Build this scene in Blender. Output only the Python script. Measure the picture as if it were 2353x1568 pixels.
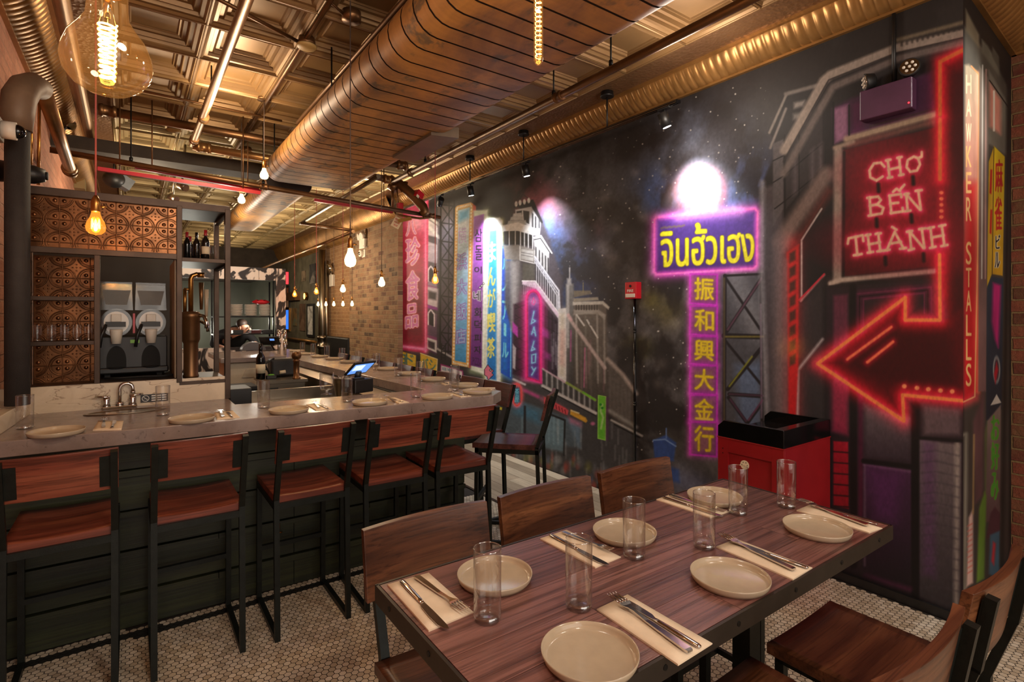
import bpy, bmesh, math, random
import numpy as np
from mathutils import Vector, Matrix, Euler
S = bpy.context.scene
for o in list(bpy.data.objects): bpy.data.objects.remove(o)
R_ = math.radians
random.seed(7)

# ------------------------------------------------------------------ camera
FPX, CX, HY, EYE = 1225.0, 1176.5, 724.0, 1.42      # measured from the photograph (2353 x 1568)
YAW = math.atan((CX - 301.0) / FPX)
cam_d = bpy.data.cameras.new('camera')
cam = bpy.data.objects.new('camera', cam_d); S.collection.objects.link(cam)
cam.location = (0, 0, EYE); cam.rotation_euler = (math.pi / 2, 0, -YAW)
cam_d.sensor_width = 36.0; cam_d.lens = FPX / 2353.0 * 36.0
cam_d.shift_y = -(784.0 - HY) / 2353.0
cam_d.clip_start = 0.05; cam_d.clip_end = 60
S.camera = cam

# ------------------------------------------------------------------ world, exposure
W = bpy.data.worlds.new('world'); S.world = W; W.use_nodes = True
W.node_tree.nodes['Background'].inputs[0].default_value = (1.0, 0.85, 0.70, 1)
W.node_tree.nodes['Background'].inputs[1].default_value = 0.44
S.view_settings.view_transform = 'Standard'; S.view_settings.look = 'None'
S.view_settings.gamma = 1.0; S.view_settings.use_curve_mapping = False
S.view_settings.exposure = 0.75
S.cycles.max_bounces = 7; S.cycles.diffuse_bounces = 3; S.cycles.glossy_bounces = 3
S.cycles.transmission_bounces = 6; S.cycles.transparent_max_bounces = 12
S.cycles.caustics_reflective = False; S.cycles.caustics_refractive = False
S.cycles.sample_clamp_indirect = 3.0; S.cycles.use_denoising = True

WARM = (1.0, 0.68, 0.36); SOFT = (1.0, 0.87, 0.74); COOL = (0.93, 0.96, 1.0)
def point(name, loc, watts, color=WARM, r=0.03):
    d = bpy.data.lights.new(name, 'POINT'); d.energy = watts; d.color = color; d.shadow_soft_size = r
    o = bpy.data.objects.new(name, d); S.collection.objects.link(o); o.location = loc; return o
def spot(name, loc, target, watts, angle, color=COOL, blend=0.6, r=0.03):
    d = bpy.data.lights.new(name, 'SPOT'); d.energy = watts; d.color = color; d.spot_size = R_(angle)
    d.spot_blend = blend; d.shadow_soft_size = r
    o = bpy.data.objects.new(name, d); S.collection.objects.link(o); o.location = loc
    o.rotation_euler = (Vector(target) - Vector(loc)).to_track_quat('-Z', 'Y').to_euler(); return o
def area(name, loc, target, watts, sx, sy, color=SOFT):
    d = bpy.data.lights.new(name, 'AREA'); d.energy = watts; d.color = color; d.shape = 'RECTANGLE'; d.size = sx; d.size_y = sy
    o = bpy.data.objects.new(name, d); S.collection.objects.link(o); o.location = loc
    o.rotation_euler = (Vector(target) - Vector(loc)).to_track_quat('-Z', 'Y').to_euler(); return o
# added fill: an area light behind the viewer, bare points in the rooms
area('viewer_side_fill_light', (0.9, -2.3, 1.7), (1.4, 3.0, 1.0), 30, 3.0, 2.4, (1.0, 0.90, 0.82))
for p, w in (((0.6, -0.7, 2.75), 20), ((1.9, -0.2, 2.75), 22), ((2.6, 1.9, 2.72), 9), ((0.3, 1.0, 2.3), 12)):
    point('room_fill_light', p, w, SOFT, 0.12)
for p, w in (((0.55, 4.2, 2.75), 15), ((0.15, 6.3, 2.5), 14), ((2.35, 6.2, 2.75), 13), ((1.95, 9.6, 2.1), 24), ((2.3, 8.3, 2.25), 20), ((1.7, 12.3, 2.1), 25)):
    point('back_room_fill_light', p, w, (1.0, 0.80, 0.55), 0.10)

spot('alcove_spot_light', (3.45, -0.25, 2.9), (3.22, 0.79, 2.35), 46, 42, (1.0, 0.97, 0.9), 0.9)
# ------------------------------------------------------------------ pixel -> place helpers
_Fw = (math.sin(YAW), math.cos(YAW)); _Rt = (math.cos(YAW), -math.sin(YAW))
def ray(x, y):
    u = (x - CX) / FPX
    return (_Fw[0] + _Rt[0] * u, _Fw[1] + _Rt[1] * u, (HY - y) / FPX)
def Pz(x, y, z):
    d = ray(x, y); t = (z - EYE) / d[2]; return Vector((d[0] * t, d[1] * t, z))
def Px(x, y, X):
    d = ray(x, y); t = X / d[0]; return Vector((X, d[1] * t, EYE + d[2] * t))
def Py(x, y, Y):
    d = ray(x, y); t = Y / d[1]; return Vector((d[0] * t, Y, EYE + d[2] * t))
def Pd(x, y, dist):
    d = ray(x, y); return Vector((d[0] * dist, d[1] * dist, EYE + d[2] * dist))
def proj(p):
    z = p[0] * _Fw[0] + p[1] * _Fw[1]; xx = p[0] * _Rt[0] + p[1] * _Rt[1]
    return (CX + FPX * xx / z, HY - FPX * (p[2] - EYE) / z)

# ------------------------------------------------------------------ materials
def lin(c):
    return tuple(((v / 255.0) / 12.92 if v / 255.0 <= 0.04045 else ((v / 255.0 + 0.055) / 1.055) ** 2.4) for v in c)
class NT:
    def __init__(s, name):
        s.m = bpy.data.materials.new(name); s.m.use_nodes = True; s.t = s.m.node_tree; s.n = s.t.nodes
        s.b = s.n['Principled BSDF']; s.out = s.n['Material Output']
    def new(s, typ, **kw):
        n = s.n.new(typ)
        for k, v in kw.items(): setattr(n, k, v)
        return n
    def link(s, a, b): s.t.links.new(a, b)
    def coords(s, scale=(1, 1, 1), kind='Object', rot=(0, 0, 0), loc=(0, 0, 0)):
        tc = s.new('ShaderNodeTexCoord'); mp = s.new('ShaderNodeMapping')
        mp.inputs['Scale'].default_value = scale; mp.inputs['Rotation'].default_value = rot; mp.inputs['Location'].default_value = loc
        s.link(tc.outputs[kind], mp.inputs['Vector']); return mp.outputs['Vector']
    def noise(s, vec, scale, detail=4, rough=0.55, dist=0.0):
        n = s.new('ShaderNodeTexNoise'); n.inputs['Scale'].default_value = scale; n.inputs['Detail'].default_value = detail
        n.inputs['Roughness'].default_value = rough; n.inputs['Distortion'].default_value = dist
        s.link(vec, n.inputs['Vector']); return n.outputs['Fac']
    def ramp(s, fac, stops):
        r = s.new('ShaderNodeValToRGB'); e = r.color_ramp.elements
        while len(e) < len(stops): e.new(0.5)
        for i, (p, c) in enumerate(stops):
            e[i].position = p; e[i].color = (*c, 1) if len(c) == 3 else c
        s.link(fac, r.inputs['Fac']); return r.outputs['Color']
    def mix(s, fac, a, b, blend='MIX'):
        m = s.new('ShaderNodeMix', data_type='RGBA', blend_type=blend)
        for i, v in ((0, fac), (6, a), (7, b)):
            if hasattr(v, 'is_linked'): s.link(v, m.inputs[i])
            elif i == 0: m.inputs[0].default_value = v
            else: m.inputs[i].default_value = (*v, 1)
        return m.outputs[2]
    def bump(s, h, strength=0.3, dist=0.005):
        b = s.new('ShaderNodeBump'); b.inputs['Strength'].default_value = strength; b.inputs['Distance'].default_value = dist
        s.link(h, b.inputs['Height']); s.link(b.outputs['Normal'], s.b.inputs['Normal'])
    def set(s, color=None, rough=None, metal=None, **kw):
        if color is not None:
            if hasattr(color, 'is_linked'): s.link(color, s.b.inputs['Base Color'])
            else: s.b.inputs['Base Color'].default_value = (*color, 1)
        if rough is not None:
            if hasattr(rough, 'is_linked'): s.link(rough, s.b.inputs['Roughness'])
            else: s.b.inputs['Roughness'].default_value = rough
        if metal is not None: s.b.inputs['Metallic'].default_value = metal
        for k, v in kw.items(): s.b.inputs[k].default_value = v
        return s.m
def simple(name, rgb, rough=0.5, metal=0.0, var=0.12, scale=14, bump=0.0, **kw):
    s = NT(name); c = lin(rgb); v = s.coords()
    f = s.noise(v, scale, 5)
    col = s.ramp(f, [(0.3, tuple(x * (1 - var) for x in c)), (0.7, tuple(min(1, x * (1 + var)) for x in c))])
    if bump: s.bump(s.noise(v, scale * 6, 3), bump, 0.003)
    return s.set(col, rough, metal, **kw)
def emit(name, rgb, strength):
    s = NT(name); return s.set((0, 0, 0), 0.5, **{'Emission Color': (*lin(rgb), 1), 'Emission Strength': strength})
def wood(name, dark, mid, light, rough=0.38, axis='X', scale=1.0, bump=0.25, planks=None):
    s = NT(name)
    st = {'X': (1.2, 14, 14), 'Y': (14, 1.2, 14), 'Z': (14, 14, 1.2)}[axis]
    oi = s.new('ShaderNodeObjectInfo'); v0 = s.coords(tuple(k * scale for k in st))
    add = s.new('ShaderNodeVectorMath', operation='ADD'); mul = s.new('ShaderNodeVectorMath', operation='SCALE')
    cmb = s.new('ShaderNodeCombineXYZ')
    for i in range(3): s.link(oi.outputs['Random'], cmb.inputs[i])
    s.link(cmb.outputs[0], mul.inputs[0]); mul.inputs['Scale'].default_value = 37.0
    s.link(v0, add.inputs[0]); s.link(mul.outputs[0], add.inputs[1]); v = add.outputs[0]
    n1 = s.noise(v, 1.3, 3, 0.5, 0.6)
    wv = s.new('ShaderNodeTexWave', wave_type='RINGS', rings_direction={'X': 'X', 'Y': 'Y', 'Z': 'Z'}[axis])
    wv.inputs['Scale'].default_value = 0.45; wv.inputs['Distortion'].default_value = 5.0; wv.inputs['Detail'].default_value = 2
    s.link(v, wv.inputs['Vector'])
    n2 = s.noise(v, 6, 6, 0.7)
    c = s.ramp(n1, [(0.25, lin(dark)), (0.5, lin(mid)), (0.78, lin(light))])
    g = s.ramp(wv.outputs['Fac'], [(0.0, (0.5,) * 3), (0.2, (1,) * 3), (1.0, (1,) * 3)])
    c = s.mix(0.5, c, g, 'MULTIPLY')
    g2 = s.ramp(n2, [(0.35, (0.55,) * 3), (0.6, (1,) * 3)])
    c = s.mix(0.5, c, g2, 'MULTIPLY')
    fv = s.new('ShaderNodeVectorMath', operation='MULTIPLY'); s.link(v, fv.inputs[0]); fv.inputs[1].default_value = {'X': (1.0, 7, 7), 'Y': (7, 1.0, 7), 'Z': (7, 7, 1.0)}[axis]
    n3 = s.noise(fv.outputs[0], 1.6, 3, 0.6, 0.35)
    c = s.mix(0.75, c, s.ramp(n3, [(0.36, (0.42, 0.38, 0.36)), (0.50, (1.0,) * 3), (0.8, (1.12,) * 3)]), 'MULTIPLY')
    if bump: s.bump(n3, bump, 0.0015)
    return s.set(c, rough)
def brick(name, cols, mortar, scale=1.0, axis='X', rough=0.85, bw=0.2, bh=0.068, dirt=(60, 40, 30), dirt_amt=0.4):
    """bricks as narrow bonded blocks; axis = the wall's run direction"""
    s = NT(name); tc = s.new('ShaderNodeTexCoord'); sp = s.new('ShaderNodeSeparateXYZ'); cb = s.new('ShaderNodeCombineXYZ')
    s.link(tc.outputs['Object'], sp.inputs[0]); s.link(sp.outputs[0 if axis == 'X' else 1], cb.inputs[0]); s.link(sp.outputs[2], cb.inputs[1])
    n0 = s.noise(cb.outputs[0], 7, 3)
    nv = s.new('ShaderNodeVectorMath', operation='SCALE'); nv.inputs['Scale'].default_value = 0.012
    nc = s.new('ShaderNodeTexNoise'); nc.inputs['Scale'].default_value = 9; s.link(cb.outputs[0], nc.inputs['Vector'])
    s.link(nc.outputs['Color'], nv.inputs[0]); ad = s.new('ShaderNodeVectorMath', operation='ADD')
    s.link(cb.outputs[0], ad.inputs[0]); s.link(nv.outputs[0], ad.inputs[1])
    br = s.new('ShaderNodeTexBrick'); br.inputs['Scale'].default_value = scale; br.inputs['Mortar Size'].default_value = 0.007
    br.inputs['Brick Width'].default_value = bw; br.inputs['Row Height'].default_value = bh; br.inputs['Mortar Smooth'].default_value = 0.4
    br.inputs['Color1'].default_value = (0, 0, 0, 1); br.inputs['Color2'].default_value = (1, 1, 1, 1); br.inputs['Mortar'].default_value = (0.5, 0.5, 0.5, 1)
    br.inputs['Bias'].default_value = 0.0; s.link(ad.outputs[0], br.inputs['Vector'])
    n = len(cols); c = s.ramp(br.outputs['Color'], [(i / max(1, n - 1) * 0.98, lin(k)) for i, k in enumerate(cols)])
    f = s.noise(ad.outputs[0], 38, 5, 0.7)
    c = s.mix(0.55, c, s.ramp(f, [(0.3, (0.45,) * 3), (0.65, (1.15,) * 3)]), 'MULTIPLY')
    c = s.mix(br.outputs['Fac'], c, lin(mortar))
    dm = s.ramp(n0, [(0.42, (0, 0, 0)), (0.7, (dirt_amt,) * 3)])
    c = s.mix(dm, c, lin(dirt))
    h = s.new('ShaderNodeMath', operation='SUBTRACT'); s.link(f, h.inputs[0]); s.link(br.outputs['Fac'], h.inputs[1])
    s.bump(h.outputs[0], 0.9, 0.012)
    return s.set(c, rough)
def clear_glass(name, tint=(1, 1, 1), base=0.05, rough=0.0, glow=None):
    """thin blown glass: clear with a reflective skin"""
    s = NT(name); s.n.remove(s.b)
    tr = s.new('ShaderNodeBsdfTransparent'); tr.inputs[0].default_value = (*tint, 1)
    gl = s.new('ShaderNodeBsdfGlossy'); gl.inputs['Roughness'].default_value = rough
    lw = s.new('ShaderNodeLayerWeight'); lw.inputs['Blend'].default_value = 0.22
    mr = s.new('ShaderNodeMapRange'); mr.inputs['To Min'].default_value = base; mr.inputs['To Max'].default_value = 0.75
    mx = s.new('ShaderNodeMixShader'); s.link(lw.outputs['Facing'], mr.inputs['Value']); s.link(mr.outputs['Result'], mx.inputs[0])
    s.link(tr.outputs[0], mx.inputs[1]); s.link(gl.outputs[0], mx.inputs[2]); res = mx.outputs[0]
    if glow:      # emission added to the glass of lit bulbs for overexposed glare
        em = s.new('ShaderNodeEmission'); em.inputs[0].default_value = (*lin(glow[0]), 1); em.inputs[1].default_value = glow[1]
        ad = s.new('ShaderNodeAddShader'); s.link(res, ad.inputs[0]); s.link(em.outputs[0], ad.inputs[1]); res = ad.outputs[0]
    s.link(res, s.out.inputs['Surface']); return s.m

M = {}
M['iron'] = simple('black_iron', (24, 24, 23), 0.42, 0.6, 0.25, 30, 0.1)
M['iron_green'] = simple('blackened_iron', (26, 30, 26), 0.45, 0.5, 0.3, 30, 0.1)
M['steel'] = simple('raw_steel_frame', (64, 50, 41), 0.4, 0.75, 0.25, 9, 0.1)
M['chrome'] = simple('chrome', (205, 203, 200), 0.08, 1.0, 0.04, 10)
M['stainless'] = simple('brushed_stainless', (150, 138, 122), 0.3, 1.0, 0.1, 8)
M['cutlery'] = simple('polished_cutlery_steel', (200, 192, 186), 0.13, 1.0, 0.04, 30)
M['bronze'] = simple('bronze_painted_pipe', (158, 116, 72), 0.36, 0.8, 0.2, 6, 0.1)
M['bronze_dark'] = simple('dark_bronze_pipe', (120, 86, 56), 0.38, 0.8, 0.25, 6, 0.1)
M['brass'] = simple('aged_brass', (170, 120, 62), 0.3, 0.95, 0.2, 20)
M['gold'] = simple('gold_painted_cornice', (164, 120, 68), 0.36, 0.6, 0.3, 5, 0.15)
M['tin'] = simple('bronze_tin_ceiling', (146, 112, 72), 0.44, 0.4, 0.18, 3, 0.08)
M['tin_pale'] = simple('pale_bronze_tin', (168, 146, 104), 0.40, 0.4, 0.22, 3, 0.08)
M['black'] = simple('matte_black_plastic', (22, 21, 21), 0.45, 0.0, 0.15, 20)
M['black_gloss'] = simple('gloss_black_paint', (12, 11, 11), 0.12, 0.0, 0.2, 12)
M['rubber'] = simple('black_cable_rubber', (18, 17, 17), 0.7)
M['white_plastic'] = simple('white_plastic', (216, 206, 192), 0.4, 0.0, 0.05)
M['red_paint'] = simple('red_enamel', (190, 28, 40), 0.35, 0.0, 0.12, 8)
M['red_bin'] = simple('red_painted_steel', (140, 26, 30), 0.28, 0.0, 0.12, 7)
M['ceramic'] = simple('glazed_stoneware', (186, 168, 142), 0.16, 0.0, 0.05, 25)
M['ceramic_white'] = simple('white_china', (225, 216, 204), 0.2, 0.0, 0.03)
M['napkin'] = simple('cream_paper_napkin', (234, 212, 182), 0.9, 0.0, 0.05, 40, 0.1)
M['paper'] = simple('paper', (226, 208, 176), 0.9, 0.0, 0.05)
M['ink_red'] = simple('red_print', (190, 40, 40), 0.8)
M['ink_black'] = simple('black_print', (20, 18, 18), 0.8)
M['ink_white'] = simple('white_print', (225, 222, 215), 0.7)
M['pink_cord'] = simple('red_cloth_cord', (178, 88, 82), 0.8)
M['grey_cord'] = simple('brown_cloth_cord', (92, 74, 64), 0.8)
M['skin'] = simple('skin', (205, 150, 122), 0.5, 0.0, 0.06)
M['hair'] = simple('short_brown_hair', (58, 42, 34), 0.6)
M['cloth_dark'] = simple('black_cook_jacket', (36, 33, 34), 0.9)
M['glass'] = clear_glass('thin_glass', (0.995, 0.99, 0.985), 0.025)
M['bulb_amber'] = clear_glass('amber_bulb_glass', (1.0, 0.84, 0.55), 0.04, glow=((255, 150, 50), 0.35))
M['bulb_globe'] = clear_glass('globe_bulb_glass', (1.0, 0.93, 0.78), 0.03, glow=((255, 170, 80), 0.05))
M['bulb_clear'] = clear_glass('clear_bulb_glass', (1.0, 0.93, 0.78), 0.04)
M['bulb_lit'] = clear_glass('glowing_bulb_glass', (1.0, 0.93, 0.78), 0.04, glow=((255, 214, 150), 2.6))
def thick_glass():
    s = NT('thick_clear_glass'); s.n.remove(s.b)
    g = s.new('ShaderNodeBsdfGlossy'); g.inputs['Roughness'].default_value = 0.06
    tr = s.new('ShaderNodeBsdfTransparent'); mx = s.new('ShaderNodeMixShader'); mx.inputs[0].default_value = 0.30
    s.link(tr.outputs[0], mx.inputs[1]); s.link(g.outputs[0], mx.inputs[2]); s.link(mx.outputs[0], s.out.inputs['Surface']); return s.m
M['glass_thick'] = thick_glass()
M['filament'] = emit('glowing_filament', (255, 176, 72), 26.0)
M['filament_dim'] = emit('amber_filament', (255, 150, 40), 34.0)
M['table_wood'] = wood('table_plank_oak', (62, 38, 34), (108, 68, 58), (140, 96, 82), 0.34, 'X', 1.0, 0.5)
M['chair_wood'] = wood('chair_elm', (58, 32, 20), (98, 57, 35), (140, 90, 56), 0.33, 'X', 0.8, 0.2)
M['stool_wood'] = wood('stool_red_elm', (86, 38, 27), (130, 62, 44), (160, 92, 66), 0.36, 'X', 0.8, 0.2)
M['bar_front'] = wood('green_black_bar_boards', (20, 24, 9), (36, 42, 17), (58, 62, 30), 0.5, 'X', 0.5, 0.4)
M['floor_wood'] = wood('grey_oak_floor', (112, 98, 82), (152, 138, 118), (184, 170, 148), 0.45, 'X', 0.7, 0.3)
M['marble'] = None
def marble():
    s = NT('veined_marble'); v = s.coords(); d = s.noise(v, 3, 5, 0.6, 1.2)
    w = s.new('ShaderNodeTexNoise'); w.inputs['Scale'].default_value = 3.2; w.inputs['Detail'].default_value = 6; w.inputs['Distortion'].default_value = 1.6
    mp = s.coords((1, 1, 2.4)); s.link(mp, w.inputs['Vector'])
    c = s.ramp(w.outputs['Fac'], [(0.0, lin((222, 204, 176))), (0.485, lin((220, 202, 174))), (0.5, lin((164, 140, 116))), (0.512, lin((222, 205, 178))), (1, lin((204, 184, 156)))])
    c = s.mix(0.35, c, s.ramp(d, [(0.35, lin((150, 128, 106))), (0.6, (1, 1, 1))]), 'MULTIPLY')
    return s.set(c, 0.18)
M['marble'] = marble()
def concrete(name, a, b, rough, spots=True):
    s = NT(name); v = s.coords(); n = s.noise(v, 5, 8, 0.65); f = s.noise(v, 26, 6, 0.7, 0.8)
    c = s.ramp(n, [(0.3, lin(a)), (0.68, lin(b))])
    if spots: c = s.mix(s.ramp(f, [(0.60, (0, 0, 0)), (0.68, (0.75,) * 3)]), c, lin((70, 58, 52)))
    s.bump(f, 0.08, 0.002); return s.set(c, rough)
M['counter'] = concrete('mottled_stone_counter', (122, 104, 96), (158, 140, 130), 0.24)
M['wall_grey'] = concrete('grey_green_plaster', (76, 72, 58), (112, 106, 88), 0.42, False)
M['dark_plaster'] = concrete('dark_plaster', (50, 41, 33), (68, 57, 46), 0.8, False)

# ------------------------------------------------------------------ mesh helpers
class MB:
    def __init__(s): s.v = []; s.f = []; s.sm = []
    def add(s, vs, fs, smooth=False):
        o = len(s.v); s.v += [tuple(v) for v in vs]; s.f += [tuple(i + o for i in f) for f in fs]; s.sm += [smooth] * len(fs); return s
    def box(s, c, d, rot=None):
        h = [k / 2 for k in d]; vs = [Vector((x * h[0], y * h[1], z * h[2])) for x in (-1, 1) for y in (-1, 1) for z in (-1, 1)]
        if rot is not None:
            m = rot if isinstance(rot, Matrix) else Euler(rot).to_matrix(); vs = [m @ v for v in vs]
        vs = [v + Vector(c) for v in vs]
        return s.add(vs, [(0, 1, 3, 2), (4, 6, 7, 5), (0, 4, 5, 1), (2, 3, 7, 6), (0, 2, 6, 4), (1, 5, 7, 3)])
    def bb(s, a, b):
        return s.box([(p + q) / 2 for p, q in zip(a, b)], [abs(q - p) for p, q in zip(a, b)])
    def beam(s, p0, p1, w, h, up=(0, 0, 1)):
        p0, p1 = Vector(p0), Vector(p1); d = (p1 - p0); L = d.length; d.normalize(); u = Vector(up)
        if abs(d.dot(u)) > 0.98: u = Vector((0, 1, 0)) if abs(d.y) < 0.9 else Vector((1, 0, 0))
        x = d.cross(u).normalized(); y = x.cross(d).normalized()
        vs = [p + x * (a * w / 2) + y * (b * h / 2) for p in (p0, p1) for a, b in ((-1, -1), (1, -1), (1, 1), (-1, 1))]
        return s.add(vs, [(3, 2, 1, 0), (4, 5, 6, 7), (0, 1, 5, 4), (1, 2, 6, 5), (2, 3, 7, 6), (3, 0, 4, 7)])
    def tube(s, pts, r, seg=12, cap=True, rs=None, smooth=True):
        pts = [Vector(p) for p in pts]; n = len(pts); prev = None; rings = []
        for i, p in enumerate(pts):
            t = (pts[min(i + 1, n - 1)] - pts[max(i - 1, 0)]).normalized()
            if prev is None:
                u = Vector((0, 0, 1)) if abs(t.z) < 0.9 else Vector((1, 0, 0))
                x = t.cross(u).normalized()
            else:
                x = (prev - t * prev.dot(t)).normalized()
            prev = x; y = t.cross(x); rr = rs[i] if rs else r
            rings.append([p + (x * math.cos(k * 2 * math.pi / seg) + y * math.sin(k * 2 * math.pi / seg)) * rr for k in range(seg)])
        vs = [v for g in rings for v in g]
        fs = [(i * seg + k, i * seg + (k + 1) % seg, (i + 1) * seg + (k + 1) % seg, (i + 1) * seg + k) for i in range(n - 1) for k in range(seg)]
        s.add(vs, fs, smooth)
        if cap: s.add(rings[0], [tuple(range(seg))[::-1]]); s.add(rings[-1], [tuple(range(seg))])
        return s
    def lathe(s, prof, seg=32, c=(0, 0, 0), smooth=True, squash=(1, 1)):
        c = Vector(c); vs = []; fs = []; n = len(prof)
        for r, z in prof:
            for k in range(seg):
                a = 2 * math.pi * k / seg; vs.append(c + Vector((r * math.cos(a) * squash[0], r * math.sin(a) * squash[1], z)))
        for i in range(n - 1):
            for k in range(seg):
                fs.append((i * seg + k, i * seg + (k + 1) % seg, (i + 1) * seg + (k + 1) % seg, (i + 1) * seg + k))
        s.add(vs, fs, smooth)
        if prof[0][0] > 1e-5: s.add(vs[:seg], [tuple(range(seg))[::-1]])
        if prof[-1][0] > 1e-5: s.add(vs[-seg:], [tuple(range(seg))])
        return s
    def ring(s, prof, seg=32, c=(0, 0, 0)):
        """closed lathe profile (thick walls)"""
        p = list(prof) + [prof[0]]; c = Vector(c); n = len(p); vs = []; fs = []
        for r, z in p[:-1]:
            for k in range(seg):
                a = 2 * math.pi * k / seg; vs.append(c + Vector((r * math.cos(a), r * math.sin(a), z)))
        for i in range(n - 1):
            j = (i + 1) % (n - 1)
            for k in range(seg): fs.append((i * seg + k, i * seg + (k + 1) % seg, j * seg + (k + 1) % seg, j * seg + k))
        return s.add(vs, fs, True)
    def prism(s, poly, off):
        n = len(poly); a = [Vector(p) for p in poly]; b = [p + Vector(off) for p in a]
        return s.add(a + b, [tuple(range(n))[::-1], tuple(range(n, 2 * n))] + [(i, (i + 1) % n, n + (i + 1) % n, n + i) for i in range(n)])
    def grid(s, fn, nu, nv, smooth=True, closed_u=False):
        vs = [fn(i / (nu - (0 if closed_u else 1)), j / (nv - 1)) for j in range(nv) for i in range(nu)]
        fs = []
        for j in range(nv - 1):
            for i in range(nu if closed_u else nu - 1):
                i2 = (i + 1) % nu; fs.append((j * nu + i, j * nu + i2, (j + 1) * nu + i2, (j + 1) * nu + i))
        return s.add(vs, fs, smooth)
    def ball(s, c, r, seg=16, rings=10, sc=(1, 1, 1)):
        c = Vector(c); pr = [(math.sin(math.pi * i / rings) * r, -math.cos(math.pi * i / rings) * r) for i in range(rings + 1)]
        vs = []; fs = []
        for q, z in pr:
            for k in range(seg):
                a = 2 * math.pi * k / seg; vs.append(c + Vector((q * math.cos(a) * sc[0], q * math.sin(a) * sc[1], z * sc[2])))
        for i in range(rings):
            for k in range(seg): fs.append((i * seg + k, i * seg + (k + 1) % seg, (i + 1) * seg + (k + 1) % seg, (i + 1) * seg + k))
        return s.add(vs, fs, True)
    def build(s, name, mat, parent=None, loc=(0, 0, 0), rotz=0.0, bevel=0.0, rot=None):
        me = bpy.data.meshes.new(name); me.from_pydata(s.v, [], s.f); me.validate(verbose=False)
        if len(me.polygons) == len(s.sm): me.polygons.foreach_set('use_smooth', s.sm)
        o = bpy.data.objects.new(name, me); S.collection.objects.link(o)
        bm = bmesh.new(); bm.from_mesh(me); bmesh.ops.remove_doubles(bm, verts=bm.verts, dist=1e-6); bmesh.ops.recalc_face_normals(bm, faces=bm.faces); bm.to_mesh(me); bm.free()
        me.materials.append(M[mat] if isinstance(mat, str) else mat)
        o.location = loc; o.rotation_euler = rot if rot is not None else (0, 0, rotz)
        if parent is not None: o.parent = parent
        if bevel:
            b = o.modifiers.new('edges', 'BEVEL'); b.width = bevel; b.segments = 2; b.limit_method = 'ANGLE'; b.angle_limit = R_(40)
        return o
def tag(o, label=None, cat=None, group=None, kind=None):
    for k, v in (('label', label), ('category', cat), ('group', group), ('kind', kind)):
        if v: o[k] = v
    return o
def thing(name, loc, label, cat, group=None, rotz=0.0):
    o = bpy.data.objects.new(name, None); S.collection.objects.link(o); o.empty_display_size = 0.05
    o.location = loc; o.rotation_euler = (0, 0, rotz); return tag(o, label, cat, group)
def struct(mb, name, mat, **kw):
    return tag(mb.build(name, mat, **kw), kind='structure')
KIDS = {}
def copy_tree(o, loc=None, rotz=None, label=None, group=None, parent=None):
    c = o.copy(); S.collection.objects.link(c)
    if parent is not None: c.parent = parent
    if loc is not None: c.location = loc
    if rotz is not None: c.rotation_euler = (0, 0, rotz)
    if label: c['label'] = label
    if group: c['group'] = group
    for ch in [k for k in bpy.data.objects if k.parent is o]: copy_tree(ch, parent=c)
    return c
def text_mesh(txt, size=1.0, bold=0.0, align='CENTER', shear=0.0):
    cu = bpy.data.curves.new('txt', 'FONT'); cu.body = txt; cu.size = size; cu.align_x = align; cu.align_y = 'CENTER'
    cu.offset = bold * size; cu.fill_mode = 'BOTH'; cu.resolution_u = 4; cu.shear = shear
    o = bpy.data.objects.new('txt', cu); S.collection.objects.link(o)
    dg = bpy.context.evaluated_depsgraph_get(); me = bpy.data.meshes.new_from_object(o.evaluated_get(dg))
    bpy.data.objects.remove(o); bpy.data.curves.remove(cu); return me
def lettering(name, txt, size, mat, origin, xdir, ydir, parent=None, bold=0.0, lift=0.0008, fit=None):
    """flat lettering lying on a surface: xdir/ydir are the writing's right and up directions"""
    me = text_mesh(txt, size, bold); x = Vector(xdir).normalized(); y = Vector(ydir).normalized(); n = x.cross(y)
    vs = np.array([v.co[:] for v in me.vertices]) if len(me.vertices) else np.zeros((1, 3))
    c = (vs.min(0) + vs.max(0)) / 2; w, h = (vs.max(0) - vs.min(0))[:2]
    sx = sy = 1.0
    if fit: sx, sy = fit[0] / max(w, 1e-6), fit[1] / max(h, 1e-6)
    for v in me.vertices:
        a, b = (v.co.x - c[0]) * sx, (v.co.y - c[1]) * sy; v.co = Vector(origin) + x * a + y * b + n * lift
    me.name = name; me.materials.clear(); me.materials.append(M[mat] if isinstance(mat, str) else mat)
    o = bpy.data.objects.new(name, me); S.collection.objects.link(o)
    if parent is not None: o.parent = parent
    return o

# ================================================================== THE SETTING
ZC = 3.06                     # tin ceiling
XL, XM, XR = -0.52, 3.10, 4.17
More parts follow.
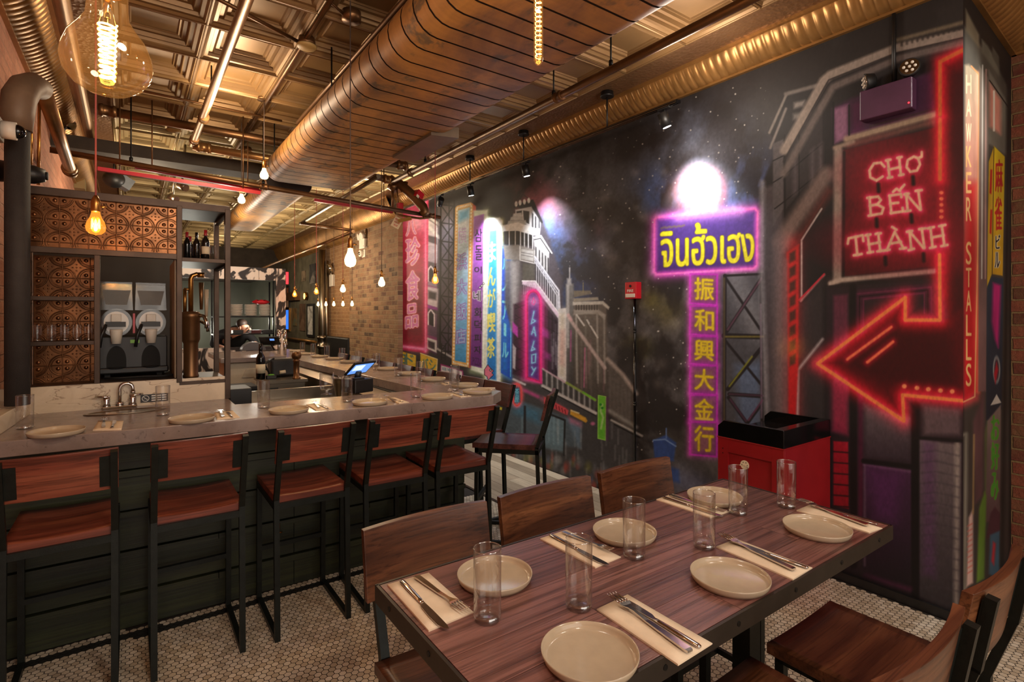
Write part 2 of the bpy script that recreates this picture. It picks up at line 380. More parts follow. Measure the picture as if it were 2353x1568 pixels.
# ---- floor: mosaic of hexagons on dark grout, a grey oak strip along the mural
def hex_material():
    s = NT('hex_mosaic_porcelain'); g = s.new('ShaderNodeNewGeometry')
    c = s.ramp(g.outputs['Random Per Island'], [(0.0, lin((186, 170, 146))), (0.5, lin((212, 198, 174))), (1.0, lin((228, 216, 196)))])
    v = s.coords(); c = s.mix(0.35, c, s.ramp(s.noise(v, 2.2, 5), [(0.35, (0.66, 0.62, 0.56)), (0.6, (1, 1, 1))]), 'MULTIPLY')
    return s.set(c, 0.28)
M['hex'] = hex_material()
M['hex_black'] = simple('hex_mosaic_black', (26, 24, 22), 0.3)
M['grout'] = simple('dark_grout', (40, 34, 28), 0.9)
struct(MB().bb((XL, -2.2, -0.06), (XR, 14.6, -0.0025)), 'floor', 'grout')
def hexes():
    p = 0.0275; rowh = p * math.sqrt(3) / 2; w, b = MB(), MB(); r = p / math.sqrt(3) * 0.90
    ang = [(math.sin(k * math.pi / 3) * r, math.cos(k * math.pi / 3) * r) for k in range(6)]
    j = 0; y = -0.75
    while y < 3.6:
        x = XL + 0.02 + (p / 2 if j % 2 else 0)
        while x < XR - 0.03:
            ok = (x < 2.26 or y < 1.9) and (y < 2.965 - 0.02 * x or x > 1.79) and (x < XM - 0.03 or y < 0.76)
            if ok and x < (4.14 if y < 0.757 else 3.1) and y > -0.75 + 0.0:
                yb = 2.965 - 0.02 * x
                tgt = b if (yb - 0.095 < y < yb - 0.045 and x < 1.8) else w
                tgt.add([(x + a, y + c, 0) for a, c in ang], [(5, 4, 3, 2, 1, 0)])
            x += p
        y += rowh; j += 1
    return w, b
hw, hb = hexes()
struct(hw, 'floor_mosaic', 'hex'); struct(hb, 'floor_mosaic_border', 'hex_black')
def planks():
    mb = MB(); rng = random.Random(3); x = 2.27; k = 0
    while x < 3.09:
        y = 1.9 - rng.random() * 0.0
        while y < 9.2:
            L = min(rng.uniform(0.8, 1.5), 9.2 - y); mb.bb((x + 0.001, y + 0.001, -0.002), (min(x + 0.118, 3.095), y + L - 0.001, 0.004)); y += L
        x += 0.12
    return mb
def plank_mat():
    s = NT('grey_oak_boards'); g = s.new('ShaderNodeNewGeometry'); v = s.coords((14, 1.2, 14))
    c = s.ramp(g.outputs['Random Per Island'], [(0, lin((128, 112, 92))), (0.5, lin((158, 142, 120))), (1, lin((186, 170, 146)))])
    n = s.noise(v, 2.5, 6, 0.7, 0.6); c = s.mix(0.7, c, s.ramp(n, [(0.3, (0.5,) * 3), (0.6, (1,) * 3)]), 'MULTIPLY'); return s.set(c, 0.42)
struct(planks(), 'floor_boards', plank_mat())
struct(MB().bb((2.245, 1.9, -0.002), (2.27, 9.2, 0.006)), 'floor_threshold', 'steel')

# ---- walls
M['brick_left'] = brick('painted_red_brick', [(176, 112, 84), (196, 132, 102), (208, 144, 112)], (184, 132, 104), axis='Y', dirt=(196, 140, 112), dirt_amt=0.6)
M['brick_pier'] = brick('weathered_brown_brick', [(70, 48, 38), (138, 104, 76), (160, 122, 90), (142, 104, 74), (100, 62, 46)], (150, 124, 92), axis='Y', dirt=(158, 134, 102), dirt_amt=0.6)
M['brick_light'] = brick('light_brown_brick', [(150, 108, 70), (172, 128, 88), (158, 116, 80)], (188, 152, 110), axis='Y', dirt=(150, 112, 76), dirt_amt=0.3)
M['brick_right'] = brick('old_red_brick_lime_mortar', [(96, 44, 32), (132, 64, 46), (140, 76, 52), (88, 38, 30)], (136, 108, 70), axis='Y', dirt=(120, 92, 58), dirt_amt=0.55, bw=0.21, bh=0.072)
struct(MB().bb((XL - 0.12, -2.2, -0.06), (XL, 14.6, ZC + .1)), 'wall_left', 'brick_left')
struct(MB().bb((XR, -2.2, -0.06), (XR + 0.12, 0.96, ZC + .1)), 'wall_alcove_right', 'brick_right')
struct(MB().bb((3.03, 6.97, 0), (3.25, 9.0, ZC)), 'wall_right_pier', 'brick_pier')
struct(MB().bb((3.12, 9.0, 0), (3.3, 10.75, ZC)), 'wall_right_rear', 'brick_light')
struct(MB().bb((3.12, 10.75, 0), (3.3, 14.6, ZC)), 'wall_right_plaster', 'wall_grey')
struct(MB().bb((XL, 14.4, 0), (3.2, 14.6, ZC)), 'wall_back', 'dark_plaster')
struct(MB().bb((XL - 0.12, -2.2, ZC + 0.09), (XR + 0.12, 14.6, ZC + 0.2)), 'ceiling_slab', 'dark_plaster')

# ---- pressed tin ceiling: stepped coffers on a grid
def tin_grid(x0, nx, y0, ny, p=0.475):
    mb = MB()
    steps = [(0.0, 0.0), (0.018, -0.010), (0.032, 0.004), (0.055, 0.006), (0.062, 0.028), (0.085, 0.030), (0.093, 0.018), (0.104, 0.044), (0.128, 0.046), (0.136, 0.060), (0.150, 0.056), (0.158, 0.066)]
    h = p / 2
    for i in range(nx):
        for j in range(ny):
            cx, cy = x0 + (i + 0.5) * p, y0 + (j + 0.5) * p; vs = []
            for d, z in steps:
                a = h - d * 0.8; z = z * 0.85; vs += [(cx - a, cy - a, ZC + z), (cx + a, cy - a, ZC + z), (cx + a, cy + a, ZC + z), (cx - a, cy + a, ZC + z)]
            fs = [(4 * k + q, 4 * k + (q + 1) % 4, 4 * k + 4 + (q + 1) % 4, 4 * k + 4 + q) for k in range(len(steps) - 1) for q in range(4)]
            n = len(vs) - 4; fs.append((n, n + 1, n + 2, n + 3)); mb.add(vs, fs)
        mb.tube([(x0 + i * p, y0, ZC - 0.004), (x0 + i * p, y0 + ny * p, ZC - 0.004)], 0.008, 6)
    mb.tube([(x0 + nx * p, y0, ZC - 0.004), (x0 + nx * p, y0 + ny * p, ZC - 0.004)], 0.008, 6)
    for j in range(ny + 1): mb.tube([(x0, y0 + j * p, ZC - 0.004), (x0 + nx * p, y0 + j * p, ZC - 0.004)], 0.008, 6)
    return mb
struct(tin_grid(-0.125, 6, -1.79, 15), 'ceiling', 'tin')
struct(tin_grid(-0.125, 6, 5.335, 19), 'ceiling_rear', 'tin_pale')
def embossed():
    s = NT('embossed_tin_border'); v = s.coords(); vo = s.new('ShaderNodeTexVoronoi'); vo.inputs['Scale'].default_value = 46; s.link(v, vo.inputs['Vector'])
    s.bump(vo.outputs['Distance'], 0.7, 0.006); c = s.ramp(s.noise(v, 3, 4), [(0.3, lin((126, 92, 64))), (0.7, lin((152, 114, 80)))])
    return s.set(c, 0.4, 0.6)
M['tin_border'] = embossed()
struct(MB().bb((2.725, -2.2, ZC), (XR, 14.5, ZC + 0.05)), 'ceiling_border_right', 'tin_border')
struct(MB().bb((XL, -2.2, ZC), (-0.125, 14.6, ZC + 0.05)), 'ceiling_border_left', 'tin_border')
# ---- cornices: a cove of rounded ribs
def cornice(p0, p1, inward, size=0.14, pitch=0.055, z0=2.93):
    """p0->p1 on the wall, inward = unit vector into the room; a ribbed quarter cove"""
    mb = MB(); p0, p1, inw = Vector(p0), Vector(p1), Vector(inward); L = (p1 - p0).length; d = (p1 - p0) / L
    n = max(2, int(L / pitch)); sub = 6; h = ZC - z0; m = 9; vs = []; cols = n * sub + 1
    for k in range(cols):
        s_ = k / sub; fr = s_ % 1.0; rib = 0.010 * (math.sqrt(max(0, 1 - (2 * fr - 1) ** 2)) if fr > 1e-6 else 0.0)
        for i in range(m + 1):
            a = math.pi / 2 * i / m
            r = rib * (math.sin(2 * a) ** 0.4 if 0 < i < m else 0)
            off = inw * (size * (1 - math.cos(a)) * 0.35 + size * math.sin(a) * 0.65 + r * 0.7) + Vector((0, 0, h * (0.2 * math.sin(a) + 0.8 * (1 - math.cos(a))) - r * 0.8))
            vs.append(p0 + d * (k * L / (cols - 1)) + off + Vector((0, 0, z0)))
    fs = [(k * (m + 1) + i, (k + 1) * (m + 1) + i, (k + 1) * (m + 1) + i + 1, k * (m + 1) + i + 1) for k in range(cols - 1) for i in range(m)]
    mb.add(vs, fs, True)
    mb.beam(p0 + inw * 0.012 + Vector((0, 0, z0 - 0.004)), p1 + inw * 0.012 + Vector((0, 0, z0 - 0.004)), 0.024, 0.014)
    mb.beam(p0 + inw * (size + 0.006) + Vector((0, 0, ZC - 0.008)), p1 + inw * (size + 0.006) + Vector((0, 0, ZC - 0.008)), 0.022, 0.02)
    return mb
struct(cornice((XM, 0.675, 0), (XM, 6.97, 0), (-1, 0, 0)), 'trim_1', 'gold')
struct(cornice((XM - .11, 0.782, 0), (XR, 0.835, 0), (0.03, -1, 0)), 'trim_2', 'gold')
struct(cornice((XR, -2.0, 0), (XR, 0.83, 0), (-1, 0, 0)), 'trim_3', 'gold')
struct(cornice((3.03, 6.97, 0), (3.03, 9.0, 0), (-1, 0, 0), z0=2.8, size=0.18), 'trim_4', 'gold')
struct(cornice((3.12, 9.0, 0), (3.12, 14.4, 0), (-1, 0, 0), z0=2.72, size=0.2, pitch=0.06), 'trim_5', 'gold')
struct(cornice((XL, -2.0, 0), (XL, 14.4, 0), (1, 0, 0), z0=2.9, size=0.17), 'trim_6', 'gold')
# ---- mural wall body, baseboards
struct(MB().bb((XM + 0.004, 0.792, 0), (XM + 0.15, 6.97, ZC)), 'wall_right', 'black')
struct(MB().prism([(XM + 0.006, 0.792, 0), (XR, 0.842, 0), (XR, 0.96, 0), (XM + 0.006, 0.93, 0)], (0, 0, ZC)), 'wall_return', 'black')
struct(MB().bb((XM - 0.016, 0.80, 0), (XM + 0.002, 1.9, 0.045)), 'baseboard_right', 'black')
# ---- beam across the room
struct(MB().bb((XL, 5.55, 2.765), (1.04, 5.8, 2.87)), 'ceiling_beam', 'dark_plaster')

# ================================================================== THE MURAL
# a spray-painted wall; the design is laid down as colour on a fine mesh of the wall surface.
# Design coordinates are image pixels; every wall vertex is projected through the camera.
rng = np.random.default_rng(5)
def vnoise(shape, cells, octaves=4, seed=0):
    r = np.random.default_rng(seed); out = np.zeros(shape, np.float32); amp = 1.0; tot = 0
    yy = np.linspace(0, 1, shape[0])[:, None]; xx = np.linspace(0, 1, shape[1])[None, :]
    for o in range(octaves):
        gy, gx = int(cells[0] * 2 ** o) + 2, int(cells[1] * 2 ** o) + 2; g = r.random((gy, gx)).astype(np.float32)
        fy = yy * (gy - 1.001); fx = xx * (gx - 1.001); iy = fy.astype(int); ix = fx.astype(int)
        ty = (fy - iy); tx = (fx - ix); ty = ty * ty * (3 - 2 * ty); tx = tx * tx * (3 - 2 * tx)
        a = g[iy, ix] * (1 - tx) + g[iy, ix + 1] * tx; b = g[iy + 1, ix] * (1 - tx) + g[iy + 1, ix + 1] * tx
        out += amp * (a * (1 - ty) + b * ty); tot += amp; amp *= 0.55
    return out / tot
class Canvas:
    def __init__(s, X, Y): s.X, s.Y = X.astype(np.float32), Y.astype(np.float32); s.C = np.zeros(X.shape + (3,), np.float32)
    def win(s, x0, y0, x1, y1):
        cols = np.where((s.X.max(0) >= x0) & (s.X.min(0) <= x1))[0]
        if not len(cols): return None
        c0, c1 = cols[0], cols[-1] + 1; yy = s.Y[:, c0:c1]
        rows = np.where((yy.max(1) >= y0) & (yy.min(1) <= y1))[0]
        if not len(rows): return None
        return slice(rows[0], rows[-1] + 1), slice(c0, c1)
    def put(s, w, a, col, mode='over'):
        a = np.clip(a, 0, None)[..., None]; c = np.array(col, np.float32) / 255.0 if not isinstance(col, np.ndarray) else col / 255.0
        if mode == 'over': a = np.minimum(a, 1); s.C[w] = s.C[w] * (1 - a) + c * a
        elif mode == 'add': s.C[w] = 1 - (1 - np.clip(s.C[w], 0, 1)) * (1 - np.clip(c * a, 0, 1))
        elif mode == 'mul': s.C[w] = s.C[w] * (1 - np.minimum(a, 1) * (1 - c))
    def segdist(s, w, pts, closed=False):
        X, Y = s.X[w], s.Y[w]; d = np.full(X.shape, 1e9, np.float32); P = list(pts) + ([pts[0]] if closed else [])
        for (ax, ay), (bx, by) in zip(P[:-1], P[1:]):
            vx, vy = bx - ax, by - ay; L = vx * vx + vy * vy + 1e-9
            t = np.clip(((X - ax) * vx + (Y - ay) * vy) / L, 0, 1); d = np.minimum(d, (X - ax - t * vx) ** 2 + (Y - ay - t * vy) ** 2)
        return np.sqrt(d)
    def inside(s, w, pts):
        X, Y = s.X[w], s.Y[w]; r = np.zeros(X.shape, bool)
        for (ax, ay), (bx, by) in zip(pts, pts[1:] + pts[:1]):
            c = (ay > Y) != (by > Y); r ^= c & (X < (bx - ax) * (Y - ay) / (by - ay + 1e-9) + ax)
        return r
    def box(s, pts, m):
        xs = [p[0] for p in pts]; ys = [p[1] for p in pts]; return s.win(min(xs) - m, min(ys) - m, max(xs) + m, max(ys) + m)
    def poly(s, pts, col, soft=1.2, a=1.0, col2=None, axis='y', mode='over', tex=None):
        w = s.box(pts, soft * 2)
        if w is None: return
        d = s.segdist(w, pts, True); sd = np.where(s.inside(w, pts), -d, d); al = np.clip(0.5 - sd / (2 * soft), 0, 1) * a
        if tex is not None: al = al * tex[w]
        if col2 is not None:
            q = s.Y[w] if axis == 'y' else s.X[w]; v = [p[1 if axis == 'y' else 0] for p in pts]
            t = np.clip((q - min(v)) / (max(v) - min(v)), 0, 1)[..., None]; col = np.array(col, np.float32) * (1 - t) + np.array(col2, np.float32) * t
        s.put(w, al, col, mode)
    def line(s, pts, wd, col, soft=1.0, a=1.0, closed=False, mode='over'):
        w = s.box(pts, wd + soft * 2)
        if w is None: return
        s.put(w, np.clip(0.5 - (s.segdist(w, pts, closed) - wd / 2) / (2 * soft), 0, 1) * a, col, mode)
    def glow(s, pts, r, col, a=1.0, closed=False, mode='add'):
        w = s.box(pts, r * 2.6)
        if w is None: return
        d = s.segdist(w, pts, closed) if len(pts) > 1 else np.hypot(s.X[w] - pts[0][0], s.Y[w] - pts[0][1]); s.put(w, np.exp(-(d / r) ** 2) * a, col, mode)
    def ell(s, c, rx, ry, col, soft=0.1, a=1.0, mode='over'):
        w = s.win(c[0] - rx * (1 + soft) - 2, c[1] - ry * (1 + soft) - 2, c[0] + rx * (1 + soft) + 2, c[1] + ry * (1 + soft) + 2)
        if w is None: return
        q = np.hypot((s.X[w] - c[0]) / rx, (s.Y[w] - c[1]) / ry); s.put(w, np.clip((1 + soft - q) / (2 * soft), 0, 1) * a, col, mode)
    def neon(s, pts, wd, core, halo, r=10, closed=False, a=0.9):
        s.glow(pts, r, halo, a, closed); s.glow(pts, r * 0.45, halo, a * 0.7, closed); s.line(pts, wd, core, 0.9, 1.0, closed)
    def glyph(s, txt, box, col, halo=None, hr=4, bold=0.02, outline=None, shear=0.0, skew=0.0, a=1.0):
        """a written character fitted into box (x0,y0,x1,y1); skew = vertical drop over its width"""
        x0, y0, x1, y1 = box; me = text_mesh(txt, 1.0, 0.0, shear=shear)
        if not len(me.vertices): return
        me.calc_loop_triangles(); V = np.array([v.co[:2] for v in me.vertices], np.float32); lo, hi = V.min(0), V.max(0)
        V = (V - lo) / np.maximum(hi - lo, 1e-6); PXs = np.stack([x0 + V[:, 0] * (x1 - x0), y1 - V[:, 1] * (y1 - y0) + (V[:, 0] - 0.5) * skew], 1)
        w = s.win(x0 - hr * 3, y0 - hr * 3 - abs(skew), x1 + hr * 3, y1 + hr * 3 + abs(skew))
        if w is None: return
        SS = 3; W0, H0 = x0 - hr * 3 - 2, y0 - hr * 3 - abs(skew) - 2; nw, nh = int((x1 - x0 + hr * 6 + 4) * SS), int((y1 - y0 + hr * 6 + 4 + 2 * abs(skew)) * SS)
        bm = np.zeros((nh + 2, nw + 2), np.float32)
        for t in me.loop_triangles:
            p = (PXs[list(t.vertices)] - (W0, H0)) * SS; bx0, by0 = np.floor(p.min(0)).astype(int); bx1, by1 = np.ceil(p.max(0)).astype(int) + 1
            bx0, by0 = max(bx0, 0), max(by0, 0); gx, gy = np.meshgrid(np.arange(bx0, min(bx1, nw)) + 0.5, np.arange(by0, min(by1, nh)) + 0.5)
            if gx.size == 0: continue
            e = [(p[(k + 1) % 3][0] - p[k][0]) * (gy - p[k][1]) - (p[(k + 1) % 3][1] - p[k][1]) * (gx - p[k][0]) for k in range(3)]
            ins = ((e[0] >= 0) & (e[1] >= 0) & (e[2] >= 0)) | ((e[0] <= 0) & (e[1] <= 0) & (e[2] <= 0))
            sub = bm[by0:by0 + gx.shape[0], bx0:bx0 + gx.shape[1]]; sub[ins] = 1
        bpy.data.meshes.remove(me)
        def blur(b, r):
            r = max(1, int(r))
            for _ in range(3):
                for ax in (0, 1):
                    c = np.cumsum(np.pad(b, [(r + 1, r) if k == ax else (0, 0) for k in (0, 1)], mode='edge'), ax)
                    b = (np.take(c, range(2 * r + 1, c.shape[ax]), ax) - np.take(c, range(0, c.shape[ax] - 2 * r - 1), ax)) / (2 * r + 1)
            return b
        if bold > 0.001:      # brush weight
            bm = np.clip(blur(bm, max(1, bold * 0.55 * (y1 - y0) / max(1, len(txt) ** 0.0) * SS)) * 5.0 - 0.7, 0, 1)
        ix = np.clip(((s.X[w] - W0) * SS).astype(int), 0, nw); iy = np.clip(((s.Y[w] - H0) * SS).astype(int), 0, nh)
        if halo is not None:
            s.put(w, np.clip(blur(bm, hr * SS * 0.6)[iy, ix] * 1.9, 0, 1) * 0.95, halo, 'over')
        if outline is not None: s.put(w, np.clip(blur(bm, 1.1 * SS)[iy, ix] * 4.0, 0, 1), outline)
        s.put(w, blur(bm, 1)[iy, ix] * a, col)
def wall_mesh(name, cv, pos, rough=0.4):
    nr, nc = cv.X.shape; me = bpy.data.meshes.new(name); V = pos.reshape(-1, 3).astype(np.float32)
    idx = np.arange(nr * nc).reshape(nr, nc); F = np.stack([idx[:-1, :-1], idx[1:, :-1], idx[1:, 1:], idx[:-1, 1:]], -1).reshape(-1, 4)
    me.vertices.add(len(V)); me.vertices.foreach_set('co', V.ravel()); me.loops.add(F.size); me.loops.foreach_set('vertex_index', F.ravel().astype(np.int32))
    me.polygons.add(len(F)); me.polygons.foreach_set('loop_start', np.arange(0, F.size, 4, dtype=np.int32)); me.polygons.foreach_set('loop_total', np.full(len(F), 4, np.int32))
    me.update(calc_edges=True)
    c = np.clip(cv.C, 0, 1); L = np.where(c <= 0.04045, c / 12.92, ((c + 0.055) / 1.055) ** 2.4) * PAINT
    at = me.color_attributes.new('paint', 'FLOAT_COLOR', 'POINT'); at.data.foreach_set('color', np.concatenate([L, np.ones(L.shape[:2] + (1,))], -1).astype(np.float32).ravel())
    s = NT(name + '_paint'); n = s.new('ShaderNodeAttribute'); n.attribute_name = 'paint'
    s.set(n.outputs['Color'], rough, **{'Specular IOR Level': 0.35}); me.materials.append(s.m)
    o = bpy.data.objects.new(name, me); S.collection.objects.link(o); o['kind'] = 'structure'; return o
PAINT = 0.80

# ---- mural on the long wall
YC = 0.785
def paint_mural():
    nc, nr = 1120, 820
    us = np.linspace(921.0, proj((XM, YC, 1.0))[0], nc); Yw = np.array([Px(u, 700, XM)[1] for u in us]); Yw[0] = 6.97; Yw[-1] = YC
    zs = np.linspace(0.0, 2.935, nr); pos = np.zeros((nr, nc, 3)); pos[..., 0] = XM; pos[..., 1] = Yw[None]; pos[..., 2] = zs[:, None]
    dep = XM * _Fw[0] + Yw * _Fw[1]; SX = np.broadcast_to((CX + FPX * (XM * _Rt[0] + Yw * _Rt[1]) / dep)[None], (nr, nc))
    SY = HY - FPX * (zs[:, None] - EYE) / dep[None]
    cv = Canvas(SX, SY); n1 = vnoise((nr, nc), (7, 14), 5, 1); n2 = vnoise((nr, nc), (12, 26), 5, 2); n3 = vnoise((nr, nc), (5, 10), 4, 3); fine = vnoise((nr, nc), (160, 260), 2, 9)
    full = (slice(0, nr), slice(0, nc))
    # night sky with nebula; first grey blob paints in the spotlight's wash
    cv.C[:] = np.array([38, 33, 32]) / 255.0; low = np.clip((SY - 210 - 0.22 * (2219 - SX)) / 330, 0.12, 1)
    cv.put(full, np.clip((n1 - 0.44) * 3.0, 0, 0.85) * low, (82, 78, 78)); cv.put(full, np.clip((n2 - 0.50) * 3.4, 0, 0.65) * low, (108, 104, 104))
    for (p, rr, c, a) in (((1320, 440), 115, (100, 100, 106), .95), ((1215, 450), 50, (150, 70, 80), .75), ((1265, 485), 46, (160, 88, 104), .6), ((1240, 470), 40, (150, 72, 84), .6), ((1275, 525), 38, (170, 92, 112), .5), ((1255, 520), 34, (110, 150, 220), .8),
                          ((1285, 560), 46, (90, 130, 200), .8), ((1320, 600), 60, (74, 104, 176), .8), ((1300, 660), 50, (54, 76, 134), .8), ((1350, 650), 60, (60, 66, 100), .6), ((1380, 560), 60, (70, 74, 92), .5), ((1400, 480), 80, (80, 78, 80), .4),
                          ((1330, 560), 26, (190, 90, 110), .5), ((1290, 690), 34, (50, 80, 140), .6), ((1360, 520), 30, (150, 70, 80), .25), ((1375, 620), 26, (120, 60, 70), .35),
                          ((1720, 420), 64, (96, 122, 204), 1.1), ((1690, 470), 40, (84, 110, 190), .7), ((1525, 440), 56, (70, 96, 160), .95), ((1560, 330), 80, (94, 100, 120), .7), ((1660, 320), 70, (92, 100, 124), .7),
                          ((1540, 720), 34, (96, 84, 30), .5), ((1497, 690), 26, (110, 100, 34), .5), ((1480, 800), 22, (100, 96, 34), .45), ((1450, 790), 20, (90, 84, 30), .35), ((1550, 1000), 30, (90, 84, 50), .3)):
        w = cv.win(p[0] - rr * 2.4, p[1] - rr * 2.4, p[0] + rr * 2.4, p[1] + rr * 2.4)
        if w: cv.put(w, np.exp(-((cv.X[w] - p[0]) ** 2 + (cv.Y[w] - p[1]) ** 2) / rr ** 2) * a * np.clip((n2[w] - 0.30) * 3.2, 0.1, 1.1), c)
    rs = random.Random(4)
    for _ in range(420):
        x, y = rs.uniform(1190, 1760), rs.uniform(200, 1050); q = rs.random(); cv.ell((x, y), 0.8 + q * 0.9, 0.8 + q * 0.9, (215, 210, 200), 0.6, 0.35 + 0.6 * q)
    for _ in range(60):
        x, y = rs.uniform(1900, 2200), rs.uniform(900, 1330); cv.ell((x, y), 0.9, 1.1, (215, 200, 200), 0.6, 0.6)
    for _ in range(26):
        x, y = rs.uniform(1370, 1560), rs.uniform(390, 900); cv.glow([(x, y)], rs.uniform(8, 20), (120, 112, 104), 0.32)
    L, P, G = cv.line, cv.poly, cv.glow
    W_, B_ = (232, 230, 228), (18, 16, 17)
    # ---------- left end: towers and hanging signs
    P([(921, 430), (1180, 430), (1180, 1010), (921, 900)], (40, 37, 40), 6, .8)
    P([(978, 500), (1007, 520), (1004, 818), (976, 800)], (225, 215, 220), 2, 1, (70, 40, 72))
    for y in (540, 600, 655, 700, 770): P([(981, y), (1004, y + 6), (1004, y + 22), (981, y + 15)], (150, 60, 120) if y % 20 else (60, 54, 60), 2, .8)
    for a, b in ((498, 516), (520, 546)): L([(984, a), (1009, b)], 7, W_, 1.5, .95)
    for y in (612, 712): L([(984, y + 34), (984, y + 8), (990, y), (998, y + 10), (998, y + 38)], 3, (240, 230, 236), 1); P([(986, y + 34), (986, y + 10), (990, y + 4), (996, y + 12), (996, y + 38)], (26, 20, 28), 1)
    P([(980, 775), (1004, 783), (1004, 812), (980, 800)], (225, 220, 222), 1.5); P([(983, 782), (999, 788), (999, 804), (983, 798)], (54, 44, 54), 2)
    P([(980, 658), (1008, 664), (1006, 708), (980, 700)], (214, 200, 208), 2); P([(984, 668), (1003, 673), (1002, 690), (984, 686)], (60, 54, 58), 3); P([(980, 700), (1006, 708), (1006, 714), (980, 708)], (150, 50, 150), 2)
    P([(1008, 470), (1047, 480), (1040, 830), (1006, 830)], (96, 92, 98), 4, .9, (70, 52, 72))
    P([(1006, 470), (1050, 470), (1046, 520), (1006, 520)], (96, 84, 88), 5, .8)
    for x in (1011, 1030, 1042): L([(x + 2, 462), (x, 830)], 4 if x != 1030 else 2.4, B_, .8)
    for i in range(9):
        y = 470 + i * 42; L([(1012, y), (1042, y + 42)], 2.6, B_, .8); L([(1042, y + 4), (1012, y + 46)], 2.2, B_, .8); L([(1011, y), (1043, y + 4)], 3, B_, .8)
    P([(1004, 800), (1046, 820), (1046, 905), (1004, 880)], (46, 40, 44), 2); L([(1005, 802), (1046, 826)], 5, (200, 196, 196), 1.5, .8)
    for x in (1015, 1024): L([(x, 790), (x - 1, 828)], 2, B_, .7)
    for y in range(794, 826, 7): L([(1015, y), (1023, y + 1)], 1.6, B_, .6)
    # red sign
    P([(975, 446), (985, 452), (981, 806), (975, 812)], (226, 60, 96), 1.4, 1, (200, 20, 60)); P([(922, 462), (976, 446), (976, 812), (921, 804)], (214, 56, 100), 1.2, 1, (134, 14, 46))
    P([(930, 640), (969, 632), (969, 770), (930, 772)], (112, 10, 36), 10, .8)
    G([(955, 512)], 24, (255, 170, 190), .9); L([(978, 450), (978, 808)], 3.4, (255, 120, 160), 1.4); G([(978, 450), (978, 808)], 6, (255, 60, 110), .7); L([(922, 796), (977, 803)], 6, (255, 120, 176), 2.2); G([(922, 798), (977, 804)], 9, (255, 70, 130), .7)
    for t, b in (('八', (933, 508, 956, 541)), ('珍', (933, 545, 964, 610)), ('食', (933, 622, 963, 690)), ('品', (932, 699, 960, 754))): cv.glyph(t, b, (226, 128, 190), (255, 70, 90), 4, .03, (255, 222, 226), skew=-5)
    # yellow shop boards
    P([(916, 806), (956, 817), (955, 848), (916, 838)], (226, 190, 62), 1); P([(966, 812), (1005, 826), (1003, 858), (966, 848)], (226, 186, 60), 1); L([(966, 812), (1005, 826), (1003, 858)], 2, (240, 224, 170), .7)
    cv.glyph('ヨ', (917, 814, 932, 836), (74, 124, 128), None, 2, .03, skew=4); cv.glyph('ド', (933, 814, 950, 841), (74, 124, 128), None, 2, .03, skew=4); cv.glyph('バ', (969, 822, 984, 850), (74, 124, 128), None, 2, .03, skew=5); cv.glyph('シ', (986, 828, 1001, 853), (74, 124, 128), None, 2, .03, skew=5)
    P([(1012, 836), (1064, 852), (1066, 870), (1011, 866)], (150, 40, 110), 1); P([(1014, 840), (1062, 854), (1062, 870), (1013, 866)], (226, 216, 216), .8)
    cv.glyph('横浜', (1017, 857, 1058, 872), (226, 66, 126), None, 1, .03, skew=6); cv.glyph('KOEI NOMI', (1016, 846, 1040, 853), (120, 150, 170), None, 1, .01, skew=4)
    # light blue hotel sign with lamps
    P([(1084, 466), (1094, 474), (1084, 846), (1076, 846)], (206, 92, 70), 1.2, 1, (170, 40, 44)); P([(1046, 478), (1050, 473), (1082, 465), (1087, 470), (1078, 845), (1038, 838)], (232, 178, 96), 1)
    P([(1053, 484), (1079, 477), (1071, 834), (1045, 829)], (236, 238, 242), .8, 1, (66, 150, 208)); P([(1054, 486), (1079, 479), (1078, 500), (1053, 512)], (90, 170, 214), 6, .9)
    for i in range(46):
        t = i / 45; cv.ell((1050 - 8 * t, 482 + 350 * t), 1.7, 2.6, (250, 236, 206), .4); cv.ell((1083 - 8 * t, 474 + 362 * t), 1.7, 2.6, (250, 236, 206), .4)
    for i in range(9): cv.ell((1051 + i * 3.7, 478 - i), 1.4, 2.2, (250, 240, 216), .4); cv.ell((1043 + i * 3.7, 834 + i * .9), 1.4, 2.2, (250, 240, 216), .4)
    cv.glyph('横', (1052, 522, 1072, 560), (196, 172, 226), None, 1, .0, skew=-3)
    for t, b in (('浜', (1050, 583, 1072, 620)), ('大', (1050, 642, 1072, 677)), ('飯', (1049, 697, 1071, 735)), ('店', (1047, 756, 1070, 790))): cv.glyph(t, b, (150, 190, 226), None, 1, .03, (150, 86, 176), skew=-3)
    # purple pizza sign
    P([(1088, 484), (1121, 482), (1114, 862), (1082, 850)], (224, 236, 214), 2.5); G([(1119, 486), (1112, 858), (1084, 852)], 9, (206, 240, 170), .55)
    P([(1089, 498), (1112, 492), (1107, 846), (1081, 840)], (168, 92, 196), 1.6, 1, (98, 34, 116))
    for t, b in (('삼', (1091, 526, 1108, 556)), ('돌', (1092, 564, 1108, 598)), ('이', (1090, 613, 1107, 629)), ('화', (1090, 707, 1107, 730)), ('덕', (1090, 736, 1107, 760)), ('피', (1090, 768, 1105, 787)), ('자', (1089, 796, 1106, 813))): cv.glyph(t, b, (36, 24, 40), None, 1, .012)
    cv.glyph('네', (1088, 668, 1104, 692), (36, 24, 40), None, 1, .02, (226, 220, 226)); cv.glyph('PIZZA', (1086, 823, 1106, 840), (64, 22, 74), None, 1, .0, skew=4)
    for p in ((1103, 661), (1107, 657), (1111, 652)): cv.ell(p, 2.4, 2.8, B_, .3); cv.ell(p, 1.4, 1.7, W_, .3)
